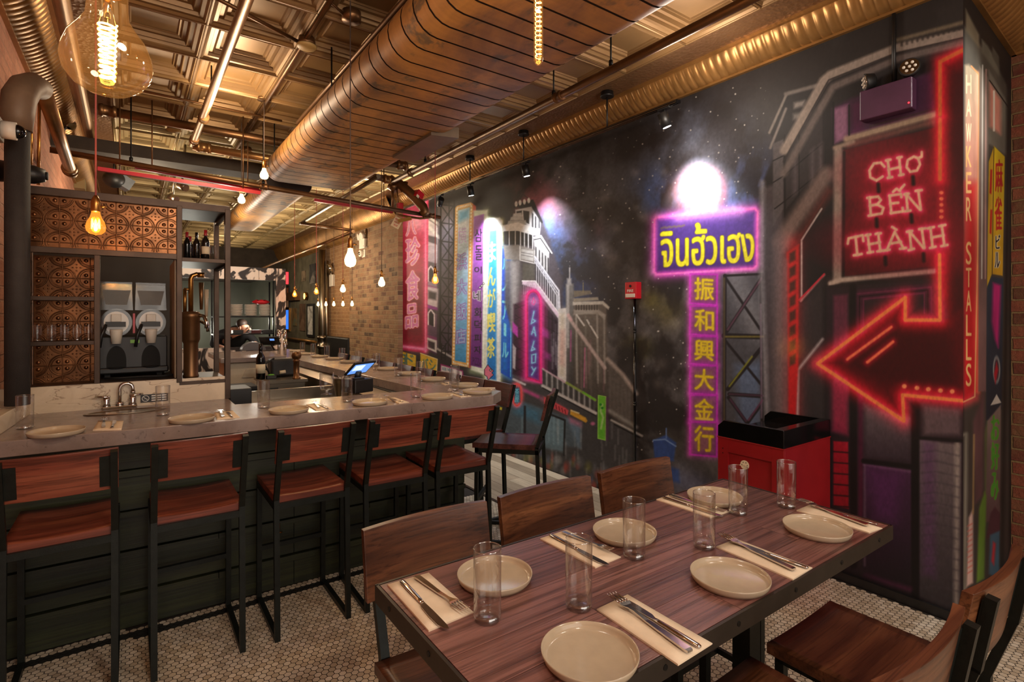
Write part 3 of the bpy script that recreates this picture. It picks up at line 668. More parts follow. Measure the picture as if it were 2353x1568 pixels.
    # manga cafe sign
    P([(1119, 506), (1124, 501), (1148, 500), (1155, 507), (1150, 882), (1115, 878)], (236, 240, 236), 2); G([(1121, 506), (1152, 506), (1148, 880), (1116, 878)], 7, (226, 240, 150), .7, True)
    P([(1124, 530), (1142, 528), (1140, 874), (1119, 870)], (70, 190, 236), 2.5, 1, (28, 118, 206))
    for t, b in (('ま', (1121, 556, 1139, 602)), ('ん', (1121, 614, 1138, 657)), ('が', (1120, 663, 1138, 707)), ('喫', (1120, 718, 1138, 764)), ('茶', (1119, 776, 1137, 823))): cv.glyph(t, b, (238, 232, 120) if t != 'ま' else (250, 250, 236), None, 2, .04, skew=-2)
    for i in range(15): L([(1147.5 - i * .15, 585 + i * 18), (1147.4 - i * .15, 596 + i * 18)], 3.2, (250, 250, 238), .8)
    P([(1113, 850), (1118, 843), (1121, 838), (1124, 843), (1131, 849), (1134, 853), (1130, 857), (1134, 862), (1127, 867), (1122, 874), (1119, 866), (1113, 862)], (226, 122, 150), .8); L([(1113, 850), (1121, 838), (1124, 843), (1134, 853), (1130, 857), (1134, 862), (1122, 874), (1119, 866), (1113, 862)], 1.3, (30, 30, 44), .5, closed=True); cv.ell((1127, 851), 2.6, 3, (30, 26, 40), .3); cv.ell((1127, 851), 1.2, 1.5, W_, .3)
    # blue coffee house sign
    G([(1154, 570), (1180, 578), (1176, 870), (1152, 858)], 10, (40, 130, 226), .7, True); P([(1154, 566), (1179, 576), (1175, 871), (1151, 857)], (52, 96, 216), 1.5, 1, (24, 70, 196)); L([(1155, 569), (1176, 579), (1173, 866)], 2.4, (110, 216, 246), 1, .9)
    P([(1154, 730), (1168, 740), (1166, 860), (1152, 850)], (30, 150, 220), 8, .6)
    for t, b in (('ル', (1155, 595, 1168, 621)), ('ノ', (1154, 640, 1167, 670)), ('ア', (1154, 692, 1168, 736)), ('l', (1158, 744, 1163, 772)), ('ル', (1154, 788, 1168, 823))): cv.glyph(t, b, (130, 220, 246), (40, 150, 230), 2, .02, skew=3)
    # ---------- the white tower block
    D_ = (36, 34, 37)
    P([(1176, 500), (1246, 500), (1292, 640), (1298, 885), (1178, 872)], (80, 74, 82), 4, .95)
    P([(1182, 470), (1224, 460), (1246, 510), (1242, 515)], D_, 2); L([(1182, 476), (1224, 461), (1245, 511)], 4, (34, 32, 34), 1.2)
    L([(1192, 464), (1201, 446), (1212, 455)], 2, (44, 42, 44), 1, .8)
    for x, y in ((1186, 469), (1195, 466), (1205, 464), (1215, 461)): cv.ell((x, y), 3.4, 6.4, (246, 244, 240), .25)
    P([(1184, 482), (1221, 475), (1243, 513), (1240, 542), (1186, 540)], (216, 216, 218), 1.4); P([(1187, 486), (1199, 484), (1199, 500), (1187, 500)], D_, 1); P([(1202, 484), (1216, 486), (1216, 515), (1204, 510)], (50, 48, 50), 1)
    for x in (1222, 1229, 1237): P([(x, 488 + (x - 1222)), (x + 3.6, 492 + (x - 1222)), (x + 3.6, 526), (x, 524)], (70, 68, 72), 1)
    for i, (x0, x1, y) in enumerate(((1180, 1198, 491), (1174, 1201, 499), (1168, 1208, 508))): P([(x0, y), (x1, y - 2), (x1 + 3, y + 9), (x0 - 3, y + 9)], (206 - 12 * i, 206 - 12 * i, 206 - 12 * i), 1.4); L([(x0, y + 8), (x1, y + 8)], 1.4, (110, 108, 108), 1)
    P([(1155, 518), (1190, 511), (1233, 526), (1232, 541), (1190, 531), (1156, 533)], (240, 239, 237), 1.6); P([(1158, 532), (1190, 531), (1224, 541), (1222, 566), (1190, 562), (1159, 562)], (40, 38, 40), 1.2)
    for x, y in ((1170, 531), (1184, 531), (1196, 533), (1205, 535), (1214, 538), (1224, 541)): L([(x, y), (x, y + 33)], 2.2, (232, 232, 232), .8)
    P([(1156, 564), (1190, 563), (1230, 574), (1228, 604), (1196, 598), (1160, 597)], (150, 146, 142), 2); P([(1197, 572), (1226, 578), (1226, 600), (1197, 595)], (196, 194, 192), 1.2); L([(1195, 566), (1195, 598), (1229, 606), (1229, 577)], 2.2, (236, 236, 234), .8)
    for y in (580, 586): L([(1198, y), (1224, y + 5)], 1.4, (110, 108, 108), 1)
    P([(1226, 548), (1242, 542), (1266, 580), (1262, 582), (1260, 630), (1230, 590)], (214, 214, 216), 1.4); L([(1226, 546), (1243, 542), (1268, 582)], 3, (238, 238, 240), .9); L([(1228, 551), (1242, 548), (1266, 584)], 2, D_, .8)
    for x in (1230, 1238, 1245, 1252, 1258): P([(x, 566 + (x - 1230) * .9), (x + 3, 569 + (x - 1230) * .9), (x + 3, 606 + (x - 1230)), (x, 600 + (x - 1230))], (60, 58, 62), 1)
    P([(1160, 598), (1196, 600), (1198, 700), (1176, 760), (1160, 700)], (130, 126, 126), 3, .9, (54, 50, 56)); P([(1200, 604), (1228, 608), (1229, 646), (1200, 646)], (92, 90, 84), 3); P([(1174, 600), (1190, 600), (1188, 760), (1174, 760)], (190, 188, 190), 5, .7)
    P([(1230, 592), (1286, 676), (1288, 726), (1230, 652)], (66, 64, 72), 1.4)
    for i in range(11):
        x = 1233 + i * 5; L([(x, 604 + i * 7.2), (x, 655 + i * 6.4)], 1.8, (204, 204, 212), .8)
    for k in range(3): L([(1229, 590 + k * 6), (1258, 632 + k * 6), (1284 - k * 2, 668 + k * 6), (1287 - k * 3, 728)], 2.2 if k else 4, (226, 228, 240), 1)
    P([(1200, 645), (1230, 646), (1284, 720), (1284, 734), (1232, 664), (1200, 654)], (226, 206, 226), 1.5); L([(1200, 646), (1230, 646), (1284, 720)], 2.6, (244, 240, 246), .8)
    for x in range(1203, 1229, 4): L([(x, 655), (x, 676)], 1.6, (160, 150, 166), .8, .8)
    P([(1241, 690), (1282, 738), (1282, 872), (1243, 868)], (50, 36, 54), 2, .95)
    for i in range(5): L([(1245 + i * 8, 696 + i * 10), (1245 + i * 8, 866)], 2.2, (26, 22, 30), 1)
    for y in (720, 745, 770, 800): L([(1243, y), (1282, y + 22)], 1.8, (26, 22, 30), 1)
    for (x, y) in ((1246, 756), (1250, 806), (1242, 752)): P([(x, y), (x + 16, y + 8), (x + 16, y + 24), (x, y + 16)], (170, 60, 150), 4, .6)
    for i in range(14): x = 1258 + rs.random() * 28; y = 740 + rs.random() * 60; L([(x, y), (x, y + 50)], 2, (190, 186, 196), 2.5, .35)
    P([(1180, 700), (1210, 690), (1208, 870), (1178, 860)], (46, 20, 40), 3, .9)
    for i in range(7):
        y = 700 + i * 24; L([(1184, y + 10), (1208, y)], 1.8, (20, 14, 20), .8); L([(1184, y), (1208, y + 16)], 1.8, (20, 14, 20), .8)
    P([(1178, 740), (1190, 752), (1190, 776), (1178, 764)], (186, 60, 170), 2); P([(1178, 790), (1186, 800), (1184, 850), (1178, 846)], (214, 210, 214), 1.5, .8)
    # pink neon board
    arc = [(1209, 700)] + [(1226 - 17 * math.cos(math.pi * k / 10), 688 - 23 * math.sin(math.pi * k / 10) + k * .5) for k in range(11)] + [(1243, 702), (1243, 880), (1209, 870)]
    G(arc, 14, (220, 20, 110), .6, True); P(arc, (126, 44, 128), 1.5, 1, (86, 36, 120)); P(arc, (88, 60, 156), 12, .4); G(arc, 6, (255, 20, 90), .8, True); L(arc, 4.4, (255, 50, 150), 1, 1, True); L([(x * .82 + 1226 * .18, y * .97 + 775 * .03) for x, y in arc], 1.6, (226, 24, 70), .8, .9, True)
    G([(1226, 693)], 12, (255, 150, 210), .8); L([(1226, 684), (1230, 694), (1227, 701), (1222, 698), (1224, 690), (1226, 684)], 1.6, (255, 80, 170), .7)
    for pts in ([(1227, 716), (1221, 744), (1230, 738), (1223, 733)], [(1222, 768), (1227, 752), (1231, 772), (1229, 765), (1223, 763)], [(1227, 785), (1221, 806), (1229, 803), (1223, 797)], [(1222, 816), (1231, 814), (1230, 833), (1222, 835), (1222, 816)], [(1222, 844), (1226, 851), (1231, 846), (1222, 862)]): G(pts, 4, (60, 150, 230), .7); L(pts, 2.3, (150, 216, 248), .7)
    # white vertical board, grey far buildings
    P([(1300, 653), (1318, 652), (1320, 730), (1318, 900), (1300, 880)], (128, 126, 124), 2.5, 1, (60, 56, 56)); P([(1302, 655), (1308, 655), (1308, 800), (1302, 800)], (190, 188, 186), 2, .8)
    P([(1303, 640), (1313, 640), (1313, 655), (1303, 655)], (170, 168, 168), 2.5); L([(1309, 616), (1309, 645)], 3, (180, 178, 178), 1.4)
    P([(1318, 690), (1394, 700), (1396, 960), (1318, 900)], (112, 102, 92), 3, .95, (70, 64, 60))
    for pts, c in (([(1318, 668), (1357, 668), (1359, 676), (1318, 684)], (120, 112, 98)), ([(1318, 686), (1374, 683), (1376, 690), (1318, 694)], (156, 148, 132)), ([(1316, 694), (1386, 692), (1401, 706), (1398, 712), (1384, 700), (1316, 702)], (196, 190, 178))): P(pts, c, 1.6)
    L([(1340, 650), (1340, 672)], 1.8, (150, 140, 100), 1); P([(1318, 712), (1376, 712), (1392, 724), (1390, 735), (1374, 722), (1318, 724)], (158, 150, 140), 2)
    for i in range(9): L([(1324 + i * 6, 702), (1324 + i * 6, 712)], 2, (60, 54, 50), .8)
    for x, c in ((1324, 186), (1345, 120), (1372, 170), (1388, 160)): L([(x, 724), (x + 2, 880)], 4, (c, c - 6, c - 14), 2, .8)
    L([(1325, 724), (1342, 748)], 4, (206, 200, 192), 1.2); L([(1349, 736), (1373, 776)], 4, (206, 200, 192), 1.2)
    for x, y in ((1357, 735), (1365, 733), (1358, 745), (1366, 746)): cv.ell((x, y), 3.4, 3.6, (104, 98, 92), .4)
    for i in range(22): x = 1322 + rs.random() * 66; y = 770 + rs.random() * 90; L([(x, y), (x, y + 60)], 2.4, (150, 142, 132) if rs.random() < .8 else (190, 120, 140), 2.5, .3)
    L([(1304, 726), (1390, 846)], 8, (190, 170, 164), 2, .95); L([(1306, 724), (1312, 735)], 7, (226, 180, 180), 2, .8); L([(1344, 800), (1342, 890)], 3, (200, 110, 150), 1.4, .8); L([(1312, 760), (1311, 830)], 3, (200, 90, 160), 1.6, .7)
    P([(1396, 820), (1460, 900), (1460, 1000), (1396, 950)], (96, 88, 82), 4, .9); L([(1396, 826), (1430, 860), (1462, 905)], 9, (176, 160, 150), 3, .9)
    for i in range(6): L([(1402 + i * 9, 860 + i * 9), (1402 + i * 9, 940 + i * 6)], 2.5, (110, 104, 100), 3, .5)
    G([(1296, 712), (1296, 880)], 9, (200, 200, 200), .4); P([(1283, 710), (1302, 708), (1301, 884), (1281, 876)], (222, 218, 214), 1.6); P([(1287, 722), (1297, 721), (1296, 866), (1286, 862)], (210, 196, 170), 4, .6); P([(1288, 760), (1297, 760), (1296, 840), (1286, 836)], (220, 150, 150), 7, .5)
    # elevated railway and street level
    P([(1178, 876), (1246, 884), (1370, 950), (1462, 1000), (1462, 1060), (1366, 1120), (1150, 1040)], (66, 64, 66), 4, .95)
    L([(1180, 872), (1206, 884)], 5, (220, 216, 220), 1.6, .9)
    P([(1246, 848), (1368, 920), (1368, 948), (1247, 884)], (84, 82, 82), 2)
    for i in range(19): x = 1250 + i * 6.2; L([(x, 852 + i * 3.6), (x, 882 + i * 3.5)], 2.6, (196, 194, 192) if i % 2 else (40, 38, 38), 1.4, .8)
    L([(1247, 848), (1300, 880)], 4, (200, 170, 180), 1.6); L([(1302, 880), (1368, 920)], 5.5, (146, 166, 80), 1.6); L([(1340, 902), (1367, 919)], 4, (112, 190, 44), 1.6)
    L([(1247, 887), (1369, 950)], 7, (206, 200, 196), 2); L([(1247, 892), (1369, 956)], 2.4, (26, 24, 24), .8); L([(1400, 944), (1462, 982)], 8, (150, 146, 140), 3, .8); L([(1405, 966), (1475, 1002)], 5, (206, 200, 192), 2, .8); L([(1412, 976), (1470, 1006)], 3, B_, 1)
    L([(1180, 884), (1246, 916)], 9, (150, 90, 116), 4, .7); L([(1206, 898), (1236, 912)], 6, (214, 70, 150), 3, .7)
    P([(1250, 912), (1300, 938), (1306, 944), (1304, 954), (1298, 952), (1250, 928)], (206, 66, 70), 1.6); G([(1252, 920), (1300, 946)], 8, (220, 60, 80), .4)
    for i in range(7): L([(1256 + i * 7, 920 + i * 3.8), (1258 + i * 7, 928 + i * 3.8)], 3, (140, 34, 44), 1)
    P([(1311, 941), (1346, 960), (1350, 968), (1346, 972), (1310, 953)], (216, 160, 50), 1.6); L([(1313, 944), (1330, 950)], 3, (240, 220, 170), 1.5); cv.ell((1362, 974), 5, 4, (200, 110, 150), .5)
    P([(1180, 916), (1250, 940), (1336, 972), (1336, 1030), (1150, 1010)], (84, 100, 112), 4, .8); P([(1254, 950), (1300, 968), (1296, 1040), (1250, 1030)], (110, 136, 148), 4, .8); L([(1252, 948), (1298, 966), (1296, 1046)], 4, B_, 1.5)
    for x, y, h in ((1262, 955, 60), (1273, 960, 60), (1284, 965, 56), (1160, 990, 60), (1200, 960, 50)): L([(x, y), (x - 1, y + h)], 3, (140, 170, 180), 2.5, .55)
    P([(1300, 960), (1335, 972), (1333, 1030), (1330, 1030)], (120, 150, 180), 5, .5); P([(1306, 958), (1336, 972), (1336, 982), (1310, 972)], (200, 110, 140), 5, .7); P([(1180, 920), (1240, 945), (1240, 975), (1180, 950)], (60, 130, 170), 8, .5); L([(1206, 935), (1206, 1000)], 5, (30, 30, 34), 1.5)
    cv.neon([(1188 + 10 * math.cos(k * math.pi / 8), 908 + 25 * math.sin(k * math.pi / 8)) for k in range(16)], 3.6, (240, 84, 84), (230, 40, 50), 6, True); P([(1182, 892), (1193, 892), (1195, 924), (1184, 926)], (36, 100, 140), 3)
    cv.glyph('茶', (1183, 893, 1193, 908), (120, 200, 226), None, 1, .01); cv.glyph('屋', (1183, 909, 1193, 925), (120, 200, 226), None, 1, .01)
    P([(1139, 932), (1154, 937), (1153, 943), (1139, 939)], (226, 206, 40), .8); P([(1130, 900), (1150, 904), (1148, 950), (1128, 940)], (120, 126, 108), 5, .6)
    for i in range(60):
        x = rs.uniform(1140, 1400); y = 1010 + (x - 1140) * .36 + rs.uniform(-20, 30); cv.ell((x, y), rs.uniform(3, 7), rs.uniform(6, 13), rs.choice([(150, 80, 66), (140, 138, 136), (110, 110, 116), (80, 92, 124), (170, 70, 58), (124, 120, 56)]), .7, .6)
    for i in range(40): x = rs.uniform(1150, 1450); y = rs.uniform(960, 1080); L([(x, y), (x, y + 34)], 2, (190, 190, 190), 3, .35)
    for x, y in ((1152, 1020), (1215, 1048)): G([(x, y)], 14, (130, 130, 30), .5)
    P([(1374, 908), (1393, 912), (1392, 1013), (1373, 1008)], (106, 190, 46), 1); L([(1375, 909), (1392, 912), (1391, 1012), (1374, 1008)], 1.6, (170, 220, 100), .8, 1, True); L([(1384, 930), (1380, 945), (1386, 960), (1381, 985)], 4, (214, 226, 180), 2, .7); L([(1395, 916), (1395, 1010)], 6, (96, 44, 90), 3, .6)
    for x, y in ((1380, 930), (1384, 938)): cv.ell((x, y), 3, 3, (40, 140, 30), .3)
    # ---------- gold exchange sign with the moon
    for p, rr, a in (((1613, 400), 90, .35), ((1613, 360), 60, .35)): G([p], rr, (150, 160, 190), a)  # spotlight cone above the moon, painted in as a pale glow
    cv.glow([(1580, 440)], 40, (190, 80, 40), .7); ring = [(1613 + 43 * math.cos(k * math.pi / 16), 439 + 48 * math.sin(k * math.pi / 16)) for k in range(32)]
    G(ring, 15, (255, 96, 130), .75, True); cv.ell((1613, 439), 42, 47, (214, 212, 208), .05); cv.ell((1640, 442), 13, 34, (252, 222, 160), .8, .6); L(ring, 3, (255, 150, 180), 1.2, 1, True)
    for i in range(9): L([(1580 + i * 8, 448), (1582 + i * 8, 466)], 2.4, (206, 204, 204), 1.5, .6)
    box = [(1504, 506), (1509, 500), (1734, 480), (1741, 486), (1739, 610), (1732, 617), (1509, 631), (1503, 625)]
    G(box, 16, (200, 40, 190), .55, True); P(box, (96, 58, 150), 1.5, 1, (70, 34, 110)); P([(1520, 520), (1725, 500), (1725, 600), (1520, 612)], (74, 50, 130), 14, .6); G(box, 7, (255, 60, 190), .85, True); L(box, 4, (255, 120, 210), 1, 1, True); G([(1560, 500), (1700, 486)], 14, (255, 150, 230), .5)
    cv.glyph('จินฮั้วเฮง', (1518, 512, 1732, 608), (236, 226, 40), None, 2, .022, (150, 130, 30), skew=-14)
    for i in range(5): L([(1520 + i * 11, 525 - i), (1528 + i * 11, 522 - i)], 4, (130, 120, 60), 2, .6)
    P([(1655, 632), (1775, 625), (1772, 1000), (1655, 980)], (72, 72, 78), 6, .9); P([(1690, 840), (1750, 830), (1748, 990), (1700, 980)], (96, 116, 150), 12, .7); G([(1690, 640), (1740, 760)], 30, (110, 108, 110), .5)
    for pts, wd in (([(1666, 634), (1664, 980)], 8), ([(1750, 632), (1752, 980)], 9), ([(1664, 634), (1752, 630)], 5), ([(1668, 640), (1752, 765)], 6), ([(1752, 636), (1670, 762)], 8), ([(1664, 772), (1770, 775)], 12), ([(1668, 785), (1766, 905)], 6), ([(1770, 775), (1672, 895)], 9), ([(1676, 906), (1764, 912)], 9), ([(1674, 914), (1716, 972)], 8), ([(1760, 914), (1718, 972)], 8)): L(pts, wd, (28, 24, 28), 1.3)
    for pts, c in (([(1750, 640), (1672, 758)], (110, 70, 90)), ([(1668, 774), (1760, 774)], (136, 124, 50)), ([(1728, 820), (1676, 888)], (150, 150, 40)), ([(1748, 700), (1750, 960)], (130, 110, 130)), ([(1664, 640), (1664, 970)], (96, 84, 50)), ([(1752, 920), (1720, 966)], (110, 60, 90)), ([(1676, 906), (1760, 910)], (80, 50, 70)), ([(1678, 918), (1714, 968)], (90, 50, 76))): L(pts, 4, c, 1.8, .8)
    yb = [(630, 699), (703, 770), (773, 838), (840, 906), (908, 974), (970, 1047)]
    for (y0, y1), t in zip(yb, '振和興大金行'):
        q = [(1586, y0), (1648, y0 + 1), (1647, y1 + 3), (1585, y1 - 2)]; G(q, 9, (190, 20, 170), .5, True); P(q, (150, 54, 156), 2, 1, (132, 40, 140)); P([(1592, y0 + 8), (1642, y0 + 8), (1642, y1 - 6), (1592, y1 - 8)], (150, 110, 96), 8, .75); P(q, (110, 30, 120), 1, .0); L(q, 4, (206, 50, 196), 1.2, .95, True); G([(1587, y0 + 4), (1586, y1 - 4)], 6, (255, 40, 170), .5)
        cv.glyph(t, (1596, y0 + 9, 1640, y1 - 9), (236, 204, 40), (180, 150, 60), 3, .03, skew=3)
    P([(1500, 1012), (1530, 1000), (1554, 1018), (1552, 1030), (1548, 1060), (1505, 1060)], (50, 80, 150), 2.5, .9); L([(1502, 1012), (1528, 1010), (1553, 1026)], 3, (120, 150, 200), 1.4); L([(1531, 985), (1531, 1008)], 2.4, (110, 140, 200), 1.4); P([(1506, 1060), (1560, 1080), (1562, 1110), (1510, 1100)], (40, 66, 130), 4, .9); G([(1560, 1100), (1640, 1140)], 30, (50, 70, 140), .5)
    # ---------- dark tenement with the neon arrow
    g1, g2 = (150, 136, 126), (96, 86, 82)
    P([(1752, 420), (1805, 300), (1880, 190), (1910, 170), (2100, 110), (2219, 70), (2219, 1440), (1760, 1260), (1756, 420)], (30, 26, 28), 3)
    P([(1756, 430), (1800, 420), (1800, 1000), (1756, 1000)], (76, 68, 72), 5, .9); L([(1752, 420), (1750, 640), (1764, 1000)], 12, (150, 146, 150), 5, .7)
    P([(1766, 300), (1806, 214), (1880, 196), (1872, 226), (1812, 330), (1790, 345)], (36, 33, 34), 2); L([(1768, 305), (1806, 220)], 6, (120, 112, 106), 1.6); L([(1770, 340), (1806, 250)], 6, (120, 112, 108), 1.8); L([(1806, 216), (1876, 197)], 9, (110, 102, 98), 2.5)
    P([(1824, 236), (1850, 230), (1846, 244), (1824, 250)], (150, 142, 136), 4, .8); P([(1822, 262), (1848, 256), (1844, 270), (1822, 276)], (130, 124, 120), 4, .8)
    P([(1776, 330), (1800, 320), (1800, 480), (1776, 520)], (84, 78, 80), 2); P([(1806, 320), (1890, 230), (1890, 380), (1806, 480)], (48, 43, 45), 2)
    for pts in ([(1776, 420), (1800, 405), (1890, 330)], [(1780, 480), (1804, 462), (1892, 390)], [(1803, 310), (1803, 500)], [(1836, 300), (1836, 470)], [(1776, 370), (1800, 358)]): L(pts, 2.6, (20, 18, 19), 1)
    for x in (1822, 1862, 1880): P([(x, 370 - (x - 1822) * .6), (x + 10, 362 - (x - 1822) * .6), (x + 10, 440 - (x - 1822) * .6), (x, 450 - (x - 1822) * .6)], (104, 92, 98), 6, .6)
    L([(2219, 76), (2062, 110), (1908, 172), (1892, 186), (1802, 346)], 20, g1, 3.5, .95); L([(2219, 96), (2066, 134), (1914, 200), (1800, 400)], 16, (112, 100, 96), 4, .85); L([(2215, 86), (2060, 122), (1904, 184), (1800, 372)], 3, (40, 34, 34), 1.4)
    for i in range(12): x = 2072 + i * 12; L([(x, 84 - i * 3.2), (x, 104 - i * 3.4)], 5, (46, 40, 38), 2.5, .8)
    L([(2062, 92), (2219, 50)], 9, (122, 108, 88), 3, .8)
    P([(1912, 250), (1960, 224), (2060, 190), (2140, 165), (2150, 260), (1950, 315), (1916, 330)], (66, 28, 62), 5, .9); P([(1916, 250), (1948, 240), (1948, 318), (1918, 330)], (150, 104, 134), 5, .85); P([(1958, 240), (1984, 232), (1984, 300), (1960, 306)], (84, 24, 70), 5, .9)
    L([(1946, 320), (2152, 262)], 15, (164, 142, 120), 4, .95); L([(1948, 334), (2152, 278)], 14, (112, 74, 66), 5, .8); L([(1915, 236), (1914, 340)], 4, B_, 1.4); L([(1951, 242), (1951, 310)], 3.4, B_, 1.4); L([(2150, 250), (2000, 290)], 3, (60, 44, 44), 1.4)
    # diagonal stairs and red lit column
    L([(1900, 400), (1810, 530), (1796, 560)], 34, (124, 104, 98), 9, .9); L([(1905, 440), (1842, 540)], 16, (150, 60, 50), 10, .5); L([(1792, 550), (1790, 1000)], 26, (110, 96, 96), 9, .8); P([(1842, 550), (1886, 480), (1886, 630), (1842, 690)], (32, 28, 30), 2); L([(1842, 690), (1842, 552), (1888, 480)], 4, (176, 164, 160), 1.4); L([(1840, 692), (1894, 632)], 5, (170, 110, 110), 2)
    P([(1842, 700), (1890, 640), (1894, 990), (1836, 980)], (52, 46, 48), 6, .9); L([(1832, 980), (1834, 850), (1890, 780)], 6, (176, 170, 170), 3, .85); L([(1894, 630), (1836, 690)], 3.4, (206, 40, 60), 1.4)
    G([(1822, 560), (1822, 960)], 22, (190, 30, 30), .7); P([(1808, 580), (1836, 562), (1834, 850), (1826, 985), (1812, 985)], (196, 44, 40), 3, .95, (206, 26, 30))
    for i in range(8): y = 575 + i * 34; P([(1814, y + 8), (1828, y), (1828, y + 22), (1814, y + 30)], (70, 44, 34), 3, .9)
    G([(1820, 800)], 26, (200, 120, 30), .5); L([(1806, 600), (1806, 980)], 8, (150, 110, 110), 5, .6)
    # framed red market sign
    P([(1938, 345), (2160, 290), (2160, 610), (1936, 636)], (72, 12, 18), 2, 1, (58, 10, 16)); L([(1926, 346), (1924, 640)], 20, (150, 132, 122), 4, .95); L([(1918, 340), (1960, 326)], 10, (150, 130, 116), 3, .9); L([(1940, 350), (1938, 636)], 6, B_, 1.6)
    L([(1908, 652), (1930, 644), (2160, 622)], 11, (170, 152, 140), 3); L([(1908, 660), (2160, 640)], 7, (26, 22, 23), 2); G([(1910, 648), (1960, 640)], 10, (120, 90, 80), .3)
    P([(2150, 140), (2219, 110), (2219, 930), (2170, 900), (2150, 740)], (96, 12, 20), 3, .95); P([(2180, 170), (2219, 160), (2219, 880), (2182, 860)], (60, 6, 12), 8, .9)
    for x, y, w_, h_ in ((2032, 398, 140, 60), (2056, 468, 140, 60), (2062, 556, 230, 60)): cv.ell((x + 22, y), w_ * .62, h_ * .9, (170, 14, 40), .8, .75)
    C_ = [[(2032, 383), (2024, 374), (2008, 376), (1998, 392), (2000, 408), (2014, 415), (2028, 406)], [(2040, 368), (2044, 408)], [(2066, 362), (2070, 402)], [(2042, 390), (2068, 384)], [(2036, 369), (2046, 367)], [(2062, 363), (2072, 361)], [(2040, 409), (2050, 407)], [(2066, 403), (2076, 401)],
          [(2100, 360), (2086, 368), (2083, 384), (2092, 395), (2107, 392), (2114, 378), (2110, 364), (2100, 360)], [(2110, 364), (2118, 360), (2118, 350)],
          [(1998, 454), (2001, 494)], [(1993, 455), (2018, 452), (2024, 460), (2016, 470), (1999, 473)], [(2016, 470), (2030, 478), (2026, 491), (1996, 496)],
          [(2044, 450), (2048, 490)], [(2044, 450), (2070, 446), (2071, 453)], [(2046, 468), (2064, 466)], [(2047, 490), (2075, 486), (2074, 478)], [(2052, 441), (2060, 434), (2068, 439)], [(2070, 434), (2078, 425)],
          [(2082, 446), (2086, 484)], [(2082, 446), (2114, 482)], [(2110, 438), (2116, 482)], [(2078, 447), (2088, 445)], [(2104, 439), (2118, 437)], [(2080, 486), (2092, 484)],
          [(1948, 560), (1950, 548), (1982, 541), (1984, 554)], [(1966, 545), (1970, 586)], [(1962, 587), (1980, 584)],
          [(1994, 540), (1999, 580)], [(2018, 537), (2023, 577)], [(1996, 562), (2022, 557)], [(1989, 541), (2000, 539)], [(2012, 538), (2024, 536)], [(1994, 581), (2006, 579)], [(2016, 578), (2030, 576)],
          [(2038, 575), (2056, 533), (2076, 571)], [(2046, 560), (2070, 556)], [(2032, 576), (2044, 574)], [(2068, 572), (2082, 570)], [(2050, 522), (2060, 528)],
          [(2090, 532), (2094, 573)], [(2090, 532), (2122, 570)], [(2118, 526), (2124, 570)], [(2084, 533), (2096, 531)], [(2112, 527), (2126, 525)], [(2088, 575), (2100, 572)],
          [(2138, 524), (2143, 568)], [(2164, 519), (2170, 564)], [(2141, 546), (2168, 541)], [(2132, 525), (2146, 522)], [(2158, 520), (2172, 517)], [(2137, 570), (2150, 567)], [(2163, 566), (2177, 563)]]
    for p in C_: G(p, 11, (226, 20, 60), .34)
    for p in C_: G(p, 6, (240, 70, 100), .5)
    for p in C_: L(p, 6.2, (226, 178, 146), 1.3)
    for x, y in ((2018, 432), (2098, 415), (2014, 512), (2094, 502), (2034, 600), (2122, 592)): L([(x, y - 8), (x + 1, y + 8)], 8, (28, 6, 8), 3)
    # purple house front under the arrow
    P([(1900, 660), (2160, 640), (2219, 900), (2219, 1440), (1900, 1320)], (40, 30, 36), 4, .95); P([(1915, 680), (1948, 676), (1948, 1000), (1915, 990)], (100, 46, 66), 4, .9); P([(1962, 668), (2146, 652), (2146, 800), (1962, 800)], (70, 30, 50), 4, .9); P([(1984, 690), (2130, 676), (2130, 740), (1984, 760)], (40, 32, 36), 5, .9)
    for k in range(3): L([(1966 + k * 9, 800), (1966 + k * 9, 676 + k * 6), (2140 - k * 8, 660 + k * 7), (2140 - k * 8, 720)], 3, (24, 14, 20) if k % 2 else (104, 40, 70), 1.5, .9)
    P([(1915, 1014), (1949, 1016), (1950, 1170), (1915, 1162)], (176, 26, 48), 2, .95, (150, 22, 36))
    for i in range(6): L([(1913, 1038 + i * 25), (1952, 1041 + i * 25)], 3.4, (36, 18, 20), 1.4, .85)
    P([(1912, 880), (1948, 890), (1948, 1000), (1912, 990)], (156, 40, 70), 8, .8); L([(1960, 660), (1962, 1300)], 16, (20, 17, 19), 3); P([(1972, 900), (1984, 900), (1984, 1260), (1972, 1250)], (84, 24, 54), 4, .8)
    P([(1986, 930), (2094, 960), (2094, 1062), (1986, 1052)], (110, 98, 104), 8, .9, (54, 44, 54)); P([(2120, 930), (2208, 940), (2206, 1000), (2122, 1000)], (112, 92, 98), 7, .8)
    P([(1984, 1066), (2094, 1082), (2094, 1350), (1984, 1330)], (74, 40, 74), 4, 1, (28, 22, 28)); L([(1986, 1068), (2092, 1084)], 6, (112, 76, 110), 3, .8); L([(1987, 1070), (1987, 1300)], 4, (112, 90, 108), 3, .7); P([(2000, 1080), (2070, 1090), (2060, 1200), (2010, 1190)], (92, 40, 96), 16, .6)
    P([(2112, 1010), (2207, 1022), (2204, 1420), (2112, 1372)], (112, 100, 104), 4, 1, (46, 42, 46)); P([(2120, 1012), (2150, 1018), (2150, 1330), (2120, 1320)], (92, 60, 98), 10, .7); L([(2200, 1020), (2197, 1410)], 12, (160, 150, 142), 5, .8)
    for i in range(14): y = 1040 + i * 24; L([(2114, y), (2150, y - 4), (2204, y + 8)], 3, (66, 58, 66), 3, .55)
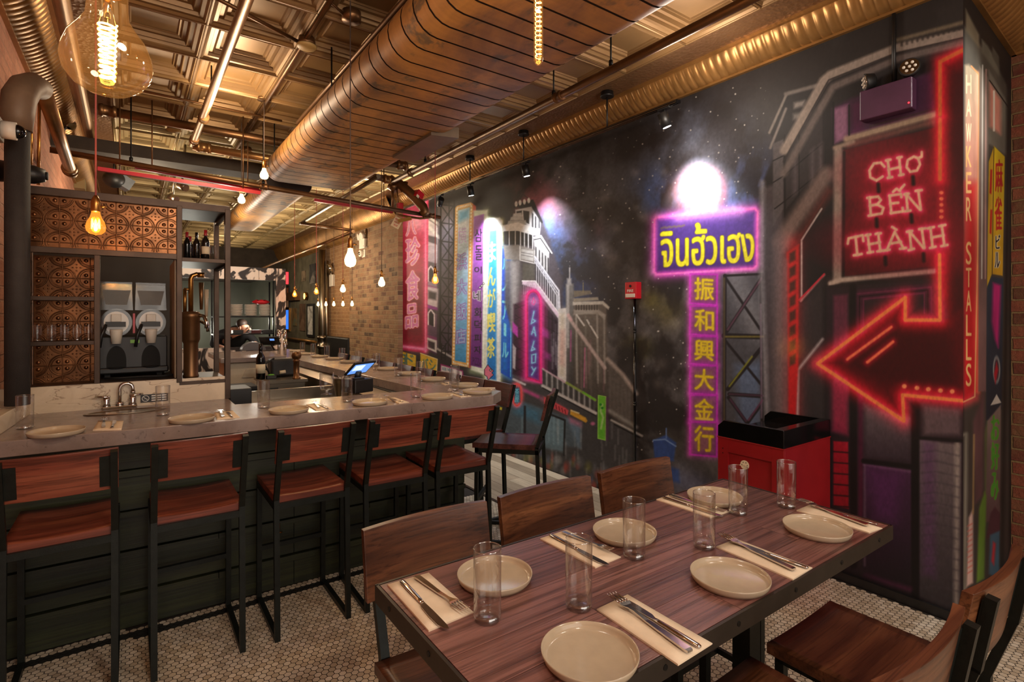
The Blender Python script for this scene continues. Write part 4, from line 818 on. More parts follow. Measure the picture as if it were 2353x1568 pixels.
    L([(2103, 930), (2103, 1380)], 18, (18, 15, 17), 2.5); L([(1984, 1060), (2100, 1074)], 11, (18, 15, 17), 2.5); L([(2103, 1006), (2212, 1014)], 7, (22, 18, 20), 2); L([(1990, 1325), (2090, 1355)], 12, (84, 34, 66), 5, .7); P([(1900, 1290), (2219, 1420), (2219, 1460), (1900, 1340)], (20, 18, 20), 8, .8)
    # neon arrow
    tip = [(2219, 922), (2074, 908), (2077, 968), (1879, 836), (2080, 684), (2080, 736), (2160, 736), (2159, 586)]; up = [(2160, 412), (2160, 274)]; up2 = [(2160, 264), (2160, 142), (2219, 112)]
    P([(2219, 915), (2078, 902), (2077, 960), (1892, 836), (2078, 696), (2078, 742), (2166, 742), (2219, 700)], (84, 8, 16), 4, .97)
    P([(1930, 836), (2070, 740), (2180, 760), (2200, 890), (2060, 890)], (58, 6, 12), 14, .8)
    G(tip, 22, (220, 10, 30), .75); G(tip, 11, (255, 30, 44), .8); L(tip, 8, (250, 138, 76), 1.6)
    for q in (up, up2): G(q, 20, (210, 10, 26), .7); G(q, 10, (255, 26, 34), .7); L(q, 9, (214, 104, 56), 1.8)
    for p in ([(1947, 826), (2048, 752)], [(1993, 833), (2052, 786)]): G(p, 9, (230, 20, 50), .6); L(p, 6.5, (246, 120, 84), 1.6)
    for p in ((2078, 888), (2107, 892), (2133, 895), (2161, 898), (2188, 900)): G([p], 9, (240, 30, 50), .6); cv.ell(p, 5.4, 5, (250, 150, 100), .3)
    for k in range(5): G([(2163, 443 + k * 14)], 8, (230, 30, 40), .5); cv.ell((2163, 443 + k * 14), 5, 4, (232, 110, 80), .3)
    cv.C *= (0.90 + 0.2 * fine[..., None])
    # store the finished colours on the wall mesh
    return wall_mesh('wall_right_mural', cv, pos, 0.6)
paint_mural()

# ---- the narrow return of the mural wall
def paint_return():
    nc, nr = 240, 760; A, B = Vector((XM, YC, 0)), Vector((4.168, 0.835, 0)); ts = np.linspace(0, 1, nc) ** 1.25; zs = np.linspace(0, 2.93, nr)
    pos = np.zeros((nr, nc, 3)); pos[..., 0] = (A.x + (B.x - A.x) * ts)[None]; pos[..., 1] = (A.y + (B.y - A.y) * ts)[None]; pos[..., 2] = zs[:, None]
    dep = pos[..., 0] * _Fw[0] + pos[..., 1] * _Fw[1]; SX = CX + FPX * (pos[..., 0] * _Rt[0] + pos[..., 1] * _Rt[1]) / dep; SY = HY - FPX * (pos[..., 2] - EYE) / dep  # image pixels of the return's vertices, projected through the camera
    cv = Canvas(SX, SY); L, P, G = cv.line, cv.poly, cv.glow; n = vnoise((nr, nc), (14, 5), 4, 21)
    cv.C[:] = np.array([30, 27, 26]) / 255.0
    P([(2216, 60), (2250, 100), (2296, 160), (2320, 210), (2318, 1330), (2214, 1430)], (92, 88, 78), 3, .95, (52, 44, 42))
    P([(2219, 20), (2250, 80), (2250, 110), (2219, 70)], (120, 110, 90), 3); P([(2256, 90), (2270, 105), (2296, 150), (2296, 175), (2256, 120)], (110, 106, 92), 3); P([(2280, 105), (2296, 130), (2296, 160), (2280, 130)], (84, 80, 70), 2)
    P([(2217, 150), (2226, 148), (2252, 170), (2247, 420), (2246, 900), (2216, 925)], (196, 180, 150), 4, 1, (206, 30, 40)); P([(2216, 420), (2248, 420), (2244, 900), (2214, 915)], (206, 34, 34), 14, .9, (196, 16, 30))
    G([(2250, 170), (2246, 900)], 7, (255, 90, 50), .7); L([(2232, 152), (2250, 172), (2247, 560), (2240, 912), (2214, 924)], 3, (250, 170, 110), 1); G([(2240, 915), (2214, 926)], 12, (255, 30, 40), .7)
    for t, y0, y1 in (('H', 172, 215), ('A', 228, 268), ('W', 284, 326), ('K', 336, 384), ('E', 396, 444), ('R', 454, 508), ('S', 556, 608), ('T', 616, 660), ('A', 668, 716), ('L', 724, 772), ('L', 780, 828), ('S', 836, 888)):
        cv.glyph(t, (2220, y0, 2232, y1), (250, 226, 186) if y0 < 300 else (248, 190, 120), None, 1, .02)
    P([(2250, 150), (2272, 180), (2266, 900), (2248, 900)], (120, 112, 100), 2, .95, (120, 84, 84)); L([(2258, 150), (2256, 640)], 3, (206, 200, 190), 1.2); L([(2266, 160), (2264, 640)], 3, (190, 150, 140), 1.4)
    P([(2272, 160), (2318, 240), (2316, 360), (2272, 330)], (120, 116, 104), 3); P([(2274, 190), (2300, 230), (2300, 310), (2274, 290)], (224, 150, 130), 5); L([(2284, 210), (2284, 300)], 4, (250, 244, 224), 1.6); L([(2274, 185), (2316, 245)], 2.4, B_2, 1)
    P([(2284, 336), (2309, 360), (2304, 634), (2279, 630)], (232, 200, 40), 1.2, 1, (206, 156, 40)); P([(2284, 336), (2279, 630), (2268, 662), (2272, 372)], (206, 164, 44), 1); L([(2284, 338), (2280, 630)], 1.6, (80, 60, 30), .6)
    for y in (390, 482): P([(2276, y), (2280, y), (2278, y + 56), (2274, y + 54)], (190, 26, 30), 1.6)
    for t, b in (('麻', (2287, 366, 2304, 442)), ('雀', (2286, 452, 2302, 530))): cv.glyph(t, b, (196, 44, 40), None, 1, .02)
    for t, b in (('ビ', (2288, 540, 2298, 572)), ('ル', (2286, 580, 2297, 616))): cv.glyph(t, b, (24, 22, 22), None, 1, .03, (240, 230, 200))
    P([(2278, 636), (2306, 640), (2302, 940), (2266, 980), (2268, 660)], (44, 58, 74), 1.6, 1, (26, 34, 46)); P([(2282, 650), (2300, 656), (2294, 800), (2286, 780), (2279, 740)], (196, 40, 120), 4); cv.ell((2290, 850), 8, 30, (190, 186, 180), .2); cv.ell((2290, 850), 6, 26, (60, 50, 60), .2); P([(2290, 832), (2294, 850), (2287, 884), (2284, 860)], (170, 24, 40), 2); P([(2290, 906), (2301, 926), (2276, 932)], (206, 196, 186), 1)
    P([(2300, 930), (2299, 1200), (2264, 1200), (2268, 968)], (128, 108, 100), 2, 1, (84, 60, 62)); P([(2268, 968), (2264, 1210), (2262, 1000)], (100, 110, 60), 3, .8)
    for t, b in (('お', (2278, 955, 2296, 1012)), ('好', (2278, 1016, 2295, 1080)), ('み', (2278, 1086, 2294, 1150))): cv.glyph(t, b, (70, 140, 40), (110, 140, 50), 2, .03)
    P([(2286, 1165), (2298, 1180), (2298, 1220), (2266, 1240), (2276, 1180)], (70, 36, 46), 2); P([(2275, 1230), (2298, 1220), (2296, 1330), (2272, 1320)], (60, 90, 110), 3); P([(2282, 1245), (2288, 1250), (2284, 1300), (2278, 1290)], (180, 40, 50), 3)
    P([(2262, 1130), (2266, 1140), (2262, 1330), (2244, 1340), (2250, 1170)], (96, 130, 40), 3); P([(2236, 970), (2262, 900), (2258, 1140), (2240, 1160)], (96, 62, 66), 4, .9); P([(2226, 1190), (2236, 1170), (2236, 1340), (2220, 1350)], (206, 170, 160), 3); L([(2238, 1000), (2236, 1180)], 4, (150, 120, 80), 2)
    for i in range(10): L([(2223, 1210 + i * 12), (2234, 1204 + i * 12)], 3, (190, 90, 80), 1.4, .7)
    L([(2214, 1000), (2220, 998), (2216, 1400)], 8, (150, 144, 128), 4, .8); L([(2318, 200), (2312, 700), (2302, 1300)], 9, (28, 26, 25), 4, .9)
    cv.C *= (0.8 + 0.4 * n[..., None])
    return wall_mesh('wall_return_mural', cv, pos, 0.6)
B_2 = (24, 22, 22)
paint_return()

# ---- the track lamps that wash the mural (their heads are built below)
TRX = 2.85
SPOTS = [((1012, 455), (960, 640), 84, 88), ((1081, 440), (1120, 690), 90, 88), ((1208, 388), (1262, 650), 95, 96), ((1527, 275), (1610, 520), 56, 76)]
for hp, tp, w_, an in SPOTS:
    h = Px(hp[0], hp[1], TRX); t = Px(tp[0], tp[1], XM); spot('track_spot_light', (h.x, h.y, h.z - 0.07), t, w_, an, COOL, 1.0)

# ================================================================== THINGS UNDER THE CEILING
def rust_duct():
    s = NT('rust_patinated_duct'); v = s.coords((1.0, 0.6, 1.0)); n = s.noise(v, 2.4, 6, 0.62, 0.4); n2 = s.noise(v, 6, 5, 0.6, 0.3)
    vs = s.coords((3, 30, 3)); n3 = s.noise(vs, 1.5, 4)
    c = s.ramp(n, [(0.25, lin((110, 74, 48))), (0.42, lin((140, 96, 58))), (0.56, lin((184, 128, 64))), (0.75, lin((148, 102, 60)))])
    c = s.mix(s.ramp(n2, [(0.565, (0, 0, 0)), (0.63, (0.8,) * 3)]), c, lin((92, 78, 62)))
    c = s.mix(0.35, c, s.ramp(n3, [(0.3, (0.6,) * 3), (0.7, (1.1,) * 3)]), 'MULTIPLY'); return s.set(c, 0.5, 0.12)
M['duct'] = rust_duct(); M['seam'] = simple('dark_seam', (38, 24, 18), 0.6)
def oval(xc, hw, r, zb, seg=10):
    pts = []
    for k in range(seg + 1):
        a = -math.pi / 2 + math.pi * k / seg; pts.append((xc + hw + r * math.cos(a), zb + r + r * math.sin(a)))
    for k in range(seg + 1):
        a = math.pi / 2 + math.pi * k / seg; pts.append((xc - hw + r * math.cos(a), zb + r + r * math.sin(a)))
    return pts
def duct(name, x1, x2, r, zb, y0, y1, pitch, label):
    pr = oval((x1 + x2) / 2, (x2 - x1) / 2, r, zb); n = len(pr); t = thing(name, (0, 0, 0), label, 'air duct')
    rngd = random.Random(2); ys = [y0]
    while ys[-1] < y1 - pitch: ys.append(ys[-1] + pitch * rngd.uniform(0.85, 1.15))
    ys.append(y1); body = MB(); seam = MB()
    for a, b in zip(ys[:-1], ys[1:]):
        g = 0.0055; vs = [(x, y, z) for y in (a + g, b - g) for x, z in pr]
        body.add(vs, [(i, (i + 1) % n, n + (i + 1) % n, n + i) for i in range(n)], True)
    pi = oval((x1 + x2) / 2, (x2 - x1) / 2, r - 0.004, zb + 0.004)
    seam.add([(x, y, z) for y in (y0 + 0.004, y1 - 0.004) for x, z in pi], [(i, (i + 1) % n, n + (i + 1) % n, n + i) for i in range(n)] + [tuple(range(n))[::-1], tuple(range(n, 2 * n))])
    bo = body.build('shell', 'duct', t); seam.build('seam_band', 'seam', t)
    return t
dm = duct('air_duct', 1.081, 1.648, 0.115, 2.62, -1.9, 5.13, 0.125, 'long rust-orange oval air duct of seamed bands hanging under the tin ceiling')
bootb = MB(); bootb.prism([(1.60, 3.15, 2.60), (1.78, 3.10, 2.60), (1.78, 3.78, 2.60), (1.60, 3.78, 2.60)], (0, 0, 0.07)); bootb.build('side_boot', simple('bare_duct_metal', (112, 96, 80), 0.4, 0.5, 0.25, 5), dm)
for (x, y) in ((1.0, 3.3), (1.0, 4.9), (1.72, 1.9), (1.72, 4.4)):
    MB().tube([(x, y, ZC), (x, y, 2.70)], 0.005, 8).box((x, y, 2.70), (0.05, 0.03, 0.015)).build('hanger_rod', 'iron', dm)
MB().tube([(1.02, y / 10, 2.865) for y in range(-18, 51, 10)], 0.014, 8).build('side_conduit', 'bronze_dark', dm)
d2 = duct('air_duct', 1.14, 1.36, 0.10, 2.60, 5.45, 8.3, 0.1, 'narrower rust-brown duct behind the red pipe channels above the bar')
for y in (5.8, 7.8): MB().tube([(1.25, y, ZC), (1.25, y, 2.79)], 0.005, 8).build('hanger_rod', 'iron', d2)

def pipe(name, label, pts, r, mat, cat='pipe', group=None, couplings=(), hangers=(), ztop=ZC):
    t = MB().tube(pts, r, 16).build(name, mat); tag(t, label, cat, group)
    for c, d in couplings:
        c = Vector(c); d = Vector(d).normalized()
        MB().tube([c - d * r * 1.6, c - d * r * 0.9, c - d * r * .8, c + d * r * .8, c + d * r * .9, c + d * r * 1.6], r, 16, True, [r * 1.2, r * 1.45, r * 1.2, r * 1.2, r * 1.45, r * 1.2]).build('coupling', mat, t)
    for h in hangers:
        MB().tube([(h[0], h[1], h[2] + r), (h[0], h[1], ztop)], 0.005, 8).lathe([(0.012, 0), (0.012, 0.03)], 10, (h[0], h[1], h[2] + r)).build('hanger_rod', 'iron', t)
    return t
pipe('sprinkler_pipe', 'bronze sprinkler pipe with ring hanger running beside the mural cornice', [(2.2, -1.5, 2.80), (2.2, 5.22, 2.80)], 0.024, 'bronze_dark', couplings=(((2.2, 2.57, 2.80), (0, 1, 0)), ((2.2, 4.75, 2.80), (0, 1, 0))), hangers=((2.2, 2.12, 2.80), (2.2, 2.62, 2.80), (2.2, 4.45, 2.80)))
pipe('sprinkler_pipe', 'bright bronze pipe running from above the big bulb to the cross pipes', [(0.44, -1.2, 2.85), (0.42, 5.2, 2.85)], 0.026, 'bronze', couplings=(((0.43, 4.45, 2.85), (0, 1, 0)), ((0.422, 5.05, 2.85), (0, 1, 0))), hangers=((0.43, 4.0, 2.85), (0.435, 2.9, 2.85)))
pipe('cross_pipe', 'thick bronze cross pipe meeting the bright lengthwise pipe at an elbow', [(0.42, 5.2, 2.84), (2.25, 5.22, 2.82)], 0.034, 'bronze', couplings=(((0.50, 5.2, 2.84), (1, 0, 0)), ((2.16, 5.22, 2.82), (1, 0, 0))))
pipe('cross_pipe', 'bronze cross pipe high under the coffers from left border to duct', [(-0.16, 4.95, 2.93), (2.25, 5.02, 2.93)], 0.034, 'bronze_dark', couplings=(((-0.14, 4.95, 2.93), (1, 0, 0)), ((2.22, 5.02, 2.93), (1, 0, 0))))
pipe('ceiling_pipe', 'long gold pipe passing behind the big bulb along the left border', [(-0.25, -1.0, 2.90), (-0.28, 6.3, 2.90)], 0.036, 'bronze', couplings=(((-0.28, 6.0, 2.90), (0, 1, 0)),))
pipe('ceiling_pipe', 'short gold pipe leaving the wrapped stack elbow along the left wall', [(-0.335, 3.33, 2.475), (-0.36, 5.15, 2.475)], 0.034, 'bronze', couplings=(((-0.36, 5.0, 2.475), (0, 1, 0)),))
pipe('cross_pipe', 'low brown pipe spanning the whole room above red channels', [(-0.45, 4.78, 2.545), (2.72, 5.15, 2.475)], 0.021, 'bronze_dark', couplings=(((0.92, 4.94, 2.515), (1, 0.1, 0)), ((2.62, 5.14, 2.48), (1, 0.1, 0))), hangers=((0.92, 4.94, 2.515), (0.0, 4.83, 2.53)))
pipe('conduit', 'thin bronze conduit across the coffers above the bar', [(-0.1, 4.62, 3.02), (1.0, 4.62, 3.0)], 0.009, 'bronze_dark')
pipe('conduit', 'dark conduit fixed along a coffer ridge between ceiling discs', [(0.835, 1.0, 3.035), (0.835, 6.6, 3.035)], 0.012, 'bronze_dark')
pipe('conduit', 'dark conduit crossing the coffers from the disc to the left', [(0.30, 3.05, 3.03), (0.83, 3.30, 3.03)], 0.011, 'bronze_dark')
for i, (a, b) in enumerate((((310, 384), (600, 437)), ((224, 388), (598, 444)), ((722, 460), (902, 488)))):
    pa, pb = Pz(*a, 2.53), Pz(*b, 2.50)
    if i == 1: pa, pb = Pz(*a, 2.47), Pz(*b, 2.44)
    lab = ('upper red steel channel beside the low brown pipe', 'lower red steel channel under the low brown pipe', 'red steel channel to the right of the duct near the valves')[i]
    c = MB().beam(pa, pb, 0.03, 0.028).build('strut_channel', 'red_paint'); tag(c, lab, 'channel', 'red channels')
    for k in ((0.12, 0.88) if i != 2 else (0.88,)):
        q = pa.lerp(pb, k); MB().tube([q, (q.x, q.y, ZC)], 0.005, 8).build('hanger_rod', 'bronze_dark', c)
# wrapped soil stack on the left
st = thing('wrapped_stack', (-0.41, 3.2, 1.02), 'thick black wrapped pipe with an elbow standing in the left corner', 'pipe')
st0 = Vector((-0.41, 3.2, 1.02))
MB().tube([(0, 0, 0), (0, 0, 1.24)], 0.044, 20).build('riser', simple('wrapped_pipe_insulation', (48, 43, 40), 0.75, 0, 0.2, 20, 0.3), st)
el = [Vector((0, 0, 1.22)), Vector((0, 0, 1.30)), Vector((0.005, 0.01, 1.37)), Vector((0.022, 0.035, 1.425)), Vector((0.045, 0.07, 1.455)), Vector((0.07, 0.12, 1.46))]
MB().tube(el, 0.056, 20, True, [0.052, 0.06, 0.062, 0.06, 0.056, 0.048]).build('elbow', simple('elbow_jacket', (120, 96, 74), 0.55, 0.1, 0.2, 9, 0.2), st)
for i, (x, z0, z1, l) in enumerate(((70, 200, 420, 'copper conduit running down the left bricks beside the wrapped stack'), (88, 210, 425, 'second slim conduit down the left bricks near the strobe lamp'))):
    a, b = Px(x + 3, z0, XL + 0.02), Px(x, z1, XL + 0.02); pipe('conduit', l, [a, b], 0.009, 'brass')
# wall conduits and boxes top left
cb = thing('conduit_run', (XL + 0.03, 2.2, 2.6), 'silver conduit with a black junction box climbing the left wall', 'conduit')
def rel(o, p): return tuple(Vector(p) - o.location)
p = [Px(26, -20, XL + 0.03), Px(48, 55, XL + 0.03), Px(92, 180, XL + 0.03)]
MB().tube([rel(cb, q) for q in p], 0.009, 10).build('tube', 'stainless', cb)
MB().box(rel(cb, Px(50, 40, XL + 0.035)), (0.05, 0.12, 0.09)).build('junction_box', 'black', cb, bevel=0.004)
em = thing('emergency_lamp', Px(134, 315, XL + 0.04), 'small white emergency lamp with round head on the left wall', 'emergency light')
MB().box((0, 0, 0), (0.07, 0.16, 0.11)).build('battery_box', 'white_plastic', em, bevel=0.006)
MB().tube([(0.05, -0.02, 0.11), (0.09, -0.05, 0.11)], 0.045, 16).build('lamp_head', 'chrome', em); MB().tube([(0.03, 0, 0.05), (0.05, -0.01, 0.1)], 0.01, 8).build('bracket', 'white_plastic', em)
dv = thing('dome_camera', (XL, 3.0, 2.18), 'white dome camera on a grey box beside the wrapped stack', 'camera')
MB().bb((0, -0.06, -0.045), (0.09, 0.04, 0.045)).build('mount_box', simple('grey_box', (120, 112, 104), 0.5), dv, bevel=0.004)
MB().tube([(0.09, -0.01, 0), (0.135, -0.01, 0)], 0.036, 20).build('housing', 'white_plastic', dv); MB().ball((0.137, -0.01, 0), 0.029, 16, 10).build('dome', 'black_gloss', dv)
hs = thing('speaker_horn', (XL, 3.55, 2.12), 'black cone loudspeaker low behind the wrapped stack', 'speaker')
MB().tube([(0, 0, 0), (0.07, 0, 0), (0.13, 0, 0), (0.17, 0, 0)], 0.05, 18, True, [0.052, 0.05, 0.045, 0.03]).build('housing', 'black', hs); MB().tube([(0.168, 0, 0), (0.18, 0, 0)], 0.02, 14).build('lens_ring', 'rubber', hs)

# ceiling discs
def disc(p, label, cat='detector', drop=None):
    t = thing('ceiling_rose', p, label, cat); MB().lathe([(0.045, 0), (0.05, -0.03), (0.05, -0.045)], 20).build('box', 'bronze_dark', t); MB().lathe([(0.052, -0.045), (0.058, -0.05), (0.05, -0.062), (0.0, -0.066)], 24).build('cover', simple('cream_cover', (196, 160, 100), 0.5), t); return t
disc((0.845, 3.27, ZC), 'cream smoke detector on the coffer crossing nearest the duct', 'smoke detector')
disc((0.30, 5.42, ZC), 'small pale ceiling rose behind the thick cross pipe, over the elbow', 'ceiling rose')
disc((0.92, 5.75, ZC), 'small pale ceiling rose between thick cross pipe and dark beam', 'ceiling rose')
t = thing('cable_box', (0.97, 2.85, ZC), 'round bronze junction box with a cable at the duct edge', 'junction box')
MB().lathe([(0.05, 0.0), (0.05, -0.05), (0.0, -0.055)], 20).build('box', 'bronze_dark', t); MB().tube([(-0.04, 0, -0.03), (-0.12, -0.05, -0.02), (-0.25, -0.1, 0.0), (-0.4, -0.3, -0.005)], 0.008, 8).build('cable', 'bronze_dark', t)

# ---- track with spot heads
rail = thing('track_rail', (0, 0, 0), 'black lighting track hung on three stems in front of the mural', 'track')
TZ = Px(1395, 300, TRX).z
ends = Px(1560, 250, TRX).y, 6.6
MB().bb((TRX - 0.018, ends[0], TZ), (TRX + 0.018, ends[1], TZ + 0.02)).build('rail', 'black_gloss', rail)
MB().bb((TRX - 0.012, ends[0] + 0.01, TZ - 0.003), (TRX - 0.006, ends[1] - 0.01, TZ)).bb((TRX + 0.006, ends[0] + 0.01, TZ - 0.003), (TRX + 0.012, ends[1] - 0.01, TZ)).bb((TRX - 0.0195, ends[0] + .01, TZ + .002), (TRX - 0.018, ends[1] - .01, TZ + .006)).bb((TRX - 0.0195, ends[0] + .01, TZ + .013), (TRX - 0.018, ends[1] - .01, TZ + .016)).build('contact_strip', 'chrome', rail)
for x in (1395, 1203, 1080):
    yy = Px(x, 300, TRX).y
    st_ = MB().tube([(TRX, yy, TZ + 0.02), (TRX, yy, ZC - 0.035)], 0.006, 10).build('stem', 'black', rail)
    MB().lathe([(0.042, ZC - 0.038), (0.05, ZC - 0.036), (0.05, ZC - 0.028), (0.046, ZC - 0.026), (0.046, ZC)], 24, (TRX, yy, 0)).build('canopy', 'black', st_)
for i, (hp, tp, w_, an) in enumerate(SPOTS):
    h = Px(hp[0], hp[1], TRX); tgt = Px(tp[0], tp[1], XM)
    g = thing('track_spotlight', (TRX, h.y, TZ), ('black track spotlight farthest along the track, beyond the pipe cluster', 'black track spotlight under the farthest track stem, over the blue sign', 'black track spotlight beside the middle track stem, above the tower', 'black track spotlight at the near track end, facing the Thai sign')[i], 'spotlight')
    MB().box((0, 0, 0.004), (0.034, 0.09, 0.03)).build('adapter', 'black', g); MB().tube([(0, 0, -0.01), (0, 0, -0.05)], 0.006, 8).box((0, 0, -0.03), (0.014, 0.05, 0.006)).build('yoke', 'black', g)
    c = Vector((0, 0, -0.075)); d = (tgt - Vector((TRX, h.y, TZ - 0.075))).normalized()
    hd = MB().tube([c - d * 0.045, c + d * 0.05], 0.034, 18).build('lamp_head', 'black', g)
    MB().tube([c + d * 0.047, c + d * 0.052], 0.027, 16).build('lens', emit('spot_lens', (255, 250, 240), 6.0) if i == 0 else bpy.data.materials['spot_lens'], hd)

# ---- pendants
def bulb_profile(R, h):   # A-shape, tip down, origin at socket bottom
    return [(R * .42, 0), (R * .44, -h * .10), (R * .56, -h * .26), (R * .85, -h * .45), (R * 1.0, -h * .66), (R * .92, -h * .84), (R * .6, -h * .96), (R * .12, -h * 1.0), (0.0, -h * 1.03)]
def filament(mb, r, h, z0, turns=5, wire=0.0012, cage=True):
    n = 60 if cage else 40; pts = []
    if cage:
        for k in range(n + 1):
            a = 2 * math.pi * k / n; zig = (k % 10) / 10.0; zig = abs(2 * zig - 1); pts.append((r * math.cos(a), r * math.sin(a), z0 - h * zig))
    else:
        for k in range(turns * 12 + 1):
            a = 2 * math.pi * k / 12; pts.append((r * math.cos(a), r * math.sin(a), z0 - h * k / (turns * 12)))
    mb.tube(pts, wire, 5, True)
def pendant(x, y, zb, R, h, label, cord='grey_cord', amber=False, watts=2.0, group=None, key=True, canopy=True, fil=None, wire=None, top=None):
    """zb = height of the bulb tip"""
    t = thing('pendant_bulb', (x, y, ZC if top is None else top), label, 'pendant light', group); z = lambda q: q - (ZC if top is None else top)
    zs = zb + h
    MB().tube([(0, 0, z(zs + 0.06)), (0, 0, 0)], 0.0032, 8).build('cord', cord, t)
    if canopy: MB().lathe([(0.0, -0.012), (0.05, -0.010), (0.055, 0.0)], 20).build('canopy', 'bronze_dark', t)
    so = MB().lathe([(R * .40, z(zs) - 0.004), (R * .5, z(zs)), (R * .5, z(zs) + 0.035), (R * .36, z(zs) + 0.05), (0.006, z(zs) + 0.062)], 16).build('socket', 'brass', t)
    if key: MB().tube([(R * .45, 0, z(zs) + 0.02), (R * .45 + 0.02, 0, z(zs) + 0.02)], 0.004, 8).build('key_switch', 'brass', so)
    b = MB().lathe([(a, q + z(zs)) for a, q in bulb_profile(R, h)], 28).build('bulb', 'bulb_amber' if amber else 'bulb_lit', t)
    f = MB(); filament(f, R * .38, h * .38, z(zs) - h * .36, wire=wire or 0.0018); f.build('filament', fil or 'filament', b)
    MB().tube([(0, 0, z(zs)), (0, 0, z(zs) - h * .4)], R * .1, 8).build('glass_stem', 'bulb_clear', b)
    point('pendant_bulb_light', (x, y, zb + h * .42), watts, WARM, R * .25)
    return t
Pq = lambda px, py, d: Pd(px, py, d)
# the big globe close to the viewer
bp = Pq(247, 216, 1.17); R0, H0 = 0.0835, 0.21
g = thing('globe_bulb', (bp.x, bp.y, ZC), 'oversized clear globe bulb with glowing spiral hanging nearest the viewer', 'pendant light')
zz = bp.z - ZC
prof = [(0.0375, H0 + .02), (0.0375, H0 - .02), (0.040, H0 - .045), (0.052, H0 - .065), (0.070, H0 - .09), (0.0805, H0 - .118), (R0, H0 - .142), (0.078, H0 - .168), (0.062, H0 - .19), (0.038, H0 - .205), (0.0, H0 - .21)]
gb = MB().lathe([(a, b + zz) for a, b in prof], 40).build('bulb', 'bulb_globe', g)
fl = MB(); fl.tube([((0.017 - 0.004 * k / 132) * math.cos(k * 2 * math.pi / 12) , (0.017 - 0.004 * k / 132) * math.sin(k * 2 * math.pi / 12), zz + 0.155 - 0.125 * k / 132) for k in range(133)], 0.0021, 6); fl.build('filament', 'filament', gb)
MB().tube([(0, 0, zz + .22), (0, 0, zz + .165)], 0.006, 10).tube([(0.004, 0, zz + .205), (0.016, 0, zz + .15)], 0.0007, 5).tube([(-0.004, 0, zz + .205), (-0.016, 0, zz + .15)], 0.0007, 5).tube([(0.0, .004, zz + .205), (0.0, .012, zz + .16)], 0.0007, 5).build('glass_stem', 'chrome', gb)
MB().lathe([(0.03, zz + H0 + .012), (0.032, zz + H0 + .03), (0.03, zz + H0 + .09), (0.006, zz + H0 + .11)], 20).build('socket', 'brass', g)
MB().tube([(0, 0, zz + H0 + .1), (0, 0, 0)], 0.0035, 8).build('cord', 'pink_cord', g)
point('globe_bulb_light', (bp.x, bp.y, bp.z + 0.1), 3.0, WARM, 0.012)
# tube lamp over the table
bp = Pq(1237, 150, 1.52); g = thing('tube_bulb', (bp.x, bp.y, ZC), 'slim tubular bulb with a coiled filament hanging over the dining table', 'pendant light'); zz = bp.z - ZC
gb = MB().lathe([(0.0, zz), (0.007, zz + .002), (0.0130, zz + .012), (0.0136, zz + .03), (0.0136, zz + .30)], 24).build('bulb', 'bulb_globe', g)
fl = MB(); fl.tube([(0.0090 * math.cos(k * .75), 0.0090 * math.sin(k * .75), zz + .02 + .27 * k / 170) for k in range(171)], 0.0010, 5); fl.build('filament', emit('orange_filament', (255, 150, 60), 16.0), gb)
MB().lathe([(0.015, zz + .30), (0.017, zz + .305), (0.017, zz + .36), (0.004, zz + .38)], 18).build('socket', 'brass', g); MB().tube([(0, 0, zz + .37), (0, 0, 0)], 0.003, 8).build('cord', 'grey_cord', g)
point('tube_bulb_light', (bp.x, bp.y, bp.z + 0.16), 4.0, WARM, 0.006)
for (px, py, d, R, h, lab, cord, amber, w_, can) in (
    (220, 540, 2.12, .0335, .095, 'amber-glassed pendant bulb in front of the copper tiles', 'pink_cord', True, 1.6, True),
    (805, 614, 2.78, .0295, .10, 'brightest clear pendant bulb on a long cord over the bar middle', 'grey_cord', False, 4.5, False),
    (607, 412, 4.05, .031, .085, 'short-corded pendant bulb right against the duct curve', 'grey_cord', False, 3.0, True),
    (555, 468, 4.55, .030, .085, 'pendant bulb below the red channels in front of the narrower duct', 'grey_cord', False, 0.6, False),
    (1000, 653, 4.6, .030, .09, 'small pendant bulb hanging in front of the red neon lettering', 'pink_cord', True, 2.0, False),
    (877, 659, 4.9, .031, .09, 'pendant bulb hanging in front of the brown brick pier', 'grey_cord', False, 3.2, False),
    (788, 672, 6.1, .031, .09, 'pendant bulb in front of the light brick stretch', 'pink_cord', False, 2.5, False),
    (727, 677, 6.9, .031, .09, 'amber pendant bulb in front of the standing pipes', 'pink_cord', True, 1.6, False),
    (677, 683, 7.4, .031, .09, 'amber pendant bulb in front of the grey plaster wall', 'pink_cord', True, 1.6, False)):
    p = Pq(px, py, d); pendant(p.x, p.y, p.z, R, h, lab, cord, amber, w_, None, True, can, 'filament_dim' if amber else 'filament', 0.0035 if d > 4 else 0.0026)
for i, px in enumerate((731, 749, 767, 788, 809)):
    p = Px(px, 704, 2.72); pendant(p.x, p.y, p.z, .024, .085, ('small bulb in front of the standing pipes, first of the row of five', 'second small bulb of the row of five', 'middle small bulb of the row of five', 'fourth small bulb of the row of five', 'last small bulb of the row of five, by the brick pier edge')[i], 'grey_cord', False, 1.2, 'row of five small bulbs along the light bricks', False, False, 'filament', 0.005)

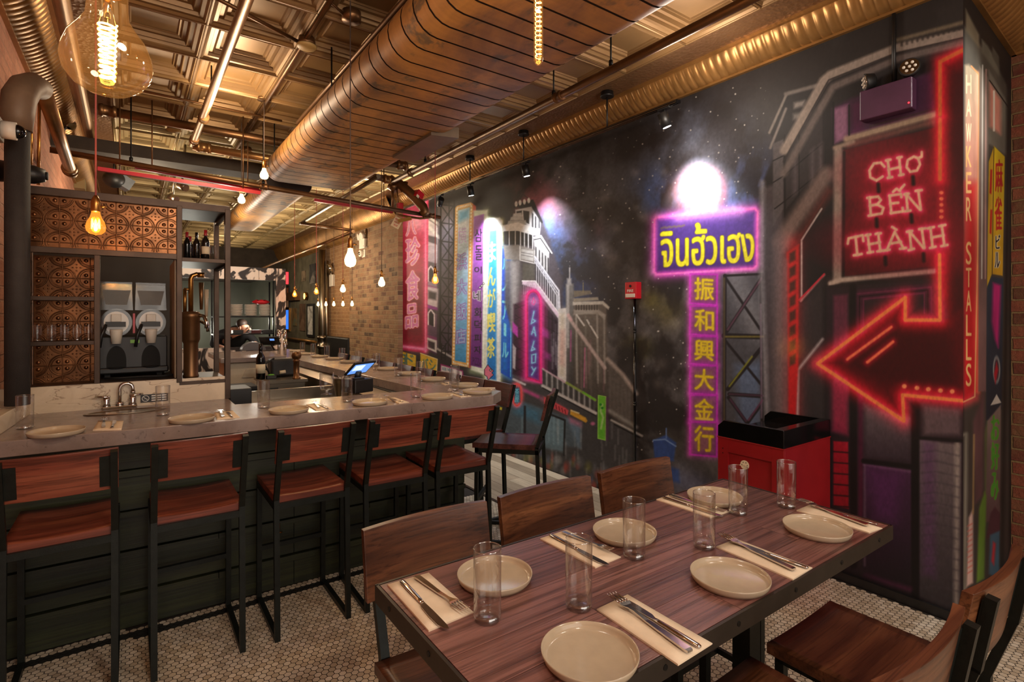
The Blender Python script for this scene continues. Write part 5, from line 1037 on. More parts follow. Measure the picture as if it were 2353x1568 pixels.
# ---- sprinkler valve cluster by the brick pier
V = thing('sprinkler_valve', Pd(945, 455, 5.6), 'bronze sprinkler valve of elbows and clamps beside the brick pier', 'valve'); VL = V.location
def vq(px, py, d=5.6): return tuple(Pd(px, py, d) - VL)
MB().tube([vq(905, 428), vq(920, 424), vq(938, 440), vq(955, 456), vq(972, 476), vq(977, 488), vq(968, 494)], 0.05, 16).build('main_body', 'bronze_dark', V)
MB().tube([vq(896, 424), vq(912, 434)], 0.05, 16).build('clamp', 'bronze_dark', V); MB().tube([vq(963, 466), vq(969, 474)], 0.046, 16).build('flange', 'bronze_dark', V)
MB().tube([vq(932, 418), vq(930, 432), vq(920, 438)], 0.026, 12).build('branch_elbow', 'bronze_dark', V)
MB().tube([vq(902, 432), vq(902, 480)], 0.014, 10).build('drain_pipe', 'bronze_dark', V); MB().tube([vq(912, 434), vq(914, 452), vq(915, 470)], 0.007, 8).build('cable', 'bronze_dark', V)
MB().box(vq(958, 449), (0.09, 0.12, 0.075), (0, 0.5, 0.3)).build('alarm_box', 'red_paint', V, bevel=0.006); MB().box(vq(919, 474), (0.055, 0.06, 0.066)).build('alarm_box', 'red_paint', V, bevel=0.006); MB().box(vq(960, 451, 5.53), (0.035, 0.002, 0.03), (0, 0.5, 0.3)).build('sticker', 'paper', V)
MB().tube([vq(908, 493), vq(935, 498), vq(965, 502), vq(990, 500)], 0.012, 10).build('test_pipe', 'bronze_dark', V)
tg = thing('valve_tag', Pd(912, 512, 5.55), 'cream cardboard tag with red print hanging from the sprinkler pipe', 'tag')
ax = (Pd(923, 518, 5.55) - Pd(903, 505, 5.55)); x_ = Vector((_Rt[0], _Rt[1], -0.55)).normalized(); y_ = Vector((_Rt[0] * .55, _Rt[1] * .55, 1.0)).normalized()
hw, hh = 0.045, 0.055; cn = [(-hw, -hh), (hw, -hh), (hw, hh), (-hw, hh)]; nrm = x_.cross(y_).normalized()
MB().prism([tuple(x_ * a + y_ * b) for a, b in cn], tuple(-nrm * 0.002)).build('card', 'paper', tg)
for k, (tx, w_) in enumerate((('SPRINKLER', .07), ('SHUT OFF', .06), ('VALVE', .045))): lettering('print', tx, .016, 'ink_red', tuple(y_ * (0.03 - 0.03 * k) + nrm * .0012), x_, y_, tg, .02, .0008, (w_, .018))
MB().tube([(0, 0, .05), (0.0, 0, .12)], 0.0012, 5).build('string', 'paper', tg)
yt = thing('valve_tag', Pd(930, 505, 5.5), 'mustard plastic label plate beside the cream valve tag', 'tag'); x2 = Vector((_Rt[0], _Rt[1], 0.22)).normalized(); y2 = Vector((-_Rt[0] * .22, -_Rt[1] * .22, 1)).normalized(); n2_ = x2.cross(y2)
MB().prism([tuple(x2 * a + y2 * b) for a, b in ((-.07, -.018), (.07, -.018), (.07, .018), (-.07, .018))], tuple(-n2_ * .003)).build('plate', simple('mustard_plate', (150, 112, 40), 0.6), yt)

# ---- fixtures on the mural wall
fa = thing('fire_alarm', (XM, Px(1461, 669, XM).y, Px(1461, 669, XM).z), 'red wall fire alarm strobe with white lettering on the mural', 'fire alarm')
MB().bb((-0.06, -0.055, -0.06), (0, 0.055, 0.065)).build('housing', 'red_paint', fa, bevel=0.004); MB().bb((-0.066, -0.045, -0.05), (-0.058, 0.045, -0.022)).build('strobe_lens', 'white_plastic', fa, bevel=0.003)
lettering('lettering', 'FIRE', .03, 'ink_white', (-0.061, 0.0, 0.0), (0, -1, 0), (0, 0, 1), fa, .02, .001, (.06, .02)); MB().tube([(-0.06, 0.0, 0.035), (-0.064, 0.0, 0.035)], .01, 12).build('horn_grille', 'ink_black', fa)
yq = Px(1461, 669, XM).y
pipe('alarm_conduit', 'black conduit dropping from the red fire alarm down the mural', [(XM - 0.012, yq, 1.54), (XM - 0.012, yq, 0.02)], 0.009, 'black_gloss', 'conduit', None, (((XM - 0.012, yq, 1.3), (0, 0, 1)), ((XM - 0.012, yq, .75), (0, 0, 1))))
e0 = Px(2045, 235, XM); eb = thing('emergency_light', (XM, e0.y, e0.z), 'purple-painted emergency light box with two round heads on the mural', 'emergency light')
ea, eb_ = Px(1985, 250, XM), Px(2104, 215, XM); wd = abs(ea.y - eb_.y)
MB().bb((-0.065, -wd / 2, -0.075), (0, wd / 2, 0.075)).build('battery_box', simple('mural_purple_enamel', (74, 42, 66), 0.4, 0, .3, 4), eb, bevel=0.005)
for sy, tilt, px, py in ((1, (-0.5, .75, -0.1), 1998, 188), (-1, (-0.85, -.25, .1), 2090, 158)):
    c = Px(px, py, XM - 0.05) - eb.location; d = Vector(tilt).normalized()
    hd = MB().tube([c - d * .028, c - d * .02, c + d * .012, c + d * .02], .04, 20, True, [.02, .036, .042, .044]).build('lamp_head', 'black', eb)
    MB().tube([c + d * .018, c + d * .024], .038, 20).build('lens', 'chrome', hd); MB().tube([(-0.035, c.y * .9, .07), tuple(c)], .008, 8).build('bracket', 'black', hd)
    for k in range(7):
        a = k * math.pi / 3; u = d.cross(Vector((0, 0, 1))).normalized(); v = u.cross(d); q = c + d * .024 + ((u * math.cos(a) + v * math.sin(a)) * .022 if k < 6 else Vector()); MB().ball(q, .007, 8, 6).build('led_lens', 'white_plastic', hd)
MB().ball((-.066, -wd / 2 + .012, -.05), .004, 8, 6).build('status_lamp', emit('red_led', (255, 30, 40), 4.0), eb)
yq = Px(2056, 180, XM).y; pipe('lamp_conduit', 'dark painted conduit rising from the purple emergency light to the cornice', [(XM - 0.012, yq, e0.z + .075), (XM - 0.012, yq, 2.93)], 0.009, 'black', 'conduit')

# ================================================================== THE DINING TABLE
TZ0 = 0.76
tx0, tx1, ty0, ty1 = 0.488, 1.938, 0.667, 1.252
tab = thing('dining_table', (0, 0, 0), 'dark plank dining table with a black steel edge band, laid for six', 'table')
def table_top():
    s = NT('table_boards'); g = s.new('ShaderNodeNewGeometry'); v0 = s.coords((1.3, 15, 15))
    add = s.new('ShaderNodeVectorMath', operation='ADD'); cb = s.new('ShaderNodeCombineXYZ'); mm = s.new('ShaderNodeMath', operation='MULTIPLY'); mm.inputs[1].default_value = 31.0
    s.link(g.outputs['Random Per Island'], mm.inputs[0])
    for i in range(3): s.link(mm.outputs[0], cb.inputs[i])
    s.link(v0, add.inputs[0]); s.link(cb.outputs[0], add.inputs[1]); v = add.outputs[0]
    c = s.ramp(g.outputs['Random Per Island'], [(0, lin((110, 72, 63))), (0.5, lin((128, 86, 77))), (1, lin((144, 100, 90)))])
    fv = s.new('ShaderNodeVectorMath', operation='MULTIPLY'); s.link(v, fv.inputs[0]); fv.inputs[1].default_value = (1.2, 7, 7)
    nf = s.noise(fv.outputs[0], 1.7, 4, 0.65, 0.4)
    n = s.noise(v, 2.0, 7, 0.72, 1.1); w = s.new('ShaderNodeTexWave', wave_type='RINGS', rings_direction='X'); w.inputs['Scale'].default_value = 0.5; w.inputs['Distortion'].default_value = 6.0; w.inputs['Detail'].default_value = 3
    s.link(v, w.inputs['Vector']); c = s.mix(0.8, c, s.ramp(w.outputs['Fac'], [(0.0, (0.5, 0.46, 0.45)), (0.2, (0.95,) * 3), (1, (1.05,) * 3)]), 'MULTIPLY')
    c = s.mix(0.55, c, s.ramp(n, [(0.32, (0.36, 0.33, 0.33)), (0.58, (1.0,) * 3)]), 'MULTIPLY')
    c = s.mix(0.9, c, s.ramp(nf, [(0.34, (0.34, 0.31, 0.31)), (0.5, (1.0,) * 3), (0.8, (1.15,) * 3)]), 'MULTIPLY'); s.bump(nf, 0.4, 0.0014)
    return s.set(c, 0.3)
mb = MB(); rt = random.Random(11); rows = 5; pw = (ty1 - ty0 - 0.012) / rows
for r in range(rows):
    x = tx0 + 0.006; first = [0.62, 0.35, 0.9, 0.5, 0.75][r]; y = ty0 + 0.006 + r * pw; segs = [first] + [0.75] * 3
    for L in segs:
        e = min(x + L, tx1 - 0.006)
        if e - x > 0.02: mb.bb((x + 0.0006, y + 0.0006, TZ0 - 0.03), (e - 0.0006, y + pw - 0.0006, TZ0))
        x = e
mb.build('top_board', table_top(), tab)
M['band'] = simple('dark_steel_band', (66, 58, 50), 0.42, 0.65, 0.2, 12)
bd = MB(); zb0, zb1 = TZ0 - 0.043, TZ0 + 0.0006
for a, b in (((tx0 - .003, ty0 - .003), (tx1 + .003, ty0 + .004)), ((tx0 - .003, ty1 - .004), (tx1 + .003, ty1 + .003)), ((tx0 - .003, ty0), (tx0 + .004, ty1)), ((tx1 - .004, ty0), (tx1 + .003, ty1))): bd.bb((*a, zb0), (*b, zb1))
bo = bd.build('edge_band', 'band', tab)
sc = MB()
for k in range(6): sc.tube([(tx0 + .1 + k * .25, ty0 - .0045, TZ0 - .02), (tx0 + .1 + k * .25, ty0 - .002, TZ0 - .02)], .006, 10)
for k in range(3): sc.tube([(tx0 - .0045, ty0 + .1 + k * .2, TZ0 - .02), (tx0 - .002, ty0 + .1 + k * .2, TZ0 - .02)], .006, 10)
sc.build('screws', 'iron', bo)
for x in (tx0 + 0.507, tx1 - 0.323):
    MB().bb((x - .03, .93, 0.012), (x + .03, .99, TZ0 - .03)).build('pedestal', 'iron_green', tab)
    MB().bb((x - .03, .72, 0), (x + .03, 1.2, 0.014)).build('foot_plate', 'iron_green', tab, bevel=.002)

# ---- chairs
def seat_board(w, d, z, th, sag, mat, name, parent):
    """slightly dished seat board"""
    mb = MB(); nu, nv = 13, 9
    def top(u, v): x = (u - .5) * w; y = (v - .5) * d; return (x, y, z - sag * (1 - (2 * u - 1) ** 2) * (1 - .5 * (2 * v - 1) ** 2))
    def bot(u, v): return ((u - .5) * w, (.5 - v) * d, z - th)
    mb.grid(top, nu, nv, True); mb.grid(bot, nu, nv, False)
    e = [(u / (nu - 1), 0) for u in range(nu)] + [(1, v / (nv - 1)) for v in range(1, nv)] + [(1 - u / (nu - 1), 1) for u in range(1, nu)] + [(0, 1 - v / (nv - 1)) for v in range(1, nv - 1)]
    n = len(e); vs = [top(*p) for p in e] + [((p[0] - .5) * w, (p[1] - .5) * d, z - th) for p in e]
    mb.add(vs, [(i, (i + 1) % n, n + (i + 1) % n, n + i) for i in range(n)]); return mb.build(name, mat, parent)
def curved_back(w, y0, y1, z0, z1, th, sag, mat, name, parent, at=None):
    """bent backrest: hollow side faces +Y (the sitter)"""
    mb = MB(); n = 17; f = []; b = []
    for k in range(n):
        u = k / (n - 1); x = (u - .5) * w; c = -sag * (1 - (2 * u - 1) ** 2)
        for lst, t in ((f, th / 2), (b, -th / 2)): lst.append([(x, y0 + c + t, z0), (x, y1 + c + t, z1)])
    vs = [p for q in f for p in q] + [p for q in b for p in q]; m = 2 * n; fs = []
    for k in range(n - 1):
        a = 2 * k; fs += [(a, a + 2, a + 3, a + 1), (m + a, m + a + 1, m + a + 3, m + a + 2), (a + 1, a + 3, m + a + 3, m + a + 1), (a, m + a, m + a + 2, a + 2)]
    fs += [(0, 1, m + 1, m), (m - 2, 2 * m - 2, 2 * m - 1, m - 1)]
    mb.add(vs, fs); return mb.build(name, mat, parent, bevel=.0015)
def make_chair(label):
    t = thing('dining_chair', (0, 0, 0), label, 'chair')
    w, d, zs, zt = .40, .40, .45, .80
    seat_board(w, d, zs, .03, .012, 'chair_wood', 'seat', t)
    curved_back(.42, -.236, -.268, .605, zt, .022, .022, 'chair_wood', 'backrest', t)
    for sx in (-1, 1):
        x = sx * .165
        MB().beam((x, -.213, 0), (x, -.213, .44), .026, .026).beam((x, -.213, .435), (x, -.272, .62), .026, .022).beam((x, -.271, .612), (x, -.301, zt - .012), .026, .022).build('rear_leg', 'iron_green', t)
        MB().beam((x, .175, 0), (x, .175, .42), .026, .026).build('front_leg', 'iron_green', t)
        MB().beam((x - .012 * sx, -.262, .63), (x - .012 * sx, -.287, .78), .05, .004, (0, 1, 0)).build('back_bracket', 'iron_green', t)
    MB().bb((-.178, -.20, .395), (.178, -.18, .42)).bb((-.178, .165, .395), (.178, .185, .42)).bb((-.178, -.2, .395), (-.155, .18, .42)).bb((.155, -.2, .395), (.178, .18, .42)).build('seat_frame', 'iron_green', t)
    MB().bb((-.172, -.2, .10), (-.158, .18, .122)).bb((.158, -.2, .10), (.172, .18, .122)).bb((-.165, -.012, .10), (.165, .008, .12)).build('stretcher', 'iron_green', t)
    return t
ch = make_chair('dining chair with streaky back at the near-left corner of the table, seat showing')
ch.location = (.752, 1.232, 0); ch.rotation_euler = (0, 0, math.pi)
GR = 'chairs at the dining table'; ch['group'] = GR
for x, l in ((1.226, 'dining chair across the table with a scuffed golden-brown back, second from the bar side'), (1.70, 'dining chair across the table nearest the red cabinet, back with curved grain')):
    copy_tree(ch, (x, 1.232, 0), math.pi, l, GR)
copy_tree(ch, (1.232, .64, 0), 0.0, 'dining chair with a red-brown seat corner, its curved back seen end-on at the picture bottom', GR)
copy_tree(ch, (1.73, .645, 0), 0.0, 'dining chair with a broad patched brown seat pulled up beside the table end', GR)

# ---- tableware builders
def make_plate(R=.0935):
    pr = [(0.0, .004), (R * .86, .004), (R * .93, .006), (R * .965, .013), (R * .985, .0195), (R, .0195), (R, .016), (R * .975, .008), (R * .93, .001), (R * .6, 0.0), (0.0, 0.0)]
    return MB().lathe(pr, 56).build('plate', 'ceramic')
def make_glass(R=.0305, H=.155):
    o = MB().ring([(R * .965, .0155), (R * .965, .02), (R * .97, H * .5), (R * .985, H - .001), (R * .993, H), (R, H - .001), (R * .99, H * .5), (R * .985, .0155)], 40).build('highball_glass', 'glass')
    b = MB().lathe([(0.0, .0), (R * .86, .0), (R * .95, .002), (R * .98, .006), (R * .985, .0155), (R * .90, .0165), (R * .6, .0145), (0.0, .0135)], 40).build('glass_base', 'glass_thick', o)
    MB().ring([(R * .975, H - .0015), (R * .985, H + .0008), (R * 1.004, H + .0008), (R * 1.008, H - .0015)], 40).build('rim', 'glass_thick', o); return o
def make_fork():
    """local: tines towards +X, handle end at -X, length .19"""
    mb = MB(); zc = lambda x: .003 + (.010 * max(0, (x + .0) / .095) ** 1.3 if x > 0 else 0) - (.006 if x > .06 else 0) * ((x - .06) / .035 if x > .06 else 0)
    st = [(-.095, .0055, .0035), (-.09, .0065, .0038), (-.05, .0058, .0034), (0.0, .0042, .0028), (.03, .0030, .0024), (.042, .0050, .0018), (.050, .0098, .0012), (.060, .0110, .0010)]
    vs = []; fs = []
    for x, h, t in st:
        z = zc(x); vs += [(x, -h, z), (x, h, z), (x, h, z + t), (x, -h, z + t)]
    for k in range(len(st) - 1):
        for q in range(4): fs.append((4 * k + q, 4 * k + (q + 1) % 4, 4 * k + 4 + (q + 1) % 4, 4 * k + 4 + q))
    fs += [(3, 2, 1, 0), tuple(4 * (len(st) - 1) + q for q in range(4))]; mb.add(vs, fs)
    for k in range(4):
        y = -.0092 + k * .00613; mb.tube([(.058, y, zc(.058) + .0006), (.072, y, zc(.072) + .0008), (.086, y, zc(.086) + .001), (.095, y, zc(.095) + .003)], .0013, 6, True, [.0015, .0014, .0012, .0006])
    return mb.build('fork', 'cutlery')
def make_knife():
    mb = MB(); st = [(-.105, .0045, .0055), (-.10, .0062, .0065), (-.06, .0064, .0064), (-.015, .0056, .006), (.002, .0048, .0052)]; vs = []; fs = []
    for x, h, t in st:
        for k in range(8):
            a = 2 * math.pi * k / 8; vs.append((x, h * math.cos(a), .0035 + t / 2 * (1 + math.sin(a)) * .8 - .0035 + .0005))
    for k in range(len(st) - 1):
        for q in range(8): fs.append((8 * k + q, 8 * k + (q + 1) % 8, 8 * k + 8 + (q + 1) % 8, 8 * k + 8 + q))
    fs += [tuple(range(8))[::-1], tuple(8 * (len(st) - 1) + q for q in range(8))]; mb.add(vs, fs, True)
    o = mb.build('table_knife', 'cutlery')
    pl = [(0.0, -.004), (.012, -.0085), (.05, -.0098), (.085, -.0085), (.100, -.003), (.105, .004), (.095, .0062), (.04, .0058), (0.0, .004)]
    MB().prism([(x, y, .0022) for x, y in pl], (0, 0, .0014)).build('blade', 'cutlery', o); return o
def make_napkin(q, name='napkin'):
    """q: four corners in order; a folded paper rectangle two layers thick"""
    c = sum((Vector(p) for p in q), Vector()) / 4; q = [Vector(p) - c for p in q]; mb = MB()
    def top(u, v): p = q[0].lerp(q[1], u).lerp(q[3].lerp(q[2], u), v); return (p.x, p.y, .0030 + .0012 * math.sin(3.0 * u + 1) * math.sin(2.4 * v))
    mb.grid(top, 7, 7, True); n = 7
    e = [(k / 6, 0) for k in range(7)] + [(1, k / 6) for k in range(1, 7)] + [(1 - k / 6, 1) for k in range(1, 7)] + [(0, 1 - k / 6) for k in range(1, 6)]; m = len(e)
    vs = [top(*p) for p in e] + [(top(*p)[0], top(*p)[1], 0) for p in e]; mb.add(vs, [(i, (i + 1) % m, m + (i + 1) % m, m + i) for i in range(m)] + [tuple(range(m, 2 * m))])
    o = mb.build(name, 'napkin'); o.location = c; return o
P0, G0, F0, K0 = make_plate(), make_glass(), make_fork(), make_knife()
used = set()
def place(proto, loc, label, cat, group, rotz=0.0, sc=1.0):
    k = proto.name
    if k not in used: used.add(k); o = proto
    else: o = copy_tree(proto)
    o.location = loc; o.rotation_euler = (0, 0, rotz); tag(o, label, cat, group)
    if sc != 1.0: o.scale = (sc,) * 3
    return o
def cutlery(proto, a, b, z, label, cat, group):
    """a = pixel of the working end, b = pixel of the handle end, both lying at height z"""
    pa, pb = Pz(*a, z), Pz(*b, z); c = (pa + pb) / 2; d = pa - pb; L = d.length; L0 = .19 if proto is F0 else .21
    return place(proto, (c.x, c.y, z), label, cat, group, math.atan2(d.y, d.x), min(1.25, max(.8, L / L0)))
where = ['near-left corner, by the chair with the visible seat', 'middle of the far side', 'far end before the red cabinet', 'middle of the near side', 'right end of the table', 'picture-bottom edge of the table']
short = ['at the near-left table corner', 'at the middle of the far table side', 'at the far table end before the red cabinet', 'at the middle of the near table side', 'at the right table end', 'at the table edge closest to the viewer']
for i, p in enumerate(((1137, 1325), (1435, 1226), (1642, 1144), (1677, 1329), (1877, 1216), (1355, 1505))):
    q = Pz(*p, TZ0 + .008); place(P0, (q.x, q.y, TZ0), 'glazed beige dinner plate ' + short[i], 'plate', 'dinner plates on the dining table')
for i, p in enumerate(((1120, 1424), (1330, 1396), (1457, 1280), (1618, 1258), (1696, 1181), (1807, 1165))):
    q = Pz(*p, TZ0); place(G0, (q.x, q.y, TZ0), 'empty highball glass ' + ('in front of the plate at the near-left corner', 'standing alone between the far-side and front plates', 'in front of the far-side middle plate', 'just beyond the near-side middle plate', 'in front of the plate by the red cabinet', 'farthest right, before the red cabinet corner')[i], 'glass', 'highball glasses on the dining table')
NQ = (((890, 1345), (985, 1318), (1088, 1408), (985, 1452)), ((1241, 1239), (1302, 1219), (1427, 1281), (1368, 1306)), ((1508, 1149), (1545, 1136), (1675, 1177), (1633, 1191)),
      ((1645, 1258), (1692, 1240), (1867, 1306), (1822, 1334)), ((1830, 1174), (1862, 1161), (2028, 1215), (1997, 1226)), ((1371, 1402), (1442, 1368), (1637, 1480), (1558, 1530)))
for i, q in enumerate(NQ):
    o = make_napkin([Pz(*p, TZ0 + .0012) for p in q]); o.location.z = TZ0; tag(o, 'folded cream napkin under cutlery ' + short[i], 'napkin', 'napkins on the dining table')
ZN = TZ0 + .0042
FK = (((1072, 1412), (955, 1328)), ((1408, 1271), (1293, 1226)), ((1668, 1183), (1540, 1141)), ((1645, 1230), (1838, 1320)), ((1829, 1151), (2003, 1215)), ((1404, 1374), (1586, 1504)))
KN = (((1027, 1450), (923, 1338)), ((1397, 1302), (1264, 1231)), ((1660, 1189), (1523, 1144)), ((1672, 1243), (1857, 1308)), ((1870, 1166), (2016, 1207)), ((1413, 1371), (1609, 1491)))
for i, (a, b) in enumerate(FK): cutlery(F0, a, b, ZN, 'steel fork on the napkin ' + short[i], 'fork', 'forks on the dining table')
for i, (a, b) in enumerate(KN): cutlery(K0, a, b, ZN, 'steel table knife on the napkin ' + short[i], 'knife', 'knives on the dining table')

# ================================================================== RED CABINET WITH A BLACK TRAY TOP
cab = thing('service_cabinet', (2.845, 1.53, 0), 'red steel cabinet with a black open tray top and a round sticker', 'cabinet')
x0, x1, y0, y1, zr = -.245, .245, -.18, .18, .76
MB().bb((x0 + .012, y0, 0), (x1, y1, zr)).build('body', 'red_bin', cab, bevel=.003)
fr = MB()
fr.bb((x0, y0, 0), (x0 + .012, y0 + .06, zr)).bb((x0, y1 - .06, 0), (x0 + .012, y1, zr)).bb((x0, y0 + .06, zr - .075), (x0 + .012, y1 - .06, zr)).bb((x0, y0 + .06, 0), (x0 + .012, y1 - .06, .09))
fr.bb((x0 - .004, y0 - .004, zr - .004), (x1, y1 + .004, zr + .002)); fr.build('door_frame', 'red_bin', cab, bevel=.0015)
tr = MB()
tr.prism([(x0, y0, zr), (x0, y1, zr), (x0, y1, zr + .06), (x0, y1 - .035, zr + .092), (x0, y0, zr + .092)], (.02, 0, 0)); tr.prism([(x1 - .02, y0, zr), (x1 - .02, y1, zr), (x1 - .02, y1, zr + .06), (x1 - .02, y1 - .035, zr + .092), (x1 - .02, y0, zr + .092)], (.02, 0, 0))
tr.bb((x0 + .02, y0, zr), (x1 - .02, y0 + .05, zr + .092)).bb((x0 + .02, y0 + .05, zr), (x1 - .02, y1, zr + .03)); tr.build('tray_top', 'black_gloss', cab, bevel=.002)
sk = MB().tube([(x0 + .009, .03, .635), (x0 + .0135 - .002, .03, .635)], .024, 24).build('sticker', 'paper', cab)
for k in range(6): a = k * math.pi / 3; MB().box((x0 + .0085, .03 + .015 * math.cos(a), .635 + .015 * math.sin(a)), (.001, .004, .004)).build('sticker_mark', 'ink_black', sk) if k < 4 else None
MB().tube([(x0 - .001, y1 - .03, zr - .06), (x0 + .002, y1 - .03, zr - .06)], .003, 8).tube([(x0 - .001, y1 - .03, zr - .085), (x0 + .002, y1 - .03, zr - .085)], .003, 8).build('rivet', 'iron', cab)

# ================================================================== THE BAR
ZB = 0.935; TH = 0.062; YF = 3.48
A_, B_p, C_p = Pz(0, 1016, ZB), Pz(1133.6, 909.3, ZB), Pz(1151.6, 898.7, ZB)
sl = (B_p.y - A_.y) / (B_p.x - A_.x)
cnt = [(-.51, A_.y + sl * (-.51 - A_.x)), (B_p.x, B_p.y), (C_p.x, C_p.y), (1.86, 8.0), (1.36, 8.0), (1.47, 5.9), (1.555, 3.14), (.46, 3.22), (.46, YF - .004), (-.51, YF - .004)]
top = MB().prism([(x, y, ZB - TH) for x, y in cnt], (0, 0, TH)).build('bar_counter', 'counter')
_q = Pz(290, 947, ZB); cut = MB().lathe([(.150, -.08), (.150, .02)], 40, (_q.x, _q.y, ZB), True, (1, .42)).build('cutter', 'counter')
bo_ = top.modifiers.new('hole', 'BOOLEAN'); bo_.object = cut; bo_.operation = 'DIFFERENCE'; bo_.solver = 'EXACT'
bpy.context.view_layer.update(); m_ = bpy.data.meshes.new_from_object(top.evaluated_get(bpy.context.evaluated_depsgraph_get())); top.modifiers.clear(); top.data = m_; bpy.data.objects.remove(cut)
bv_ = top.modifiers.new('edges', 'BEVEL'); bv_.width = .003; bv_.segments = 2; bv_.limit_method = 'ANGLE'; bv_.angle_limit = R_(40); tag(top, 'long L-shaped mottled grey stone counter top of the bar', 'counter')
# board-clad base
base = thing('bar_cladding', (0, 0, 0), 'dark green-black boarded bar front under the stone counter', 'bar front')
bf = MB(); ya = 2.985; slb = -.03; rb = random.Random(6); z = .0
hs = [.13, .035, .16, .03, .15, .03, .15, .035, .153]
for k, h in enumerate(hs):
    t = 0.0 if h > .1 else .016; off = rb.uniform(-.004, .004) if h > .1 else 0
    segs = [(-.51, .35), (.35, 1.1), (1.1, 1.72)] if k % 2 else [(-.51, .7), (.7, 1.72)]
    for a, b in segs: bf.prism([(a, ya + slb * (a + .4) - t + off, z + .003), (b - .003, ya + slb * (b + .4) - t + off, z + .003), (b - .003, 3.06, z + .003), (a, 3.06, z + .003)], (0, 0, h - .005))
    z += h
bf.build('front_boards', 'bar_front', base)
sb = MB(); z = 0
for k, h in enumerate(hs):
    t = 0.0 if h > .1 else .012; sb.bb((1.56, 3.06, z + .003), (1.60 + t, 8.0, z + h - .002)); z += h
sb.build('side_boards', 'bar_front', base)
MB().bb((-.51, 3.0, .0), (1.70, 3.05, ZB - TH)).bb((1.50, 3.05, 0), (1.57, 8.0, ZB - TH)).build('carcass', 'black', base)
for x, zc in ((-.16, .42), (.35, .44), (.93, .46), (.62, .30)):
    hk = MB(); hk.tube([(x, ya - .03 + slb * (x + .4), zc), (x, ya - .03 + slb * (x + .4), zc + .05)], .004, 8).tube([(x - .015, ya - .03 + slb * (x + .4), zc), (x + .015, ya - .03 + slb * (x + .4), zc)], .004, 8).tube([(x, ya - .03 + slb * (x + .4), zc + .04), (x, ya + .0 + slb * (x + .4), zc + .045)], .004, 6); hk.build('bag_hook', 'brass', base)

# ---- stools
def make_stool(label, mat='stool_wood'):
    t = thing('bar_stool', (0, 0, 0), label, 'stool'); w, d, zs, zt = .345, .40, .622, .932
    seat_board(w - .025, d, zs, .03, .012, mat, 'seat', t)
    curved_back(.335, -.238, -.276, .775, zt, .02, .012, mat, 'backrest', t)
    for sx in (-1, 1):
        x = sx * .155
        MB().beam((x, -.228, 0), (x, -.205, .61), .022, .022).beam((x, -.205, .605), (x, -.302, zt - .006), .022, .02).build('rear_leg', 'iron_green', t)
        MB().beam((x, .18, 0), (x, .172, .595), .022, .022).build('front_leg', 'iron_green', t)
        MB().beam((x - sx * .018, -.259, .79), (x - sx * .018, -.287, .905), .05, .004, (0, 1, 0)).build('back_bracket', 'iron_green', t)
        MB().bb((x - .011, -.22, .0), (x + .011, .18, .022)).build('floor_runner', 'iron_green', t)
    MB().bb((-.166, -.216, .566), (.166, -.196, .592)).bb((-.166, .162, .566), (.166, .182, .592)).bb((-.166, -.2, .566), (-.146, .17, .592)).bb((.146, -.2, .566), (.166, .17, .592)).build('seat_frame', 'iron_green', t)
    MB().bb((-.15, .165, .25), (.15, .187, .272)).build('footrest', 'iron_green', t); return t
SG = 'bar stools along the near counter'
s0 = make_stool('bar stool cut by the left picture edge, with a wide red back'); s0['group'] = SG; s0.location = (-.205, 2.722, 0)
for x, y, rz, l in ((.228, 2.718, 0, 'bar stool with a red back below the second place setting from the left'), (.673, 2.708, 0, 'bar stool with a bright red scratched seat, third along the near counter'), (1.077, 2.698, -.02, 'bar stool with a plain brown back, fourth along the near counter'), (1.46, 2.69, -.03, 'bar stool with a knotted brown back at the right end of the near counter')):
    copy_tree(s0, (x, y, 0), rz, l, SG)
M['stool_dark'] = wood('stool_dark_walnut', (58, 30, 26), (86, 48, 42), (106, 62, 56), 0.3, 'X', 0.8, 0.15)
s1 = make_stool('dark walnut bar stool set at an angle before the cut counter corner', 'stool_dark'); s1.location = (1.985, 2.815, 0); s1.rotation_euler = (0, 0, R_(44)); s1['group'] = 'bar stools along the mural side of the bar'
for i, y in enumerate((3.21, 3.56, 3.98, 4.41, 4.84, 5.27, 5.7, 6.2, 6.7)):
    copy_tree(s1, (1.90, y, 0), R_(90), ('dark bar stool just behind the angled one at the counter corner', 'second dark stool back rising behind the counter from the corner', 'third dark stool back rising behind the counter from the corner', 'fourth dark stool back from the counter corner, before the yellow boards', 'fifth dark stool back from the counter corner, at the brick edge', 'sixth dark stool back from the counter corner, before the brick pier', 'seventh dark stool back from the counter corner, before the brick pier', 'eighth dark stool back from the counter corner, before the brick pier', 'ninth and farthest dark stool back along the bar')[i], 'bar stools along the mural side of the bar')

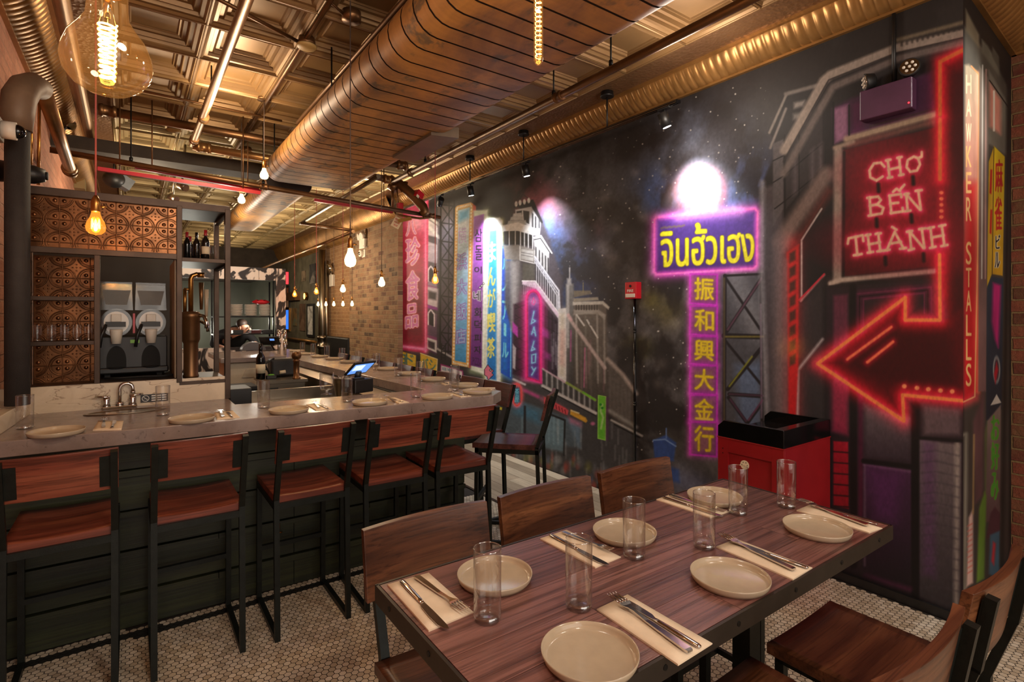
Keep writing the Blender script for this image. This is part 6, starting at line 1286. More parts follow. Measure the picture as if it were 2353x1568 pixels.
# ---- place settings on the bar
PB = ((130, 992, 'plate at the far left of the bar beside the first glass'), (441, 962, 'plate below the copper faucet side, second along the near counter'), (664, 942, 'plate with bulb reflections, third along the near counter'), (850, 924, 'plate before the small payment screen, fourth along the near counter'), (1005, 911, 'plate near the counter corner on the front edge'),
      (1097, 899, 'plate in the cut corner of the counter'), (1068, 885, 'first plate on the mural side after the corner'), (995, 871, 'second plate on the mural side after the corner'), (940, 858, 'third plate on the mural side after the corner'), (890, 847, 'fourth plate on the mural side after the corner'),
      (845, 839, 'fifth plate on the mural side after the corner'), (803, 831, 'sixth plate on the mural side after the corner'), (768, 824, 'seventh plate on the mural side after the corner'), (735, 819, 'eighth plate on the mural side after the corner'), (705, 813, 'ninth plate on the mural side after the corner'), (683, 806, 'farthest plate along the bar'))
for x, y, l in PB:
    q = Pz(x, y, ZB + .012); copy_tree(P0, (q.x, q.y, ZB), 0, l.replace('plate', 'beige side plate', 1), 'plates on the bar counter')
    o = [k for k in bpy.data.objects if k.get('label') == l.replace('plate', 'beige side plate', 1)][0]; o['category'] = 'plate'
GB = ((57, 986, 'glass at the left picture edge before the marble ledge'), (374, 955, 'glass between the first and second napkin, beside the black sign'), (606, 938, 'glass in front of the dark wine bottle'), (797, 924, 'glass standing before the ice bucket'), (955, 913, 'glass before the third plate from the counter corner'), (1043, 898, 'glass at the counter corner standing before another glass'),
      (1046, 888, 'glass half hidden behind the corner glass'), (967, 876, 'glass beside the steel inner ledge, second past the corner'), (915, 864, 'glass third past the corner'), (865, 850, 'glass fourth past the corner'), (824, 841, 'glass fifth past the corner'), (786, 832, 'glass sixth past the corner'), (751, 825, 'glass seventh past the corner'), (720, 818, 'glass eighth past the corner'), (695, 813, 'farthest glass along the bar'))
for x, y, l in GB:
    q = Pz(x, y, ZB); o = copy_tree(G0, (q.x, q.y, ZB), 0, 'clear highball ' + l, 'highball glasses on the bar counter'); o['category'] = 'glass'; o.scale = (1, 1, .92)
NB = (((213, 990), (226, 968), (284, 968), (279, 989)), ((492, 949), (535, 945), (551, 960), (498, 965)), ((704, 931), (726, 927), (765, 940), (726, 944)), ((886, 917), (907, 914), (940, 925), (917, 928)), ((1026, 904.5), (1052, 901.5), (1083, 911), (1059, 913.5)), ((1076, 891), (1138, 891), (1137, 896), (1120, 897)), ((1010, 880.7), (1034, 878), (1036, 884), (1023, 885.6)))
nl = ('by the leftmost bar plate', 'between the second and third bar plates', 'between the third and fourth bar plates', 'before the small payment screen', 'before the counter corner glass', 'in the cut counter corner', 'on the mural side past the corner')
for q, l in zip(NB, nl):
    o = make_napkin([Pz(*p, ZB + .001) for p in q]); o.location.z = ZB; tag(o, 'cream napkin on the bar ' + l, 'napkin', 'napkins on the bar counter')
FB = (((240, 962), (237, 987)), ((504, 941), (514, 963)), ((719, 923), (735, 941)), ((882, 910), (912, 926)), ((1028, 899), (1064, 911)), ((1078, 889), (1100, 894)), ((1014, 878), (1028, 883)))
KB = (((263, 968), (257, 985)), ((522, 948), (534, 960)), ((731, 929), (753, 940)), ((899, 917), (924, 924)), ((1046, 904), (1072, 910)), ((1094, 893), (1134, 895)), ((1014, 881), (1034, 880)))
for (a, b), (c, d), l in zip(FB, KB, nl):
    for pr, p, q, cat in ((F0, a, b, 'fork'), (K0, c, d, 'knife')):
        pa, pb = Pz(*p, ZB + .004), Pz(*q, ZB + .004); m = (pa + pb) / 2; dd = pa - pb
        o = copy_tree(pr, (m.x, m.y, ZB + .004), math.atan2(dd.y, dd.x), 'steel %s on the bar napkin %s' % (cat, l), cat.replace('knife', 'knive') + 's on the bar counter'); o['category'] = cat; o.scale = (min(1.1, max(.75, dd.length / .2)),) * 3

# ---- sink, tap and no-smoking plate at the left of the bar
sk = thing('bar_sink', Pz(290, 947, ZB), 'small oval steel sink let into the bar under the curved tap', 'sink')
MB().lathe([(.17, .0005), (.165, .004), (.152, .003), (.145, -.002), (.13, -.03), (.10, -.05), (.02, -.057), (0, -.057)], 40, (0, 0, 0.001), True, (1, .42)).build('bowl', 'stainless', sk)
fq = Pz(275, 938, ZB); fa_ = thing('bar_faucet', (fq.x, fq.y - .01, ZB), 'chrome gooseneck tap with two lever handles before the marble splash', 'tap')
MB().box((0, 0, .008), (.15, .045, .016)).build('base_plate', 'chrome', fa_, bevel=.006)
MB().tube([(0, 0, .01), (0, 0, .10)] + [(.028 - .028 * math.cos(a), -.0 - .02 * math.sin(a) * 0, .10 + .028 * math.sin(a)) for a in [k * math.pi / 8 for k in range(1, 9)]] + [(.056, 0, .085)], .0085, 14).tube([(0, 0, .012), (0, 0, .035)], .017, 16).tube([(.056, 0, .088), (.056, 0, .074)], .0115, 14).build('spout', 'chrome', fa_)
for sx in (-1, 1):
    MB().tube([(sx * .055, 0, .012), (sx * .055, 0, .03), (sx * .055, 0, .05), (sx * .055, 0, .06)], .015, 16, True, [.02, .014, .017, .012]).tube([(sx * .04, -.005, .062), (sx * .10, .01, .066)], .006, 10).build('lever_handle', 'chrome', fa_)
# marble splash and ledge
spl = MB().bb((-.51, YF - .008, ZB), (.456, YF + .004, 1.066)).build('marble_splash', 'marble'); tag(spl, 'veined cream marble splash strip behind the sink', 'splashback')
bl = MB().prism([(-.51, 2.93, ZB), (-.432, 2.93, ZB), (-.40, YF - .012, ZB), (-.51, YF - .01, ZB)], (0, 0, .075)).build('marble_ledge', 'marble', bevel=.003); tag(bl, 'raised marble block in the left corner at the foot of the wrapped pipe', 'ledge')
sg = thing('no_smoking_sign', (Py(355, 914, YF).x, YF - .009, Py(355, 914, YF).z), 'small black no-smoking plate on the marble splash beside the tap', 'sign')
MB().bb((-.062, -.003, -.021), (.062, 0, .021)).build('plate', 'black', sg)
MB().ring([(.0135, -.0006), (.0165, -.0006), (.0165, .0006), (.0135, .0006)], 28).build('ban_circle', 'ink_white', sg, (-.04, -.0035, 0), rot=(math.pi / 2, 0, 0))
MB().beam((-.051, -.0037, .0105), (-.029, -.0037, -.0105), .0025, .001, (0, 1, 0)).beam((-.05, -.0037, -.002), (-.031, -.0037, -.002), .001, .004, (0, 1, 0)).build('ban_symbol', 'ink_white', sg)
ln = MB()
for k in range(3):
    for a, b in ((-.014, .008), (.012, .03), (.034, .054)): ln.box(((a + b) / 2, -.0036, .012 - .012 * k), (b - a, .0008, .006))
ln.build('print_lines', 'ink_white', sg)
# ---- things standing on and behind the counter
def P_at(px, py, z): return Pz(px, py, z)
q = P_at(838, 905, ZB); pos = thing('payment_terminal', (q.x, q.y + .10, ZB), 'black payment terminal with a tilted blue screen behind the near counter', 'till')
rz = R_(18); pos.rotation_euler = (0, 0, rz)
MB().bb((-.075, -.06, 0), (.065, .07, .085)).build('printer_base', 'black', pos, bevel=.006); MB().bb((-.07, -.055, .085), (.0, -.02, .095)).build('receipt_slot', 'rubber', pos)
rs_ = Euler((R_(48), 0, R_(12))); MB().box((0.01, .0, .15), (.20, .012, .115), rs_).build('screen_bezel', 'black', pos, bevel=.003)
scm = emit('blue_till_screen', (96, 140, 214), 0.9); n_ = rs_.to_matrix() @ Vector((0, -1, 0)); MB().box(Vector((0.01, 0, .15)) + n_ * .0065, (.175, .0015, .092), rs_).build('screen', scm, pos)
MB().box(Vector((0.01, 0, .15)) + n_ * .0075 + rs_.to_matrix() @ Vector((-.03, 0, .012)), (.09, .0008, .05), rs_).build('screen_window', emit('pale_till_window', (190, 214, 240), 1.0), pos)
MB().tube([(.0, .02, .08), (.005, .01, .13)], .02, 12).build('stand', 'black', pos)
q = P_at(792, 893, .90); ib = thing('ice_bucket', (q.x, q.y + .05, .845), 'steel ice bucket holding bar spoons beside the payment terminal', 'bucket')
MB().ring([(.05, .002), (.066, .12), (.069, .122), (.069, .126), (.064, .126), (.062, .12), (.047, .006)], 28).lathe([(0, .004), (.049, .004)], 24).build('bucket', 'stainless', ib)
MB().tube([(.01, 0, .01), (.03, .01, .17)], .003, 8).tube([(-.01, .01, .01), (-.025, .02, .15)], .003, 8).build('bar_spoon', 'chrome', ib); MB().box((.03, 0, .12), (.04, .02, .06), (0, .4, 0)).build('scoop', 'black', ib)
q = P_at(753, 908, ZB); gg = thing('stemmed_beer_glass', (q.x, q.y + .02, ZB), 'short-stemmed ribbed beer glass standing at the inner counter edge', 'glass')
MB().ring([(.034, .035), (.040, .06), (.041, .135), (.0425, .135), (.0425, .06), (.036, .034), (.03, .03), (.02, .028), (.02, .031), (.028, .033)], 28).build('bowl', 'glass', gg); MB().lathe([(.032, 0), (.032, .004), (.012, .010), (.010, .02), (.018, .03), (.0, .031)], 28).build('foot', 'glass_thick', gg)
# the work well behind the near counter
wl = thing('steel_worktable', (0, 0, 0), 'stainless sink bench in the well behind the near counter', 'workbench')
MB().bb((.62, 3.55, .77), (1.28, 4.15, .80)).build('bench_top', 'stainless', wl); MB().bb((.64, 4.12, .80), (1.28, 4.15, .88)).build('upstand', 'stainless', wl)
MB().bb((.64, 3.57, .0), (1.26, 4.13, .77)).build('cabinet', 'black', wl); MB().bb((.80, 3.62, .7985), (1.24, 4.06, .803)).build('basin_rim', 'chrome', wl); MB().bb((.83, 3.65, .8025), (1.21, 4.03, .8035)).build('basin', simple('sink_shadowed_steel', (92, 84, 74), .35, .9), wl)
ut = thing('steel_worktable', (0, 0, 0), 'narrow stainless drip ledge along the inside of the long counter', 'ledge')
MB().bb((1.30, 3.25, ZB - .085), (1.49, 7.6, ZB - .064)).build('ledge_top', 'stainless', ut); MB().bb((1.30, 3.25, ZB - .15), (1.315, 7.6, ZB - .085)).build('lip', 'stainless', ut); MB().bb((1.34, 3.3, 0), (1.495, 7.6, ZB - .152)).build('bottle_well', 'black', ut)
q = P_at(640, 872, .86); hb = thing('steel_worktable', (q.x, q.y, 0), 'stainless bench end carrying the wine bottle, before the white host desk', 'workbench')
MB().bb((-.14, -.10, .835), (.22, .34, .86)).build('bench_top', 'stainless', hb); MB().bb((-.12, -.08, 0), (.20, .32, .835)).build('bench_body', 'stainless', hb); MB().bb((-.10, -.085, .0), (-.02, -.079, .80)).build('dark_recess', 'black', hb)
q = P_at(601, 872, .86); wb = thing('wine_bottle', (q.x + .0, q.y + .04, .86), 'dark wine bottle with a white label on the steel bench', 'bottle')
def bottle(parent, mat_glass, mat_cap, label_mat, k=1.0):
    pr = [(0, .0), (.034, .0), (.0375, .004), (.0375, .17), (.034, .195), (.018, .225), (.0145, .24), (.0145, .295), (.0155, .297), (.0155, .305), (0, .306)]
    MB().lathe([(a * k, b * k) for a, b in pr], 24).build('body', mat_glass, parent)
    MB().lathe([(.0152 * k, .245 * k), (.0160 * k, .247 * k), (.0160 * k, .306 * k), (0, .3075 * k)], 20).build('capsule', mat_cap, parent)
    if label_mat: MB().ring([(.0377 * k, .05 * k), (.0381 * k, .05 * k), (.0381 * k, .13 * k), (.0377 * k, .13 * k)], 24).build('paper_label', label_mat, parent)
M['bottle_glass'] = simple('dark_bottle_glass', (18, 16, 14), .08); M['capsule_red'] = simple('red_capsule', (150, 24, 30), .4)
bottle(wb, 'bottle_glass', 'bottle_glass', 'paper')
q = P_at(683, 872, .86); pl = thing('tap_column', (q.x, q.y + .03, .86), 'brown capped iron post standing on the steel bench end', 'post'); MB().lathe([(.034, 0), (.034, .012), (.024, .016), (.024, .15), (.03, .155), (.03, .165), (.02, .17), (.034, .18), (.042, .205), (.034, .235), (0, .245)], 20).build('post', 'bronze_dark', pl)
q = P_at(626, 872, .86); gp = thing('green_caddy', (q.x, q.y + .05, .86), 'small black caddy with green trim beside the wine bottle', 'caddy'); MB().bb((-.04, -.025, 0), (.04, .025, .03)).build('tray', 'black', gp, bevel=.004); MB().ball((0, 0, .032), .02, 12, 8, (1.4, .9, .5)).build('green_sponge', simple('bright_green', (96, 160, 50), .7), gp)
mc = thing('espresso_grinder', P_at(652, 868, .86), 'black bar appliance heap behind the bottle and post', 'appliance'); mc.location.z = .86
MB().bb((-.09, .08, 0), (.12, .24, .16)).build('body', 'black', mc, bevel=.02); MB().tube([(-.1, .1, .03), (-.14, .08, .12), (-.06, .1, .17)], .008, 8).tube([(-.1, .12, .05), (-.16, .1, .10), (-.1, .12, .15)], .007, 8).build('cable', 'rubber', mc); MB().tube([(-.02, .07, .04), (.03, .07, .045)], .016, 12).build('paper_roll', 'paper', mc)
for k, (px, py) in enumerate(((651, 815), (665, 816))):
    q = P_at(px, py, ZB); tp = thing('beer_tap', (q.x - .05, q.y, ZB), ('slim chrome beer tap, left one of the pair at the far counter', 'slim chrome beer tap, right one of the pair at the far counter')[k], 'tap', 'pair of chrome beer taps')
    MB().tube([(0, 0, 0), (0, 0, .2)], .018, 14).tube([(0, 0, .17), (0, -.07, .18), (0, -.08, .13)], .010, 10).build('tower', 'chrome', tp); MB().lathe([(.02, .2), (.024, .21), (.016, .30), (0, .305)], 14).build('handle', 'chrome', tp)
# host desk, till, bin

# ================================================================== HOST DESK, BACK BAR
hd = thing('host_desk', (.95, 6.2, 0), 'white-fronted host desk with a grey stone top before the kitchen pass', 'desk')
MB().bb((-.25, -.42, .955), (.34, .62, 1.0)).build('desk_top', 'counter', hd, bevel=.003); MB().bb((-.20, -.36, 0), (.32, .58, .955)).build('desk_body', simple('cream_panel', (206, 190, 164), .6, 0, .06), hd)
pq = MB().prism([(-.06, -.372, .80), (.22, -.372, .80), (.24, -.372, .86), (.24, -.372, .88), (-.02, -.372, .88)], (0, .012, 0)).build('plaque', simple('cream_plaque', (196, 180, 156), .6), hd)
q = Pz(584, 806, 1.0); td = thing('grey_dome_lamp', (q.x, q.y, 1.0), 'grey half-round cover standing on the host desk', 'cover'); mbq = MB(); n_ = 18; arc_ = [(.13 * math.cos(math.pi * k / n_), 0, .10 * math.sin(math.pi * k / n_)) for k in range(n_ + 1)]; mbq.prism(arc_, (0, .16, 0)); mbq.build('cover', simple('grey_plastic', (96, 94, 98), .45), td, bevel=.004)
q = Pz(620, 806, 1.0); tt = thing('tablet_stand', (q.x, q.y, 1.0), 'tilted black tablet on a stand at the host desk corner', 'tablet')
r_ = Euler((R_(50), 0, R_(-24))); MB().box((0, 0, .115), (.22, .012, .15), r_).build('tablet', 'black', tt, bevel=.003); nn = r_.to_matrix() @ Vector((0, -1, 0)); MB().box(Vector((0, 0, .115)) + nn * .0066 + r_.to_matrix() @ Vector((.03, 0, .03)), (.05, .001, .035), r_).build('screen', scm, tt)
MB().beam((0, .0, .1), (.06, .05, .0), .012, .012).beam((-.08, -.05, .0), (.10, .08, .0), .02, .01).build('stand', 'black', tt)
tb = thing('trash_bin', (.70, 4.85, 0), 'tall black bin with a liner beside the host desk', 'bin'); MB().prism([(-.13, -.13, 0), (.13, -.13, 0), (.13, .13, 0), (-.13, .13, 0)], (0, 0, .84)).build('bin', 'black', tb, bevel=.01); MB().bb((-.14, -.14, .81), (.14, .14, .845)).build('liner', 'rubber', tb, bevel=.008)
kb = thing('black_crate', (.545, 3.72, 0), 'low black box standing right of the steel frame foot', 'box'); MB().bb((-.06, -.12, 0), (.06, .10, .97)).build('box', 'black', kb, bevel=.004)

# ---- steel frame with pressed copper tiles
M['copper'] = simple('pressed_copper_tile', (96, 60, 34), .27, .85, .45, 16, .05)
XA, XBm, XCp, XD = -.405, -.142, .218, .456
bb_ = thing('back_bar_frame', (0, YF, 0), 'tall raw steel back-bar frame filled with pressed copper tiles', 'shelf frame')
def rail(name, a, b): MB().bb((a[0], a[1], a[2]), (b[0], b[1], b[2])).build(name, 'steel', bb_, bevel=.0015)
rail('top_rail', (XA, -.012, 2.011), (XD + .012, .03, 2.05)); rail('rail', (XA, -.01, 1.727), (XCp + .012, .025, 1.757)); rail('shelf', (XA, .0, 1.492), (XBm, .15, 1.513)); rail('shelf', (XA, .0, 1.267), (XBm, .15, 1.288)); rail('bottom_shelf', (XA, .0, 1.050), (XCp, .60, 1.069))
rail('post', (XBm - .012, -.012, 1.067), (XBm + .012, .03, 1.727)); rail('post', (XCp - .013, -.014, 1.045), (XCp + .013, .03, 2.025)); rail('post', (XD - .014, -.016, ZB), (XD + .014, .03, 2.03)); rail('post', (XD - .014, .48, 1.045), (XD + .014, .51, 2.03)); rail('post', (XCp + .0, .48, 1.045), (XCp + .026, .51, 2.03))
rail('cage_top', (XCp, -.01, 2.025), (XD, .5, 2.038)); rail('cage_shelf', (XCp, -.01, 1.718), (XD, .5, 1.74)); rail('cage_floor', (XCp, -.01, 1.03), (XD, .5, 1.05)); rail('rail', (XD - .012, .0, 2.005), (XD + .012, .5, 2.03)); rail('rail', (XD - .012, .0, 1.705), (XD + .012, .5, 1.73))
def tiles(name, xa, xb, za, zb, y, p=.114):
    mb = MB(); mb.bb((xa, y, za), (xb, y + .006, zb)); eps = .002
    nx, nz = int(math.ceil((xb - xa) / p)), int(math.ceil((zb - za) / p))
    def clip(pts):
        out = []; cur = []
        for q in pts:
            if xa + eps <= q[0] <= xb - eps and za + eps <= q[2] <= zb - eps: cur.append(q)
            else:
                if len(cur) > 1: out.append(cur)
                cur = []
        if len(cur) > 1: out.append(cur)
        return out
    for i in range(nx + 1):
        for j in range(nz + 1):
            cx, cz = xa + i * p, zb - j * p
            for r, w in ((.053, .0040), (.044, .0026)):
                for seg in clip([(cx + r * math.cos(k * math.pi / 16), y, cz + r * math.sin(k * math.pi / 16)) for k in range(33)]): mb.tube(seg, w, 5, False)
            for dx, dz in ((.018, .018), (-.018, .018), (.018, -.018), (-.018, -.018), (0, 0)):
                if xa + .01 < cx + dx < xb - .01 and za + .01 < cz + dz < zb - .01: mb.ball((cx + dx, y + .004, cz + dz), .011 if dx else .005, 8, 5, (1.2, .6, 1.2))
            mx, mz = cx + p / 2, cz - p / 2
            for dx, dz in ((0, .016), (.016, 0), (0, -.016), (-.016, 0), (0, 0)):
                if xa + .01 < mx + dx < xb - .01 and za + .01 < mz + dz < zb - .01: mb.ball((mx + dx, y + .003, mz + dz), .007, 8, 5, (1, .6, 1))
        xx = xa + i * p
        if i and xx < xb: mb.tube([(xx, y - .001, za), (xx, y - .001, zb)], .003, 6, False)
    for j in range(1, nz): mb.tube([(xa, y - .001, zb - j * p), (xb, y - .001, zb - j * p)], .003, 6, False)
    return mb.build(name, 'copper', bb_)
tiles('copper_panel', XA, XCp - .013, 1.757, 2.011, .012); tiles('copper_panel', XA, XBm - .012, 1.069, 1.727, .155)
MB().bb((XBm - .003, .03, 1.067), (XBm + .004, .16, 1.727)).build('side_panel', 'steel', bb_)
MB().bb((XCp - .02, .03, 1.067), (XCp - .014, .50, 1.727)).build('side_panel', simple('pale_panel', (176, 160, 136), .6), bb_)
for k, x in enumerate((-.38, -.326, -.275, -.226, -.18)):
    o = copy_tree(G0, (x, YF + .06, 1.289), 0, ('short glass at the left end of the copper-backed shelf', 'second short glass on the copper-backed shelf', 'middle short glass on the copper-backed shelf', 'fourth short glass on the copper-backed shelf', 'short glass at the right end of the copper-backed shelf')[k], 'short glasses on the copper shelf'); o.scale = (.62, .62, .52); o['category'] = 'glass'
for k, (x, y, l) in enumerate(((.262, .10, 'left wine bottle with red capsule on the caged upper shelf'), (.305, .05, 'wine bottle with tall neck in the middle of the caged shelf'), (.348, .03, 'wine bottle with bright red capsule at the shelf front right'), (.289, .25, 'wine bottle at the back of the caged shelf'), (.36, .28, 'back right wine bottle on the caged shelf'))):
    t = thing('wine_bottle', (x, YF + y, 1.741), l, 'bottle', 'wine bottles on the caged shelf'); bottle(t, 'bottle_glass', 'capsule_red' if k != 1 else 'bottle_glass', 'paper' if k == 2 else None, (.62, .6, .66, .6, .55)[k] * .82)
jq = thing('glass_jar', (.40, YF + .16, 1.741), 'small clear glass carafe on the caged shelf', 'carafe'); MB().lathe([(.018, .003), (.019, .07), (.012, .09), (.013, .1)], 18).build('jar', 'glass', jq)
# ---- twin slush machine
sm = thing('slush_machine', (.014, 3.86, 1.0695), 'black twin frozen-drink machine with clear hoppers and white spouts', 'machine'); sm.scale = (.87, .9, .945)
M['acrylic'] = clear_glass('clear_acrylic', (.84, .83, .80), .05, .12)
MB().bb((-.185, -.12, .05), (.185, .22, .24)).build('body', 'black', sm, bevel=.006)
MB().bb((-.19, -.16, .02), (.19, .22, .055)).build('drip_tray', 'black', sm, bevel=.008)
for sx in (-1, 1):
    cx = sx * .093
    ni = MB(); n_ = 14; outl = [(cx - .052, -.121, .055)] + [(cx - .052 * math.cos(math.pi * k / n_), -.121, .10 + .085 * math.sin(math.pi * k / n_)) for k in range(n_ + 1)] + [(cx + .052, -.121, .055)]
    ni.prism(outl, (0, -.001, 0)); ni.build('niche', simple('matte_niche', (9, 9, 9), .8) if sx < 0 else bpy.data.materials['matte_niche'], sm); MB().tube([(cx, -.138, .055), (cx, -.138, .058)], .045, 20).build('tray_grille', 'rubber', sm)
    hp = MB(); hp.prism([(cx - .088, -.10, .40), (cx + .088, -.10, .40), (cx + .082, -.09, .56), (cx - .082, -.09, .56)], (0, .30, 0)); ho = hp.build('hopper', 'acrylic', sm)
    MB().bb((cx - .086, -.095, .555), (cx + .086, .21, .572)).build('hopper_lid', 'acrylic', ho, bevel=.003)
    MB().prism([(cx - .055, -.098, .43), (cx + .055, -.098, .43), (cx + .075, -.098, .52), (cx - .075, -.098, .52)], (0, .002, 0)).build('hopper_insert', simple('grey_hopper_print', (98, 93, 85), .5), ho)
    cy = MB().tube([(cx, .2, .325), (cx, -.13, .325)], .084, 32).build('freezing_cylinder', 'acrylic', sm)
    MB().tube([(cx, -.10, .325), (cx, -.135, .325)], .066, 30).build('front_disc', 'ceramic_white', cy)
    MB().bb((cx - .026, -.175, .33), (cx + .026, -.135, .375)).build('valve_block', 'white_plastic', sm, bevel=.003); MB().lathe([(.026, .20), (.032, .255), (.034, .27), (.034, .285), (0, .285)], 20, (cx, -.16, 0)).build('spout', 'white_plastic', sm)
    MB().beam((cx - .055, -.185, .315), (cx + .05, -.185, .315), .014, .03).tube([(cx - .05, -.185, .315), (cx - .075, -.19, .25), (cx - .085, -.19, .18)], .010, 10).build('pour_handle', 'black', sm)
MB().bb((-.006, -.125, .26), (.006, -.12, .38)).bb((-.19, -.1, .27), (-.184, -.08, .37)).build('red_trim', 'red_paint', sm)
MB().bb((-.02, -.1225, .20), (.03, -.1195, .22)).build('display', emit('green_display', (120, 150, 60), .25), sm)
for sx in (-1, 1): MB().bb((sx * .14 - .015, -.12, -.0), (sx * .14 + .015, -.09, .03)).build('foot', 'rubber', sm)
cbq = thing('power_cable', (.05, 3.62, 1.0735), 'loose black cable curling under the drink machine', 'cable'); MB().tube([(-.17, 0, .004), (-.1, -.03, .004), (0, -.02, .005), (.09, -.04, .004), (.15, .0, .004), (.18, .05, .004)], .005, 8).build('cable', 'rubber', cbq)
# ---- pipe-shaped beer tower
bt = thing('beer_tower', (.287, 3.66, 1.051), 'brown pipework beer tower with a fat canister inside the steel cage', 'beer tower')
MB().lathe([(.040, 0), (.042, .01), (.038, .02), (.038, .20), (.044, .215), (.048, .225), (.048, .35), (.052, .355), (.052, .37), (.046, .385), (.03, .39), (0, .39)], 26).build('canister', 'bronze_dark', bt)
MB().tube([(.0, 0, .385), (.0, 0, .58), (.008, 0, .60), (.03, 0, .61), (.055, 0, .605)], .013, 12).tube([(-.03, 0, .385), (-.03, 0, .52)], .010, 12).tube([(-.035, 0, .52), (.0, 0, .52)], .008, 10).build('pipework', 'brass', bt)
MB().tube([(.05, -.01, .62), (.05, -.01, .59)], .018, 12).build('top_valve', 'brass', bt)
for k, (z0, c) in enumerate(((.42, 'checker'), (.38, 'tan'))):
    x = .050 + .026 * k; MB().tube([(x, -.04, z0 - .02), (x, -.04, z0 + .14)], .011, 12, True, [.008, .013]).build('tap_handle', 'ceramic' if k else 'bronze_dark', bt)
MB().tube([(.035, -.02, .37), (.065, -.05, .36), (.075, -.06, .32), (.075, -.06, .29)], .011, 12).tube([(.05, -.02, .33), (.08, -.06, .31), (.082, -.06, .27)], .009, 12).build('tap_spout', 'chrome', bt)

# ================================================================== REAR ROOM AND KITCHEN PASS
YK = 8.05
def graffiti():
    s = NT('black_cream_graffiti'); v = s.coords((2.2, 2.2, 1.6)); n = s.noise(v, 1.7, 3, .5, 1.0); n2 = s.noise(s.coords((30, 30, 1.5)), 1.0, 2); n3 = s.noise(v, 7, 3)
    c = s.ramp(n, [(0.44, lin((226, 208, 194))), (0.47, lin((36, 30, 30))), (0.56, lin((40, 32, 32))), (0.585, lin((226, 210, 196)))])
    c = s.mix(s.ramp(n2, [(0.62, (0, 0, 0)), (0.64, (.8,) * 3)]), c, lin((46, 38, 36))); c = s.mix(s.ramp(n3, [(0.66, (0, 0, 0)), (0.7, (.6,) * 3)]), c, lin((170, 130, 84)))
    return s.set(c, .6)
kx0, kx1, ko0, ko1 = .30, 1.795, .42, 1.665
ks = MB().bb((kx0, YK, 1.905), (kx1, YK + .08, 2.075)).bb((ko1, YK, .0), (kx1, YK + .08, 1.905)).bb((kx0, YK, 0), (ko1, YK + .08, .98)); struct(ks, 'wall_kitchen', graffiti())
struct(MB().bb((kx1 - .05, YK + .08, 0), (kx1, 10.6, 2.0)).bb((-.5, 10.55, 0), (kx1, 10.65, 2.0)), 'wall_kitchen_rear', simple('kitchen_tile', (96, 98, 84), .35, 0, .15, 3))
struct(MB().bb((-.5, YK + .08, 2.0), (kx1, 10.65, 2.06)), 'ceiling_kitchen', 'dark_plaster')
struct(MB().bb((-.51, 4.55, 0), (.30, 4.62, 1.98)), 'wall_partition', simple('partition_grey', (72, 68, 62), .6, 0, .1, 3))
point('kitchen_light', (1.5, 8.62, 1.32), 4.0, (1.0, .93, .8), .05); point('kitchen_light', (.7, 9.7, 1.2), 12, (1.0, .95, .82), .1); point('pass_fill_light', (.9, 7.1, 2.3), 13, (1.0, .90, .74), .1)  # bare points added to brighten the cook, hatch interior and plate stacks
pu = thing('pass_shelf', (0, YK, 0), 'black steel pass-through shelving in the kitchen hatch', 'shelving')
for x in (.9, 1.64): MB().bb((x, .09, .98), (x + .02, .11, 1.90)).bb((x, .36, .98), (x + .02, .38, 1.90)).build('post', 'iron', pu)
for z in (1.145, 1.385): MB().bb((.9, .09, z), (1.66, .38, z + .016)).build('shelf', 'iron', pu)
for s_, px in enumerate((543, 576, 609)):
    p = Py(px, 724, YK + .22)
    for k in range(10):
        o = MB().lathe([(0, .001), (.05, .001), (.078, .010), (.080, .015), (.076, .014), (.05, .006), (0, .006)], 24).build('plate', 'ceramic_white') if (s_ == 0 and k == 0) else copy_tree(wp)
        if s_ == 0 and k == 0: wp = o
        o.location = (p.x, p.y, 1.402 + .0165 * k)
        tag(o, 'white plate in the %s stack on the kitchen pass, %s' % (('left', 'middle', 'right')[s_], 'the topmost' if k == 9 else 'number %s from the bottom' % ('one', 'two', 'three', 'four', 'five', 'six', 'seven', 'eight', 'nine')[k] if k < 9 else ''), 'plate', 'plate stacks on the kitchen pass')
rb_ = thing('red_sack', Py(600, 694, YK + .2), 'red crumpled bag lying on top of the plate stacks', 'bag'); rb_.location.z = 1.572
def bagf(u, v):
    a = 2 * math.pi * u; r = .5 + .5 * math.sin(math.pi * v); return (.11 * math.cos(a) * r * (1 + .15 * math.sin(5 * a)), .06 * math.sin(a) * r, .055 * v * (1 + .2 * math.sin(3 * a)))
mbq = MB(); mbq.grid(bagf, 20, 6, True, True); mbq.build('bag', 'red_paint', rb_)
tq = [(545, 'black'), (586, 'dark'), (612, 'black')]
for k, (px, c) in enumerate(tq):
    p = Py(px, 768, YK + .22); o = thing('tray_stack', (p.x, p.y, 1.1615), ('black folded menus lying left on the lower pass shelf', 'dark red menus in the middle of the lower pass shelf', 'black menus right on the lower pass shelf')[k], 'menus')
    for j in range(4): MB().box((.004 * (j % 2), 0, .006 + .0115 * j), (.13, .16, .010)).build('menu', 'black' if k != 1 else simple('dark_red_cover_%d' % j, (80, 30, 34), .6), o)
sv = thing('prep_counter', (.9, 8.9, 0), 'steel kitchen prep counter behind the pass', 'counter'); MB().bb((-.3, -.3, .86), (.75, .1, .90)).build('prep_top', 'stainless', sv); MB().bb((-.28, -.28, 0), (.73, .08, .86)).build('prep_body', 'stainless', sv)

